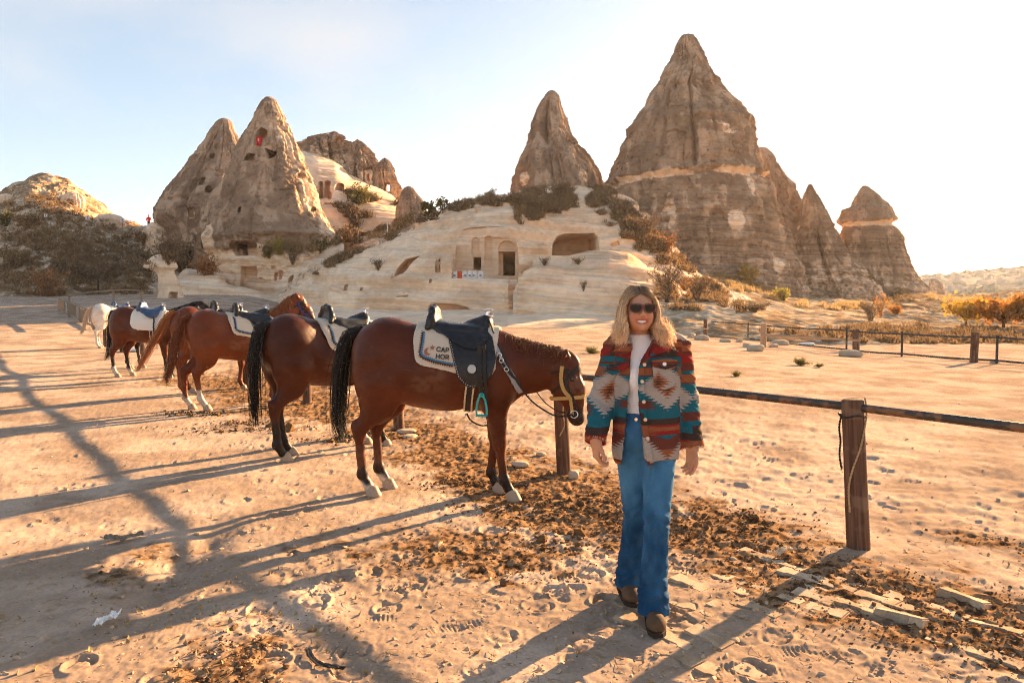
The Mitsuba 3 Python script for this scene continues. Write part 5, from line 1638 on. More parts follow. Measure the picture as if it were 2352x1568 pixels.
def saddle_on(H, label, padlabel, seatm='black_leather', padm='felt_cream', big=False, full=False, girth=True, stirm='turquoise_paint', capm='chrome'):
    k = thing('saddle_pad', padlabel, 'saddle pad')
    put('felt', set_on(H, TACK['bigpad' if big else 'pad']), padm, k, smooth=40)
    if not big:
        put('sawtooth_border', set_on(H, TACK['trim_brown']), 'trim_brown', k)
        put('sawtooth_band', set_on(H, TACK['trim_blue']), 'trim_blue', k)
    if full:
        put('lettering', set_on(H, TACK['lettering']), 'letter_black', k)
        put('emblem', set_on(H, TACK['emblem']), 'emblem_red', k)
    s = thing('saddle', label, 'saddle')
    put('seat', set_on(H, TACK['seat']), seatm, s, smooth=True)
    for a in (0, 1):
        if not big:
            put('flap', set_on(H, TACK['flaps'][a]), seatm, s, smooth=40)
        put('skirt', set_on(H, TACK['skirts'][a]), seatm, s, smooth=40)
        put('stirrup_leather', set_on(H, TACK['strap'][a]), 'strap_dark', s, smooth=40)
        put('stirrup', set_on(H, TACK['stirrup'][a]), stirm, s, smooth=40)
        if full:
            put('strap', set_on(H, TACK['strap2'][a]), 'strap_dark', s, smooth=40)
    put('horn', set_on(H, TACK['horn']), 'chrome', s, smooth=40)
    put('horn_cap', set_on(H, TACK['horn_cap']), capm, s, smooth=40)
    g = put('girth', set_on(H, TACK['girth']), 'strap_dark', s, smooth=40)
    for w in TACK['web']:
        put('webbing', set_on(H, w), 'web_cream', g, smooth=40)
    if full:
        put('badge', set_on(H, TACK['badge']), rough_plain('worn_metal', (.42, .40, .37), .4, .5, .7), s, smooth=40)
        put('badge_ring', set_on(H, TACK['badge_ring']), 'strap_dark', s, smooth=40)
    if not big:
        q = put('studs', set_on(H, TACK['studs']), 'chrome', s, smooth=40)
        labels[q] = {'kind': 'stuff'}
    return s


saddle_on(H1, 'black leather saddle with silver studs and a turquoise stirrup on the nearest horse', 'cream felt saddle pad with black lettering and saw-tooth border', full=True)
saddle_on(H2, 'black saddle on the dark brown horse, half hidden behind the nearest horse', 'cream saddle pad on the second horse')
saddle_on(H3, 'black leather saddle with a silver horn on the chestnut horse with raised head', 'cream saddle pad on the chestnut horse with raised head', stirm='chrome')
saddle_on(H3B, 'black saddle on the horse with the golden tail', 'cream saddle pad on the horse with the golden tail', stirm='chrome')
saddle_on(H4, 'blue saddle on the big white pad', 'big plain white saddle pad on the brown horse at left', 'blue_leather', 'felt_white', True, stirm='strap_dark')
saddle_on(H6, 'dark saddle on the white horse', 'white saddle pad on the white horse', 'blue_leather', 'felt_white', True, stirm='strap_dark')

# --- breast collar, bridle and reins of the near horse
k = thing('breast_collar', 'grey and brown breast strap across the shoulder of the nearest horse', 'strap')
put('strap', set_on(H1, TACK['collar']), 'web_grey', k, smooth=40)
put('strap', set_on(H1, TACK['collar_l']), 'web_grey', k, smooth=40)
put('tie_strap', set_on(H1, TACK['collar_strap']), 'strap_dark', k, smooth=40)
for a, b in ((1405, 455), (1390, 420), (1440, 515)):
    x, z = Lc([(a, b)])[0]
    put('buckle', set_on(H1, move(trimesh.creation.torus(.017, .004, 16, 6), mat(x, float(y_side(x, z)) - .03, z, rx=math.pi / 2))), 'chrome', k, smooth=True)


def bridle_on(H, label, main, second, full=False):
    """Halter straps round the head, in the head's own frame (a: along the head, b: towards the face)."""
    A, M = H['A'], H['M']
    k = thing('bridle', label, 'bridle')
    mesh = trimesh.Trimesh(H['V'], H['F'], process=False)

    def ring(a0, b0, a1, b1, w, name, m):
        """A band round the head in the plane through two points of its side view."""
        p0, p1 = A(a0, b0), A(a1, b1)
        c = 0.5 * (p0 + p1)
        u = (p0 - p1) / np.linalg.norm(p0 - p1)
        v = np.array([0, 1.0, 0])
        n = np.cross(u, v)
        t = np.linspace(0, 2 * np.pi, 49)[:-1]
        dirs = np.cos(t)[:, None] * u + np.sin(t)[:, None] * v
        rows = []
        for o in (-.5, .5):
            org = np.tile(c + n * o * w, (48, 1))
            loc, ray, _ = mesh.ray.intersects_location(org + dirs * .5, -dirs, multiple_hits=False)
            r = np.full(48, .08)
            r[ray] = np.linalg.norm(loc - org[ray], axis=1)
            r = np.minimum(r, np.median(r) * 1.9)
            r = ndimage.gaussian_filter1d(r, 1.0, mode='wrap')
            rows.append((org, r))
        V = np.vstack([rows[0][0] + dirs * (rows[0][1] + .002)[:, None], rows[0][0] + dirs * (rows[0][1] + .008)[:, None], rows[1][0] + dirs * (rows[1][1] + .008)[:, None], rows[1][0] + dirs * (rows[1][1] + .002)[:, None]])
        put(name, move((V, grid_faces(4, 48, True, True)), M), m, k, smooth=40)

    def cheek(pts, w, name, m, s):
        q = curve([A(a, b, 0) for a, b in pts], 16)
        org = q + [0, s * .4, 0]
        loc, ray, _ = mesh.ray.intersects_location(org, np.tile([0, -s, 0.0], (16, 1)), multiple_hits=False)
        y = np.full(16, np.nan)
        y[ray] = loc[:, 1]
        ok = np.isfinite(y)
        if ok.sum() < 2:
            return
        y = np.interp(np.arange(16), np.arange(16)[ok], y[ok])
        q[:, 1] = ndimage.gaussian_filter1d(y, 1, mode='nearest') + s * .006
        t = np.gradient(q, axis=0)
        n = np.cross(t, [0, s, 0])
        n /= np.linalg.norm(n, axis=1, keepdims=True)
        V = np.vstack([q - n * w / 2, q + n * w / 2])
        F = grid_faces(2, 16)
        N = np.tile([0, s, 0.0], (32, 1))
        put(name, move(shell(V, F, N, .005), M), m, k, smooth=40)

    ring(.60, .10, .52, -.12, .030, 'noseband', main)
    ring(.10, .10, .40, -.13, .020, 'throat_strap', second)
    ring(.13, .11, .06, -.06, .020, 'browband', second)
    for s in (-1, 1):
        cheek([(-.02, .0), (.2, -.035), (.4, -.035), (.55, .0)], .030, 'cheek_strap', main, s)
        cheek([(.05, .04), (.3, .0), (.55, .02), (.80, .03), (.88, .0)], .018, 'bit_strap', second, s)
        cheek([(.55, .0), (.72, -.01), (.88, -.02)], .026, 'lower_strap', main, s)
        p = A(.86, -.005)
        loc, ray, _ = mesh.ray.intersects_location([p + [0, s * .4, 0]], [[0, -s, 0.0]], multiple_hits=False)
        if len(loc):
            put('bit_ring', move(trimesh.creation.torus(.030, .0045, 20, 6), M @ mat(p[0], loc[0][1] + s * .010, p[2], rx=math.pi / 2)), 'chrome', k, smooth=True)
    return k


bridle_on(H1, 'tan halter and dark bridle with a silver bit ring on the nearest horse', 'web_yellow', 'strap_dark', True)
bridle_on(H3, 'dark blue halter on the raised chestnut head', 'web_blue', 'strap_dark')
bridle_on(H5, 'brown halter on the black horse', 'web_cream', 'strap_dark')
A = H1['A']
k = thing('reins', 'long leather reins running from the saddle horn to the bit of the nearest horse', 'reins')
for s, pts in ((-1, [(1292, 172), (1400, 400), (1500, 575), (1600, 715), (1700, 800), (1790, 850)]), (1, [(1292, 172), (1420, 400), (1560, 640), (1660, 780), (1740, 835), (1800, 850)])):
    L = Lc(pts)
    ys = np.array([-.06, -.20, -.265, -.25, -.20, -.12]) if s < 0 else np.array([.06, .20, .26, .24, .19, .12])
    P = [(x, y, z) for (x, z), y in zip(L, ys)] + [tuple(A(.86, -.01, s * .075))]
    put('rein', set_on(H1, tube(curve(P, 50), .008, 6, 0.45)), 'strap_dark', k, smooth=True)
L = Lc([(1130, 850), (1160, 900), (1230, 935), (1300, 930)])
k = thing('tether', 'thin dark strap hanging under the belly of the nearest horse', 'strap')
put('cord', set_on(H1, tube(curve([(x, -.05, z) for x, z in L], 24), .007, 6)), 'strap_dark', k, smooth=True)


# ------------------------------------------------------------------ the woman
vcol_mat('skin', 0.5, 0.35)
vcol_mat('hair_blond', 0.42, 0.45)
rough_plain('shirt_white', (0.74, 0.72, 0.72), 0.9, 0.1)
rough_plain('teeth_white', (0.80, 0.76, 0.68), 0.25, 0.5)
rough_plain('lens_dark', (0.012, 0.007, 0.006), 0.12, 0.22)
rough_plain('frame_red', (0.11, 0.022, 0.016), 0.25, 0.5)
rough_plain('button_horn', (0.62, 0.48, 0.34), 0.4, 0.5)
rough_plain('button_pearl', (0.72, 0.72, 0.76), 0.2, 0.6)
rough_plain('boot_sole', (0.035, 0.025, 0.020), 0.8, 0.2)


def boot_col(p, n, uv):
    return mikit.mix((0.075, 0.043, 0.026), (0.15, 0.09, 0.052), mikit.fbm(p.x * 30, p.y * 30, p.z * 30, 3))


proc_mat('boot_suede', boot_col, rough=0.85, spec=0.15)


def jacket_col(p, n, uv):
    """Woven zigzag pattern; uv in metres on the cloth: stepped diamonds over stripes, with saw-tooth edges."""
    x, z = uv.x, uv.y
    P = 0.30
    t = dr.abs((x / P + 0.15) - dr.floor(x / P + 0.15) - 0.5) * 2.0              # 0 at the middle of a diamond, 1 between two
    saw = (z / 0.0125) - dr.floor(z / 0.0125)
    ts = t + 0.26 * saw
    grey, teal, dark = mi.Color3f(0.31, 0.275, 0.245), mi.Color3f(0.010, 0.095, 0.13), mi.Color3f(0.045, 0.026, 0.02)
    red, rust, maroon = mi.Color3f(0.21, 0.016, 0.014), mi.Color3f(0.22, 0.075, 0.032), mi.Color3f(0.11, 0.03, 0.020)
    w = z - dr.floor(z / 0.60) * 0.60                                             # the repeat up the cloth
    c = mi.Color3f(maroon)

    def lay(c, m, k):
        return dr.select(m, k, c)

    c = lay(c, (w > 0.035) & (w < 0.075), rust)
    c = lay(c, (w < 0.035) & (dr.abs(w - 0.017) < 0.016 - 0.045 * dr.abs(ts - 0.35)), grey)
    c = lay(c, (w > 0.02) & (w < 0.145) & ((w - 0.02) / 0.125 < (ts - 0.08) * 1.15), grey)
    c = lay(c, (w > 0.105) & (w < 0.145) & ((w - 0.105) / 0.04 > 1.35 - ts * 0.2 - 0.9 * (1 - ts)) & (ts < 0.45), teal)
    c = lay(c, (w >= 0.145) & (w < 0.205), dr.select((saw * 0.4 + t) > 0.75, rust, red))
    c = lay(c, (w >= 0.165) & (w < 0.185), rust)
    c = lay(c, (w >= 0.195) & (w < 0.225), dark)
    c = lay(c, (w >= 0.225) & (w < 0.50), teal)
    c = lay(c, (w >= 0.225) & (w < 0.255) & (t > 0.8), dark)
    d = dr.abs(w - 0.375) / 0.105
    c = lay(c, (w >= 0.27) & (w < 0.49) & (d < 1.18 - ts * 0.25) & (d > 0.62 - 0.1 * saw) & (ts > 0.62), maroon)
    c = lay(c, (d + ts * 0.95 < 1.12) & (w > 0.25), grey)
    c = lay(c, (d + ts * 1.2 < 0.58), rust)
    c = lay(c, (d + ts * 1.5 < 0.36), dark)
    c = lay(c, (w >= 0.44) & (ts > 0.5) & (w < 0.475), rust)
    c = lay(c, (w >= 0.455) & (ts < 0.55), dr.select(saw > 0.5, dark, teal))
    c = lay(c, (w >= 0.49) & (w < 0.60), maroon)
    c = lay(c, (w >= 0.50) & (w < 0.53) & (ts < 0.75), teal)
    c = lay(c, (w >= 0.525) & (w < 0.56), dr.select(ts > 0.55, red, dark))
    c = lay(c, (w >= 0.575), rust)
    wv = mikit.noise(p.x * 420, p.y * 420, p.z * 420)
    fz = mikit.fbm(p.x * 60, p.y * 60, p.z * 60, 3)
    return c * (0.72 + 0.34 * wv + 0.22 * fz) + 0.006


proc_mat('jacket_wool', jacket_col, rough=0.95, spec=0.08)


def denim_col(p, n, uv):
    """uv.x: how faded the cloth is."""
    f = mikit.fbm(p.x * 16, p.y * 16, p.z * 7, 3)
    wv = mikit.noise(p.x * 300, p.y * 300, p.z * 700)
    return mikit.mix((0.008, 0.045, 0.115), (0.065, 0.20, 0.365), mikit.smoothstep(0.1, 1.0, uv.x + (f - 0.5) * 0.6)) * (0.75 + 0.4 * wv)


proc_mat('denim', denim_col, rough=0.9, spec=0.1)
rough_plain('stitch', (0.40, 0.36, 0.32), 0.9, 0.1)

WFOOT = on_ground(1480, 1418)
WM = mat(WFOOT[0] - .035, WFOOT[1] + .03, WFOOT[2], 0.0, 1.0)
W = thing('person', 'smiling woman in dark sunglasses, woven zigzag jacket and flared blue jeans, walking towards the camera', 'person')


def wput(name, mesh, m, parent=None, **kw):
    return put(name, move(mesh, WM), m, parent or W, **kw)


# --- body: head, neck, forearms and hands as one skin
SH = {1: (.195, .025, 1.365), -1: (-.100, .025, 1.365)}
ELB = {1: (.250, .055, 1.095), -1: (-.180, .055, 1.085)}
WR = {1: (.272, -.02, .872), -1: (-.222, -.075, .912)}
head = [el((0, .022, 1.583), (.074, .092, .086), .03), el((0, -.022, 1.550), (.061, .074, .086), .03), el((0, -.042, 1.492), (.039, .046, .034), .026), el((0, -.078, 1.470), (.017, .016, .013), .02),
        rc((-.038, .005, 1.505), (-.024, -.05, 1.478), .020, .014, .025), rc((.038, .005, 1.505), (.024, -.05, 1.478), .020, .014, .025)]
for s in (-1, 1):
    head += [el((s * .035, -.068, 1.530), (.022, .018, .017), .025), el((s * .031, -.088, 1.569), (.018, .012, .012), .012, None, '-'), el((s * .073, .012, 1.547), (.009, .020, .030), .01), el((s * .030, -.087, 1.584), (.026, .009, .006), .014),
             el((s * .011, -.100, 1.529), (.0085, .010, .007), .008), el((s * .034, -.064, 1.505), (.018, .016, .018), .025)]
head += [rc((0, -.089, 1.570), (0, -.109, 1.536), .0078, .0105, .012), el((0, -.105, 1.533), (.0105, .010, .008), .008),
         ]
LIPU, LIPL = [(-.030, -.0735, 1.5085), (-.016, -.0850, 1.5090), (0, -.0905, 1.5105), (.016, -.0850, 1.5090), (.030, -.0735, 1.5085)], [(-.030, -.0735, 1.5085), (-.017, -.0830, 1.4945), (0, -.0885, 1.4885), (.017, -.0830, 1.4945), (.030, -.0735, 1.5085)]
for LL, r in ((LIPU, .0046), (LIPL, .0058)):
    for q0, q1 in zip(LL[:-1], LL[1:]):
        head.append(rc(q0, q1, r if q0[0] else r * 1.1, r, .005))
head += [el((0, -.096, 1.4995), (.017, .016, .0072), .004, None, '-'), el((-.017, -.088, 1.5015), (.011, .014, .0052), .004, None, '-'), el((.017, -.088, 1.5015), (.011, .014, .0052), .004, None, '-')]
neck = [rc((0, .030, 1.50), (.012, .032, 1.39), .046, .052, .016), rc((-.07, .03, 1.36), (.14, .03, 1.36), .05, .05, .05), el((.045, .03, 1.25), (.13, .085, .15), .05)]


def hand(s, wr, curl, turn, open_=0.0):
    """Relaxed hand hanging from the wrist: palm, four bent fingers and a thumb on the front side."""
    wr = np.array(wr)
    inn = -s                                              # towards the body
    pr, ct, st_ = [], math.cos(turn), math.sin(turn)

    def Q(x, y, z):
        x = inn * x
        return wr + np.array([x * ct - y * st_, x * st_ + y * ct, z])

    pr += [rc(Q(0, 0, .02), Q(0, 0, -.005), .024, .022, .02), rc(Q(.002, -.012, -.012), Q(.003, -.022, -.078), .019, .0125, .016), rc(Q(.002, .006, -.012), Q(.003, .002, -.080), .018, .0125, .016), rc(Q(.003, .020, -.015), Q(.005, .024, -.072), .016, .0115, .014)]
    for k, (y, L) in enumerate(((-.029, .068), (-.010, .076), (.010, .071), (.029, .056))):
        c = curl * (1 + .22 * k)
        a, p = 0.15 + c * .45, Q(.004, y, -.080)
        loc = np.array([.004, y, -.080])
        for seg, (fr, r0, r1) in enumerate(((.45, .0086, .0080), (.32, .0079, .0072), (.23, .0071, .0060))):
            nx = loc + L * fr * np.array([math.sin(a), y * .04, -math.cos(a)])
            pr.append(rc(Q(*loc), Q(*nx), r0, r1, .003))
            loc, a = nx, a + c * .75
    pr += [rc(Q(.006, -.020, -.012), Q(.016, -.044, -.045), .014, .0108, .012), rc(Q(.016, -.044, -.045), Q(.024, -.052, -.072), .0100, .0088, .004), rc(Q(.024, -.052, -.072), Q(.028, -.048, -.094), .0086, .0066, .003)]
    return pr


body = head + neck
P, D, lo, h = sdf_grid(body, 0.0028)
Vh, Fh = relax(*nets(D, lo, h), 1)
parts = [(Vh, Fh)]
for s in (-1, 1):
    fa = [rc(ELB[s], WR[s], .034, .026, .02)]
    P, D, lo, h = sdf_grid(fa + hand(s, WR[s], .75 if s < 0 else .5, -.25 * s if s < 0 else .55), 0.0033)
    parts.append(relax(*nets(D, lo, h), 1))
# the arms run on inside the sleeves to the shoulders, so that the skin is one body
arms = []
for s in (-1, 1):
    arms += [rc((.045, .03, 1.33), SH[s], .06, .05, .03), rc(SH[s], ELB[s], .044, .034, .03), rc(ELB[s], (np.array(ELB[s]) + np.array(WR[s])) / 2, .034, .030, .02)]
P, D, lo, h = sdf_grid(arms, 0.008)
parts.append(nets(D, lo, h))
skin = None
for q in parts:
    mnf = to_man(q)
    skin = mnf if skin is None else skin + mnf
Vs, Fs = of_man(skin)
n = nz(Vs, 40, 3, 3)[:, None]
cs = np.array([.50, .245, .140]) * (0.90 + 0.2 * n)
lip = np.exp(-((Vs[:, 2] - (1.5015 + 0.55 * np.clip(np.abs(Vs[:, 0]) - .012, 0, 1) * .35)) / .0150) ** 6) * np.exp(-(Vs[:, 0] / .034) ** 4) * (Vs[:, 1] < -.070)
cs = cs * (1 - lip[:, None]) + np.array([.36, .105, .085]) * lip[:, None]
brow = np.exp(-((Vs[:, 2] - 1.588 + 0.25 * np.abs(np.abs(Vs[:, 0]) - .028)) / .0035) ** 2) * (np.abs(np.abs(Vs[:, 0]) - .03) < .02) * (Vs[:, 1] < -.05)
cs = cs * (1 - .6 * brow[:, None]) + np.array([.16, .10, .06]) * .6 * brow[:, None]
blush = np.exp(-(((np.abs(Vs[:, 0]) - .04) / .018) ** 2 + ((Vs[:, 2] - 1.52) / .016) ** 2)) * (Vs[:, 1] < -.04)
cs = cs * (1 - blush[:, None] * [0.0, .14, .14])
wput('body', (Vs, Fs), 'skin', smooth=True, color=cs)
u = np.linspace(-1, 1, 33)
tv = np.array([[(.0265 * a, -.0868 + .0125 * a * a, 1.4995 + .0078 * b * (1 - .35 * a * a) + 0.0050 * a * a) for a in u] for b in (-1, 1)])
wput('teeth', shell(tv.reshape(-1, 3), grid_faces(2, 33)[:, ::-1], np.tile([0, 1.0, 0], (66, 1)), .006), 'teeth_white', smooth=40)
for s in (-1, 1):
    wput('eye', move(trimesh.creation.icosphere(2, .0115), mat(s * .031, -.079, 1.567)), 'eye_gloss', smooth=True)

# --- sunglasses
def soft(pts, k=2):
    p = np.array(pts)
    for _ in range(k):
        q = np.roll(p, -1, 0)
        p = np.stack([.75 * p + .25 * q, .25 * p + .75 * q], 1).reshape(-1, 2)
    return p


def lens(s):
    pts = [(.008, .016), (.035, .019), (.060, .018), (.0635, .006), (.056, -.014), (.043, -.021), (.026, -.0215), (.013, -.015), (.008, 0)]
    return Polygon(soft([(s * x * .94, z * .90 - .001) for x, z in pts]))


def curved(poly, y0, th, size=.008):
    v, f = flat_poly(poly, size)
    P = np.stack([v[:, 0], y0 + 5.0 * v[:, 0] ** 2 * (1 + 0 * v[:, 0]), 1.567 + v[:, 1]], -1)
    n = vnormals(P, f)
    if n[:, 1].mean() > 0:
        f, n = f[:, ::-1], -n
    return shell(P, f, n, th)


G_ = W + '__sunglasses'
fr = lens(1).buffer(.0055).union(lens(-1).buffer(.0055)).union(Polygon([(-.012, .004), (.012, .004), (.012, .014), (-.012, .014)]))
gk = wput('sunglasses', curved(fr.difference(lens(1)).difference(lens(-1)), -.112, .005), 'frame_red', smooth=40)
for s in (-1, 1):
    wput('lens', curved(lens(s).buffer(.001), -.1105, .003), 'lens_dark', gk, smooth=40)
    wput('temple', tube(curve([(s * .069, -.086, 1.579), (s * .076, -.03, 1.577), (s * .077, .02, 1.572)], 8), .0038, 6, 1.6), 'frame_red', gk, smooth=True)

# --- shirt
pr = [el((.045, .015, 1.24), (.135, .092, .17), .05), el((.045, .015, 1.05), (.122, .088, .17), .05), rc((.006, .022, 1.375), (.004, .020, 1.435), .056, .0525, .02), rc((-.06, .028, 1.345), (.15, .028, 1.345), .055, .055, .05),
      el((-.005, -.042, 1.225), (.05, .040, .055), .05), el((.10, -.045, 1.225), (.05, .042, .055), .05)]
def cut_top(P, D):
    return np.maximum(D, P[..., 2] - 1.438 - 0.12 * (P[..., 1] - .02))
P, D, lo, h = sdf_grid(pr, 0.006, post=cut_top)
Vt, Ft = relax(*nets(D, lo, h), 1)
Vt = Vt + vnormals(Vt, Ft) * ((nz(Vt * [1, 1, 1.6], 22, 2, 4) - .5) * .006)[:, None]
wput('shirt', (Vt, Ft), 'shirt_white', smooth=True)

# --- jeans
HIPS = {1: (.108, .005, .88), -1: (-.024, .03, .88)}
KNEE = {1: (.084, -.075, .51), -1: (.008, .085, .50)}
ANK = {1: (.066, -.075, .06), -1: (.000, .225, .10)}
pr = [el((.045, .02, .93), (.146, .110, .13), .05), rc((.045, .018, 1.06), (.045, .018, .96), .125, .14, .04, 1.35)]
for s in (-1, 1):
    k2 = np.array(KNEE[s]) * .55 + np.array(ANK[s]) * .45
    pr += [rc(HIPS[s], KNEE[s], .090 if s > 0 else .088, .062, .012, 1.0), rc(KNEE[s], k2, .061, .063, .008), rc(k2, np.array(ANK[s]) - [0, 0, .06], .063, .080, .008, 1.0)]
def cut_jeans(P, D):
    D = np.maximum(D, P[..., 2] - 1.045)
    f = P[..., 1] < .08
    D = np.maximum(D, np.where(f, .045 - 0.10 * (P[..., 1] + .085) - P[..., 2], .075 - P[..., 2]))
    return D
P, D, lo, h = sdf_grid(pr, 0.0065, post=cut_jeans)
Vj, Fj = relax(*nets(D, lo, h), 1)
Nj = vnormals(Vj, Fj)
kn = np.exp(-((Vj[:, 2] - .53) / .07) ** 2) + .9 * np.exp(-((Vj[:, 2] - .17) / .12) ** 2) + .6 * np.exp(-((Vj[:, 2] - .84) / .06) ** 2)
fold = (meshkit.fbm(Vj * [9, 9, 30] + np.stack([0 * Vj[:, 0], 0 * Vj[:, 0], 60 * np.abs(Vj[:, 0] - .08)], -1) * .3, 3, 12) - .5) * .034 * kn + (meshkit.fbm(Vj * [22, 22, 5], 2, 13) - .5) * .020 * sstep(.45, .1, Vj[:, 2])
Vj = Vj + Nj * (fold * (np.abs(Nj[:, 2]) < .8))[:, None]
fade = .42 + .34 * np.exp(-((Vj[:, 2] - .72) / .16) ** 2) - .10 * sstep(.50, .3, Vj[:, 2]) + .2 * sstep(.12, .04, Vj[:, 2]) + .7 * (nz(Vj * [1, 1, .45], 13, 3, 31) - .5)
wput('jeans', (Vj, Fj), 'denim', smooth=True, uv=np.stack([fade, 0 * fade], -1))
JK = W + '__jeans'
wput('button', move(trimesh.creation.cylinder(.008, .006, sections=14), mat(-.028, -.098, 1.022, rx=math.pi / 2)), 'chrome', JK, smooth=40)

# --- boots
for s in (-1, 1):
    a = np.array(ANK[s])
    yaw = -.10 if s > 0 else .05
    lift = 0.0 if s > 0 else .015
    base = np.array([a[0] + (.008 if s > 0 else -.012), a[1] - (.0 if s > 0 else .0), lift])
    B = [rc((0, .045, .05), (0, -.10, .045), .038, .041, .04, 1.0), rc((0, .03, .05), (0, .03, .16), .04, .042, .04), el((0, -.115, .040), (.042, .055, .034), .03)]
    P, D, lo, h = sdf_grid(B, 0.005, post=lambda P, D: np.maximum(D, .018 - P[..., 2]))
    Mb = mat(*base, rz=yaw)
    bk = wput('boot', move(relax(*nets(D, lo, h), 1), Mb), 'boot_suede', smooth=True)
    so = Polygon([(.036, .08), (.040, 0), (.043, -.08), (.040, -.135), (.022, -.165), (-.018, -.166), (-.038, -.14), (-.043, -.08), (-.040, 0), (-.036, .08), (0, .095)]).buffer(.004)
    e = trimesh.creation.extrude_polygon(so, .022, engine='earcut')
    wput('sole', move(e, Mb), 'boot_sole', bk, smooth=40)

# --- jacket
pr = [rc((.047, .015, 1.27), (.044, .012, .86), .152, .174, .06, 1.32), rc((-.075, .025, 1.375), (.170, .025, 1.375), .062, .062, .06), rc((-.02, .035, 1.40), (.09, .035, 1.40), .06, .06, .04)]
for s in (-1, 1):
    w = np.array(WR[s]) * 1.0
    pr += [rc(np.array(SH[s]) + [s * .0, 0, 0], ELB[s], .074, .065, .035), rc(ELB[s], w + (w - np.array(ELB[s])) * .12, .064, .054, .03)]
ZC = [.78, .795, .896, 1.06, 1.21, 1.275, 1.33, 1.383, 1.43, 1.5]
XR = [.030, .026, .010, -.008, -.016, -.013, .012, .048, .075, .09]
XL = [-.094, -.092, -.082, -.066, -.056, -.052, -.048, -.046, -.052, -.06]


def cut_jacket(P, D):
    x, y, z = P[..., 0], P[..., 1], P[..., 2]
    D = np.maximum(D, np.where((x > -.155) & (x < .215), .800 + .02 * np.sin(x * 14) - z, -1))
    wedge = np.maximum.reduce([np.interp(z, ZC, XL) - x, x - np.interp(z, ZC, XR), y - .02])
    D = np.maximum(D, -wedge)
    for s in (-1, 1):
        e, w = np.array(ELB[s]), np.array(WR[s])
        d = (w - e) / np.linalg.norm(w - e)
        q = (P - (w + d * .005)) @ d
        D = np.maximum(D, np.where(s * (x - .03) > .175 if s > 0 else (x < -.135), q, -1))
    neckh = np.sqrt((x - .01) ** 2 + (y - .015) ** 2) - .062
    return np.maximum(D, -np.maximum(neckh, 1.34 - z))


P, D, lo, h = sdf_grid(pr, 0.0062, post=cut_jacket)
JD, JLO, JH = D, lo, h
Vk, Fk = relax(*nets(D, lo, h), 1)
Nk = vnormals(Vk, Fk)
sl = {s: np.zeros(len(Vk)) for s in (-1, 1)}
for s in (-1, 1):
    e, w, sh = np.array(ELB[s]), np.array(WR[s]), np.array(SH[s])
    d1 = prim_sdf(rc(sh, e, .08, .072), Vk)
    d2 = prim_sdf(rc(e, w, .071, .06), Vk)
    sl[s] = np.minimum(d1, d2) < .012
    sl[s] &= (Vk[:, 0] > .205) if s > 0 else (Vk[:, 0] < -.120)
arm = sl[1] | sl[-1]
amp = np.where(arm, .013, .010)
fold = (meshkit.fbm(Vk * [14, 14, 26] + 3, 3, 21) - .5) * amp + arm * (meshkit.fbm(Vk * [6, 6, 44] + np.stack([0 * Vk[:, 0]] * 2 + [Vk[:, 0] * 30], -1), 2, 22) - .5) * .014
Vk = Vk + Nk * fold[:, None]
uvk = np.stack([Vk[:, 0] - .022, Vk[:, 2] - .80], -1)
for s in (-1, 1):
    ax = np.interp(Vk[:, 2], [WR[s][2], ELB[s][2], SH[s][2]], [WR[s][0], ELB[s][0], SH[s][0]])
    uvk[sl[s], 0] = (Vk[:, 0] - ax)[sl[s]] * 1.1 + (.075 if s > 0 else -.06) + .15
    uvk[sl[s], 1] = (Vk[:, 2] - .80)[sl[s]] * .86 + (.10 if s > 0 else .07)
JAK = wput('jacket', (Vk, Fk), 'jacket_wool', smooth=True, uv=uvk)
# front map for collar, pockets, placket, buttons
half = np.argmax(D < 0, axis=1)
anyj = (D < 0).any(1)
ii, jj = np.indices(half.shape)
am = np.clip(half - 1, 0, None)
d0, d1 = D[ii, am, jj], D[ii, half, jj]
JY = lo[1] + h * am + h * d0 / np.where(np.abs(d0 - d1) < 1e-9, 1, d0 - d1)
JY[~anyj] = np.nan
JY[np.abs(JY - .02) < .03] = np.nan
ix = ndimage.distance_transform_edt(~np.isfinite(JY), return_distances=False, return_indices=True)
JY = ndimage.gaussian_filter(JY[tuple(ix)], 1.5)


def j_front(x, z):
    return ndimage.map_coordinates(JY, np.stack([(np.atleast_1d(x) - lo_j[0]) / h_j, (np.atleast_1d(z) - lo_j[2]) / h_j]), order=1, mode='nearest')


lo_j, h_j = lo, h


def Pc(pts):
    return [((a - 490) / 1396.0, 1.68 - (b - 85) / 1396.0) for a, b in pts]


def jpatch(name, pts, off, th, parent=JAK, du=.0, dv=0.0, m='jacket_wool', rnd=.006):
    poly = Polygon(Pc(pts)).buffer(rnd).buffer(-rnd)
    v, f = flat_poly(poly, .012)
    Pq = np.stack([v[:, 0], j_front(v[:, 0], v[:, 1]) - off, v[:, 1]], -1)
    n = vnormals(Pq, f)
    if n[:, 1].mean() > 0:
        f, n = f[:, ::-1], -n
    V, F = shell(Pq, f, n, th)
    uv = np.stack([V[:, 0] - .022 + du, V[:, 2] - .80 + dv], -1)
    return wput(name, (V, F), m, parent, uv=uv, smooth=True)


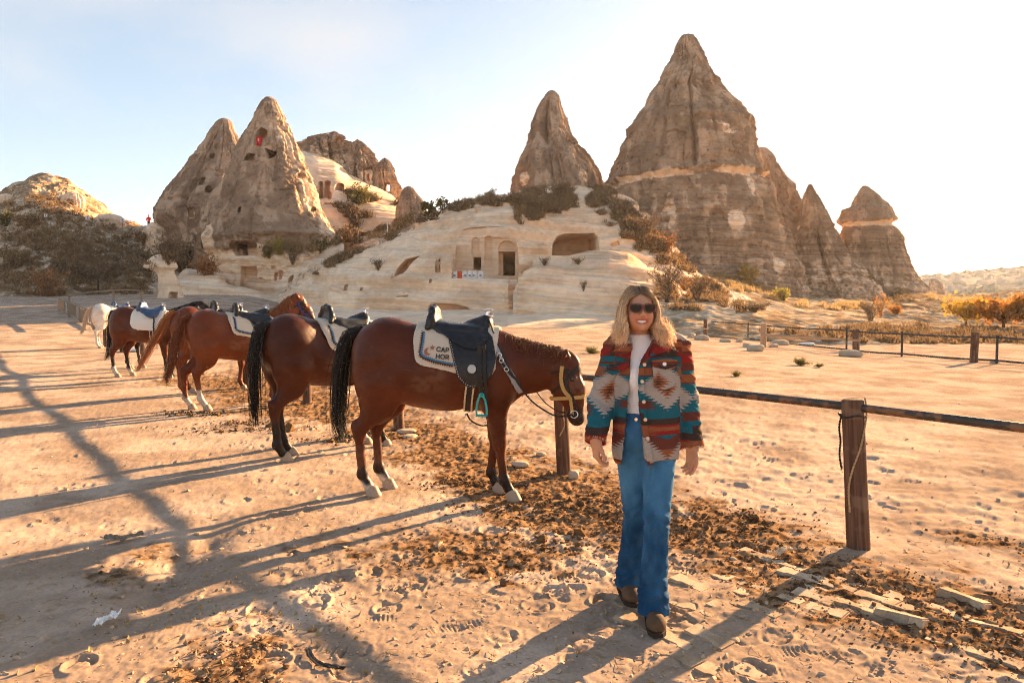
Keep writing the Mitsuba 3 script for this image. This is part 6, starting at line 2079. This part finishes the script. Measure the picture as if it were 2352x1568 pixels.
jpatch('pocket_flap', [(552, 600), (640, 590), (738, 600), (736, 636), (648, 662), (556, 642)], .010, .006, dv=.07)
jpatch('pocket', [(558, 640), (722, 640), (716, 780), (640, 800), (570, 780)], .006, .005, du=.05, dv=-.03)
jpatch('pocket_flap', [(262, 655), (330, 640), (405, 612), (408, 650), (345, 690), (300, 708), (268, 690)], .012, .006, dv=.07)
jpatch('collar', [(300, 545), (335, 500), (400, 470), (434, 455), (436, 520), (400, 560), (350, 565)], .016, .008, dv=.02, du=.1)
jpatch('collar', [(565, 500), (600, 465), (680, 462), (705, 485), (690, 530), (640, 545), (585, 560), (545, 575)], .016, .008, dv=-.02, du=.15)
plk = [(548, 575), (505, 650), (500, 740), (515, 950), (545, 1180), (568, 1308), (528, 1312), (503, 1180), (478, 950), (464, 740), (470, 640), (520, 560)]
jpatch('placket', plk, .006, .005)
for (a, b) in ((503, 628), (487, 742), (498, 880), (508, 1000), (524, 1126)):
    x, z = Pc([(a, b)])[0]
    wput('button', move(trimesh.creation.cylinder(.0088, .005, sections=16), mat(x, float(j_front(x, z)[0]) - .015, z, rx=math.pi / 2)), 'button_horn', JAK, smooth=40)
x, z = Pc([(640, 624)])[0]
wput('button', move(trimesh.creation.cylinder(.0095, .005, sections=16), mat(x, float(j_front(x, z)[0]) - .018, z, rx=math.pi / 2)), 'button_pearl', JAK, smooth=40)
# frayed edges of cuffs
rngw = np.random.default_rng(9)
fr = []
for s in (-1, 1):
    e, w = np.array(ELB[s]), np.array(WR[s])
    d = (w - e) / np.linalg.norm(w - e)
    a = np.cross(d, [0, 1.0, 0]); a /= np.linalg.norm(a); b = np.cross(d, a)
    for t in rngw.uniform(0, 6.283, 60):
        o = w + d * .004 + (.056) * (math.cos(t) * a + math.sin(t) * b)
        fr.append(tube([o, o + d * rngw.uniform(.006, .014) + rngw.normal(size=3) * .003], [.0012, .0006], 3, caps=False))
q = wput('fringe', cat(fr), 'web_cream', JAK)
labels[q] = {'kind': 'stuff'}

# --- hair
rngh = np.random.default_rng(33)
hs, hc = [], []
NS = 4800
for i in range(NS):
    s = -1 if rngh.uniform() < .47 else 1
    y0 = rngh.uniform(-.062, .085)
    q = rngh.uniform()
    out = rngh.uniform(0, 1)
    px = -.004
    zt = 1.583 + .089 * math.sqrt(max(0, 1 - ((y0 - .022) / .098) ** 2))
    front = sstep(.02, -.06, y0)
    y1 = y0 * .75 + .012 + rngh.normal() * .006 - .012 * front
    len_z = 1.418 + rngh.normal() * .022 + .012 * (s < 0)
    flare = (.090 + .060 * out) if s > 0 else (.080 + .044 * out)
    lk = int(rngh.integers(0, 26))
    wav = np.random.default_rng(500 + lk + (40 if s > 0 else 0)).normal(size=(6, 3)) * np.array([.007, .007, .004]) * np.linspace(.3, 1.3, 6)[:, None] + rngh.normal(size=(6, 3)) * .0025
    p = np.array([[px + s * .002, y0, zt + .002 + .004 * out], [px + s * (.040 + .006 * out), y0 - .004 * front, zt - .010 + .004 * out], [s * (.070 + .008 * out), y1 - .010 * front, 1.598 + .01 * out], [s * (.079 + .014 * out), y1 - .012 * front, 1.535],
                  [s * (.076 + .024 * out), y1 - .018 * front - .01, 1.470], [s * (flare * .92), y1 - .03 - .035 * front * q, len_z + .03], [s * (flare + .012 * rngh.normal()), y1 - .04 - .04 * front * q - .015 * rngh.uniform(), len_z - .012 * q]])
    p[1:] += wav
    c = curve(p, 15)
    r = np.interp(np.linspace(0, 1, 15), [0, .15, .7, 1], [.0008, .00115, .00105, .0004])
    hs.append(tube(c, r, 3, caps=False))
    base = np.array([.93, .69, .42]) * rngh.uniform(.75, 1.06) if rngh.uniform() > .25 else np.array([.50, .32, .17]) * rngh.uniform(.7, 1.2)
    root = np.array([.17, .105, .06])
    w = np.clip(np.linspace(-.12, 1.6, 15), 0, 1)[:, None] ** .8
    hc.append(np.repeat(root * (1 - w) + base * w, 3, 0))
# stray hairs
for i in range(90):
    s = rngh.choice([-1, 1])
    a = rngh.uniform(-.05, .09)
    o = np.array([s * rngh.uniform(.0, .08), a, 1.60 + rngh.uniform(-.1, .07)])
    d = np.array([s * rngh.uniform(.3, 1), rngh.normal() * .4, rngh.uniform(-.6, .8)])
    d /= np.linalg.norm(d)
    o = np.array([o[0] * .9, a * .9, o[2]])
    c = curve([o, o + d * .045, o + d * .075 + [0, 0, -.02]], 8)
    hs.append(tube(c, np.linspace(.0009, .0003, 8), 3, caps=False))
    hc.append(np.tile(np.array([.62, .45, .26]), (24, 1)))
cap = [el((-.002, .030, 1.588), (.0775, .090, .0875), .02), el((0, .055, 1.50), (.074, .055, .09), .04)]
def cut_face(P, D):
    return np.maximum(D, -(P[..., 1] + .030 + 0.30 * (P[..., 2] - 1.60)))
P, D, lo, h = sdf_grid(cap, 0.006, post=cut_face)
cv, cf = relax(*nets(D, lo, h), 1)
hs.append((cv, cf))
hc.append(np.tile(np.array([.20, .125, .07]), (len(cv), 1)) * (0.7 + .6 * nz(cv * [1, 1, .3], 90, 2, 3))[:, None])
wput('hair', cat(hs), 'hair_blond', smooth=True, color=np.vstack(hc))


# ------------------------------------------------------------------ small things
def ground_z(x, y):
    x, y = np.atleast_1d(x).astype(float), np.atleast_1d(y).astype(float)
    return G0(x, y) + fine_ground(x, y)


def paver_col(p, n, uv):
    a = mikit.fbm(p.x * 8, p.y * 8, p.z * 8, 4)
    b = mikit.noise(p.x * 160, p.y * 160, p.z * 160)
    return mikit.mix((0.34, 0.245, 0.165), (0.52, 0.395, 0.28), mikit.smoothstep(0.3, 0.65, a)) * (0.8 + 0.35 * b)


proc_mat('paver_stone', paver_col, spec=0)


def stone_col(p, n, uv):
    a = mikit.fbm(p.x * 5, p.y * 5, p.z * 5, 4)
    return mikit.mix((0.36, 0.27, 0.185), (0.60, 0.49, 0.37), a)


proc_mat('stone_mat', stone_col, spec=0)
PAV = tag('paving', 'half buried interlocking paving blocks along the rail', kind='structure')
blk = Polygon([(-.112, -.057), (-.052, -.057), (-.036, -.041), (.036, -.041), (.052, -.057), (.112, -.057), (.112, .057), (.052, .057), (.036, .041), (-.036, .041), (-.052, .057), (-.112, .057)])
bot, topp = trimesh.creation.extrude_polygon(blk, .052, engine='earcut'), trimesh.creation.extrude_polygon(blk.buffer(-.005), .008, engine='earcut')
PAVER = cat([tris(bot), move(topp, mat(0, 0, .052))])
PAVER = (PAVER[0] - [0, 0, .06], PAVER[1])
PAVD = ply(PAVER, 'paver_stone')
ANG = math.atan2(FDIR[1], FDIR[0])
rngp = np.random.default_rng(15)


def lay_paver(x, y, dz=0.0, tilt=(0, 0), turn=0.0):
    z = float(ground_z(x, y)[0]) * 0.35 + float(G0(x, y)) * 0.65
    key = new_key('paving__paver')
    scene[key] = {**PAVD, 'to_world': T().translate([float(x), float(y), z + dz]).rotate([0, 0, 1], math.degrees(ANG + turn)).rotate([1, 0, 0], tilt[0]).rotate([0, 1, 0], tilt[1])}


for i in range(-14, 26):
    for j in range(0, 15):
        s, d = -2.55 + i * .219 + (.11 if j % 2 else 0), -2.35 + j * .118
        right = -2.9 < s < .35 and -2.1 + .15 * s < d < -.62
        mid = 2.2 < s < 4.4 and -1.35 < d < -.3
        q = FENCE0 + FDIR * s + FNOR * d
        if not (right or mid) or q[1] < 2.4:
            continue
        keep = nz(np.array([q[0], q[1], 0.0]), 1.3, 2, 44)
        if keep < (.46 if right else .52) or rngp.uniform() < (.15 if right else .3):
            continue
        lay_paver(q[0] + rngp.normal() * .004, q[1] + rngp.normal() * .004, .001 + rngp.normal() * .007, (rngp.normal() * 2.5, rngp.normal() * 2.0), rngp.normal() * .03)
for (px, py, tx, ty, dz, tn) in ((2070, 1420, 17, 4, .028, .05), (2215, 1378, 13, -3, .028, -.08), (1965, 1392, 7, 0, .010, .02), (2290, 1440, 8, 3, .008, 0)):
    q = on_ground(px, py)
    lay_paver(q[0], q[1], dz, (tx, ty), tn)


def stone_mesh(seed, flat=0.6):
    m = trimesh.creation.icosphere(3, 1.0)
    v = np.array(m.vertices)
    v = np.sign(v) * np.abs(v) ** 0.75
    v = v * (1 + 0.35 * (meshkit.fbm(v * 1.3 + seed * 5, 3, seed) - .5))[:, None]
    v[:, 2] *= flat
    return v, np.array(m.faces)


def stone(px, py, wpx, hpx, label, seed, name='stone'):
    p = on_ground(px, py)
    w, h = wpx * p[1] / FPX / 2, hpx * p[1] / FPX / 2
    v, f = stone_mesh(seed, 1.0)
    k = put(name, move((v * [w, w * .8, h], f), mat(p[0], p[1] + w * .5, p[2] + h * .55, rz=seed)), 'stone_mat', smooth=35)
    tag(k, label, 'stone')


for i, a in enumerate([(1590, 776, 22, 14, 'grey block leaning on the left end of the pipe fence'), (1614, 781, 36, 15, 'long pale stone block beside the leftmost bare post'), (1668, 786, 26, 11, 'flat stone midway between the first two posts of the far fence'), (1700, 786, 18, 10, 'small stone left of the middle pale post'),
                       (1716, 797, 18, 12, 'round small boulder just left of the pale timber post'), (1738, 806, 40, 19, 'large round boulder in front of the pale timber post'), (1778, 798, 24, 12, 'grey stone right of the pale timber post'), (1795, 793, 42, 17, 'wide flat slab lying behind the crooked pole'),
                       (1960, 818, 52, 18, 'big rounded stone block at the foot of the brown timber post'), (2290, 833, 22, 10, 'pale triangular stone by the pipe post at far right'), (1318, 1098, 30, 22, 'grey block at the foot of the post by the horse head'), (1243, 1046, 24, 9, 'flat pale stone left of the post by the horse head'),
                       (932, 994, 44, 10, 'pale flat slab at the foot of the post under the horse belly'), (940, 1006, 40, 9, 'second pale slab, nearer than the one at the post under the belly'), (1195, 1072, 40, 15, 'tilted paving stone beside the front hooves'),
                       (2330, 748, 46, 22, 'pale boulder under the orange tree'), (2290, 752, 34, 16, 'smaller pale boulder left of the one under the orange tree')]):
    stone(*a, seed=i + 1)

# --- loose matter on the ground
def clods(n, region, size, seed, m, name, label, flat=.6):
    rng = np.random.default_rng(seed)
    base = trimesh.creation.icosphere(0 if size < .008 else 1, 1.0)
    bv, bf = np.array(base.vertices), np.array(base.faces)
    xy = region(rng, n)
    n = len(xy)
    s = size * np.exp(rng.normal(size=n) * .55)
    R = rng.normal(size=(n, 3, 3)) * .25 + np.eye(3)
    v = np.einsum('nij,kj->nki', R, bv) * (1 + .25 * rng.normal(size=(n, len(bv), 1))) * s[:, None, None] * [1, 1, flat]
    v += np.column_stack([xy, ground_z(xy[:, 0], xy[:, 1]) + s * .25])[:, None]
    f = bf[None] + np.arange(n)[:, None, None] * len(bv)
    k = put(name, (v.reshape(-1, 3), f.reshape(-1, 3)), m)
    tag(k, label, kind='stuff')


rough_plain('clod_sand', (0.46, 0.33, 0.22), 0.95, 0.05)
rough_plain('clod_dark', (0.14, 0.080, 0.044), 0.95, 0.05)
rough_plain('dung_brown', (0.15, 0.082, 0.036), 0.95, 0.05)
rough_plain('dry_leaf', (0.34, 0.24, 0.12), 0.9, 0.1)


def reg_view(rng, n):
    r, a = 1 / rng.uniform(1 / 14, 1 / 2.5, n), np.radians(rng.uniform(-42, 42, n))
    return np.stack([r * np.sin(a), r * np.cos(a)], -1)


def reg_damp(rng, n):
    q = reg_view(rng, n * 6)
    return q[damp_mask(q[:, 0], q[:, 1]) > rng.uniform(.25, .9, len(q))][:n]


clods(6000, reg_view, .0040, 1, 'clod_sand', 'pebbles', 'sandy crumbs and pebbles scattered over the yard')
clods(9000, reg_damp, .0032, 2, 'clod_dark', 'damp_clods', 'dark damp crumbs along the rail', .85)


def reg_piles(rng, n):
    out = []
    for (px, py, r) in ((520, 985, .32), (470, 950, .25), (560, 970, .2), (420, 948, .22), (640, 985, .2), (1300, 1160, .3), (1180, 1165, .28), (1420, 1180, .3), (880, 1005, .2), (770, 1010, .25), (1050, 1110, .2), (1680, 1190, .3), (1600, 1230, .3), (1330, 1240, .3)):
        c = on_ground(px, py)
        out.append(c[:2] + rng.normal(size=(n // 14, 2)) * [r, r * .55])
    return np.vstack(out)


clods(2600, reg_piles, .0078, 3, 'dung_brown', 'dung', 'crumbled dung lying in heaps under the horses', .8)
rng = np.random.default_rng(6)
q = reg_view(rng, 900)
w = []
for x, y in q:
    z = float(ground_z(x, y)[0]) + .004
    a, L = rng.uniform(0, 6.28), rng.uniform(.03, .11)
    c = [(x, y, z), (x + math.cos(a) * L * .5, y + math.sin(a) * L * .5, z + .006), (x + math.cos(a + .3) * L, y + math.sin(a + .3) * L, z)]
    w.append(tube(curve(c, 5), [.0014] * 5, 3, caps=False))
tag(put('straw', cat(w), 'straw_blade'), 'bits of dry straw strewn over the sand', kind='stuff')
q = np.vstack([np.random.default_rng(8).normal(size=(150, 2)) * [.45, .5] + [-1.55, 3.5], reg_view(rng, 120)])
tag(put('dry_leaves', leaves(np.column_stack([q, ground_z(q[:, 0], q[:, 1]) + .006]), np.tile([0, 0, 4.0], (len(q), 1)), .022, rng), 'dry_leaf'), 'fallen dry leaves lying in the worn gully', kind='stuff')

# --- litter
rough_plain('plastic_white', (0.72, 0.70, 0.68), 0.5, 0.4)


def ribbon(name, pts, w, m, label, category, n=60, crumple=.012, seed=0):
    c = np.array([on_ground(*p) for p in pts])
    c = curve(c, n)
    t = np.gradient(c, axis=0)
    s = np.cross(t, [0, 0, 1.0])
    s /= np.linalg.norm(s, axis=1, keepdims=True)
    rows = []
    for u in np.linspace(-.5, .5, 9):
        p = c + s * u * w * (0.75 + .5 * nz(c, 9, 2, seed))[:, None]
        p[:, 2] = ground_z(p[:, 0], p[:, 1]) + .008 + crumple * 2 * meshkit.fbm(p * 26 + u * 5, 3, seed) * (1 + abs(u))
        rows.append(p)
    V = np.array(rows).reshape(-1, 3)
    F = grid_faces(9, n)
    N = vnormals(V, F)
    if N[:, 2].mean() < 0:
        F, N = F[:, ::-1], -N
    k = put(name, shell(V, F, N, .002), m, smooth=30)
    tag(k, label, category)


ribbon('plastic_strip', [(222, 1446), (236, 1432), (256, 1424), (268, 1404)], .045, 'plastic_white', 'crumpled white plastic strip lying on the sand at lower left', 'litter', crumple=.02, seed=1)
ribbon('strap_end', [(706, 1492), (715, 1512), (740, 1528), (792, 1536)], .028, 'strap_dark', 'black curved strap end half buried in the sand at the bottom', 'strap', crumple=.004, seed=2)
ribbon('bark_strip', [(236, 1244), (275, 1246), (300, 1240), (330, 1234)], .05, 'grey_wood', 'grey strip of bark on the sand at left', 'bark', crumple=.02, seed=3)
ribbon('husk', [(1762, 1279), (1785, 1281), (1805, 1277), (1826, 1276)], .045, 'web_cream', 'pale dry husk lying among the dung left of the nearest post', 'litter', crumple=.02, seed=4)
for i, (px, py, w, l) in enumerate(((1854, 792, 34, 'white crumpled plastic behind the crooked pole'), (2065, 814, 12, 'scrap of white litter at the pipe fence post'), (2040, 812, 8, 'tiny white scrap left of the pipe fence post'), (310, 806, 60, 'white sheet on the sand behind the brown horse'))):
    p = on_ground(px, py)
    s = w * p[1] / FPX / 2
    v, f = stone_mesh(40 + i)
    v = v * (1 + .5 * (meshkit.fbm(v * 4, 2, i) - .5))[:, None]
    k = put('plastic_scrap', move((v * [s, s * .6, s * .35], f), mat(p[0], p[1], p[2] + s * .12)), 'plastic_white', smooth=30)
    tag(k, l, 'litter')
# --- the blue bucket at the rock's foot
p = hits([(520, 699)])[0]
bk = tag(put('bucket', move(trimesh.creation.revolve(np.array([[0, 0], [.17, 0], [.22, .34], [.235, .34], [.235, .36], [.215, .36], [.165, .03], [0, .03]]), sections=24), mat(p[0], p[1] - .5, p[2] - .05)), rough_plain('bucket_blue', (.02, .22, .42), .4, .5), smooth=40), 'blue plastic bucket at the foot of the left cliff', 'bucket')
put('handle', move(tube(curve([(-.23, 0, .34), (-.15, -.12, .46), (.15, -.12, .46), (.23, 0, .34)], 14), .012, 6), mat(p[0], p[1] - .5, p[2] - .05)), 'chrome', bk)

# --- sacks before the carved dwelling
rough_plain('sack_white', (0.66, 0.62, 0.58), 0.7, 0.2)
rough_plain('sack_red', (0.55, 0.10, 0.035), 0.7, 0.2)
rough_plain('sack_print', (0.12, 0.10, 0.16), 0.8, 0.1)
zf = at(1110, 641, yl)[2]
rngs = np.random.default_rng(4)
SK = []
for i, (px, red, l) in enumerate(((1045, 0, 'white sack at the left end of the row by the cave door'), (1056, 1, 'red sack, the only one in the row'), (1067, 0, 'white printed sack just right of the red one'), (1079, 0, 'fourth sack from the left, white, by the cave door'), (1090, 0, 'fifth sack from the left, greyish white'), (1104, 0, 'white sack at the right end of the row'))):
    a = at(px, 630, yl + 1.6)
    pr = [el((0, 0, .34), (.24, .17, .36), .05), el((0, 0, .12), (.25, .19, .14), .08), rc((-.12, 0, .66), (.12, 0, .66), .05, .05, .08)]
    P, D, lo, h = sdf_grid(pr, .025)
    v, f = relax(*nets(D, lo, h), 1)
    v = v + vnormals(v, f) * ((meshkit.fbm(v * 9 + i * 3, 3, i) - .5) * .07)[:, None]
    Ms = mat(a[0], a[1], zf, rz=rngs.normal() * .15)
    k = tag(put('sack', move((v, f), Ms), 'sack_red' if red else 'sack_white', smooth=True), l, 'sack')
    if not red:
        put('print', move(rbox(.20, .02, .10, .008), Ms @ mat(0, -.185, .36)), 'sack_print', k, smooth=40)
# --- the flag in the high window
fy = hit_Y(SOLIDS[6], [(600, 345)])[0] if False else None
fp = hits([(604, 325)])[0]
rough_plain('flag_red', (0.50, 0.012, 0.018), 0.8, 0.1)
W_, H_ = .80, .95
u, v = np.meshgrid(np.linspace(0, 1, 26), np.linspace(0, 1, 26), indexing='ij')


def flag_at(u, v):
    """A hanging flag gathered towards its lower end."""
    wid = 1 - .62 * v
    x = (u - .5) * W_ * wid - .10 * v
    return np.stack([x, -.10 - .05 * np.sin(u * 11 + v * 2) * (.3 + v), -v * H_], -1)


FM = mat(at(598, 316, fp[1])[0], fp[1] - .15, at(598, 316, fp[1])[2])
V = flag_at(u, v).reshape(-1, 3)
F = grid_faces(26, 26)
fk = tag(put('flag', move(shell(V, F, vnormals(V, F), .006), FM), 'flag_red', smooth=True), 'red flag with white crescent and star hanging from the top window of the left cone', 'flag')
mo = Point(.42, .36).buffer(.17).difference(Point(.50, .36).buffer(.135))
st5 = Polygon([(.66 + (.085 if i % 2 == 0 else .034) * math.cos(i * math.pi / 5), .36 + (.085 if i % 2 == 0 else .034) * math.sin(i * math.pi / 5)) for i in range(10)])
for nm, g in (('crescent', mo), ('star', st5)):
    vv, ff = flat_poly(g, .06)
    P_ = flag_at(vv[:, 0], vv[:, 1]) + [0, -.02, 0]
    put(nm, move((P_, ff), FM), 'plastic_white', fk)
# --- chevron road signs on the hill
rough_plain('sign_white', (0.74, 0.74, 0.74), 0.5, 0.3)
rough_plain('sign_red', (0.48, 0.02, 0.02), 0.5, 0.3)
for (px, py, w, l) in ((105, 495, 7, 'leftmost of the three red and white chevron signs on the hill'), (201, 500, 9.5, 'middle chevron sign on the hill road'), (281, 506.5, 9.5, 'rightmost chevron sign, near the end of the hill')):
    g = hits([(px, py + 22)])[0]
    Y = g[1] - 1.0
    c = at(px, py, Y)
    s = w * Y / FPX / 2
    k = thing('road_sign', l, 'road sign')
    put('board', move(rbox(2 * s, .05, 2 * s, .02), mat(*c)), 'sign_white', k)
    ch = Polygon([(.35, .85), (-.35, 0), (.35, -.85), (.75, -.85), (.05, 0), (.75, .85)])
    e = trimesh.creation.extrude_polygon(affinity.scale(ch, s, s, origin=(0, 0)), .02, engine='earcut')
    put('chevron', move(e, mat(c[0], c[1] - .03, c[2], rx=math.pi / 2)), 'sign_red', k)
    put('post', tube([[c[0], c[1] + .05, c[2] - 2.4], [c[0], c[1] + .05, c[2]]], .05, 8), 'grey_wood', k)
# --- a far-off walker on the saddle of the ridge
c = at(342, 522, 99)
k = thing('person', 'tiny distant person standing on the skyline between the hill and the left cones', 'person')
pp_ = [rc((-.1, 0, .0), (-.09, 0, .85), .07, .11, .03), rc((.1, 0, .0), (.09, 0, .85), .07, .11, .03)]
P, D, lo, h = sdf_grid(pp_, .03)
put('trousers', move(nets(D, lo, h), mat(*c)), 'strap_dark', k, smooth=True)
pp_ = [el((0, 0, 1.15), (.22, .15, .36), .05), rc((-.24, 0, 1.38), (-.36, 0, .95), .07, .06, .04), rc((.24, 0, 1.38), (.36, 0, .95), .07, .06, .04)]
P, D, lo, h = sdf_grid(pp_, .03)
put('jacket', move(nets(D, lo, h), mat(*c)), 'sign_red', k, smooth=True)
pp_ = [el((0, 0, 1.66), (.10, .11, .13), .03), rc((0, 0, 1.55), (0, 0, 1.45), .06, .07, .03)]
P, D, lo, h = sdf_grid(pp_, .02)
V_, F_ = nets(D, lo, h)
put('head', move((V_, F_), mat(*c)), 'skin', k, smooth=True, color=np.where(V_[:, 2:3] > 1.70, [.03, .02, .015], [.4, .2, .12]))
for (px, py, h, l) in ((890, 545, 34, 'thin white pole on the grassy slope left of the mound'), (822, 560, 30, 'thin grey pole behind the flag cone')):
    p = hits([(px, py)])[0]
    L = h * p[1] / FPX
    tag(put('pole', tube([p - [0, 0, .3], p + [0, 0, L]], .05, 8), 'sign_white' if px > 850 else 'grey_wood', smooth=40), l, 'pole')


# ------------------------------------------------------------------ the dusty air
LOW, HIGH = float(min(WORLD.vertices[:, 2].min(), -0.5)) - 1.0, float(WORLD.vertices[:, 2].max()) + 4.0
scene['air'] = {'type': 'homogeneous', 'albedo': {'type': 'rgb', 'value': [0.96, 0.955, 0.95]}, 'sigma_t': 0.0002, 'phase': {'type': 'hg', 'g': 0.3}}
scene['haze'] = {'type': 'cube', 'to_world': T().translate([0, 0, 0.5 * (LOW + HIGH)]).scale([1700, 1700, 0.5 * (HIGH - LOW)]), 'bsdf': {'type': 'null'}, 'interior': {'type': 'ref', 'id': 'air'}}
scene['camera']['medium'] = {'type': 'ref', 'id': 'air'}
tag('haze', 'thin dusty air', kind='stuff')
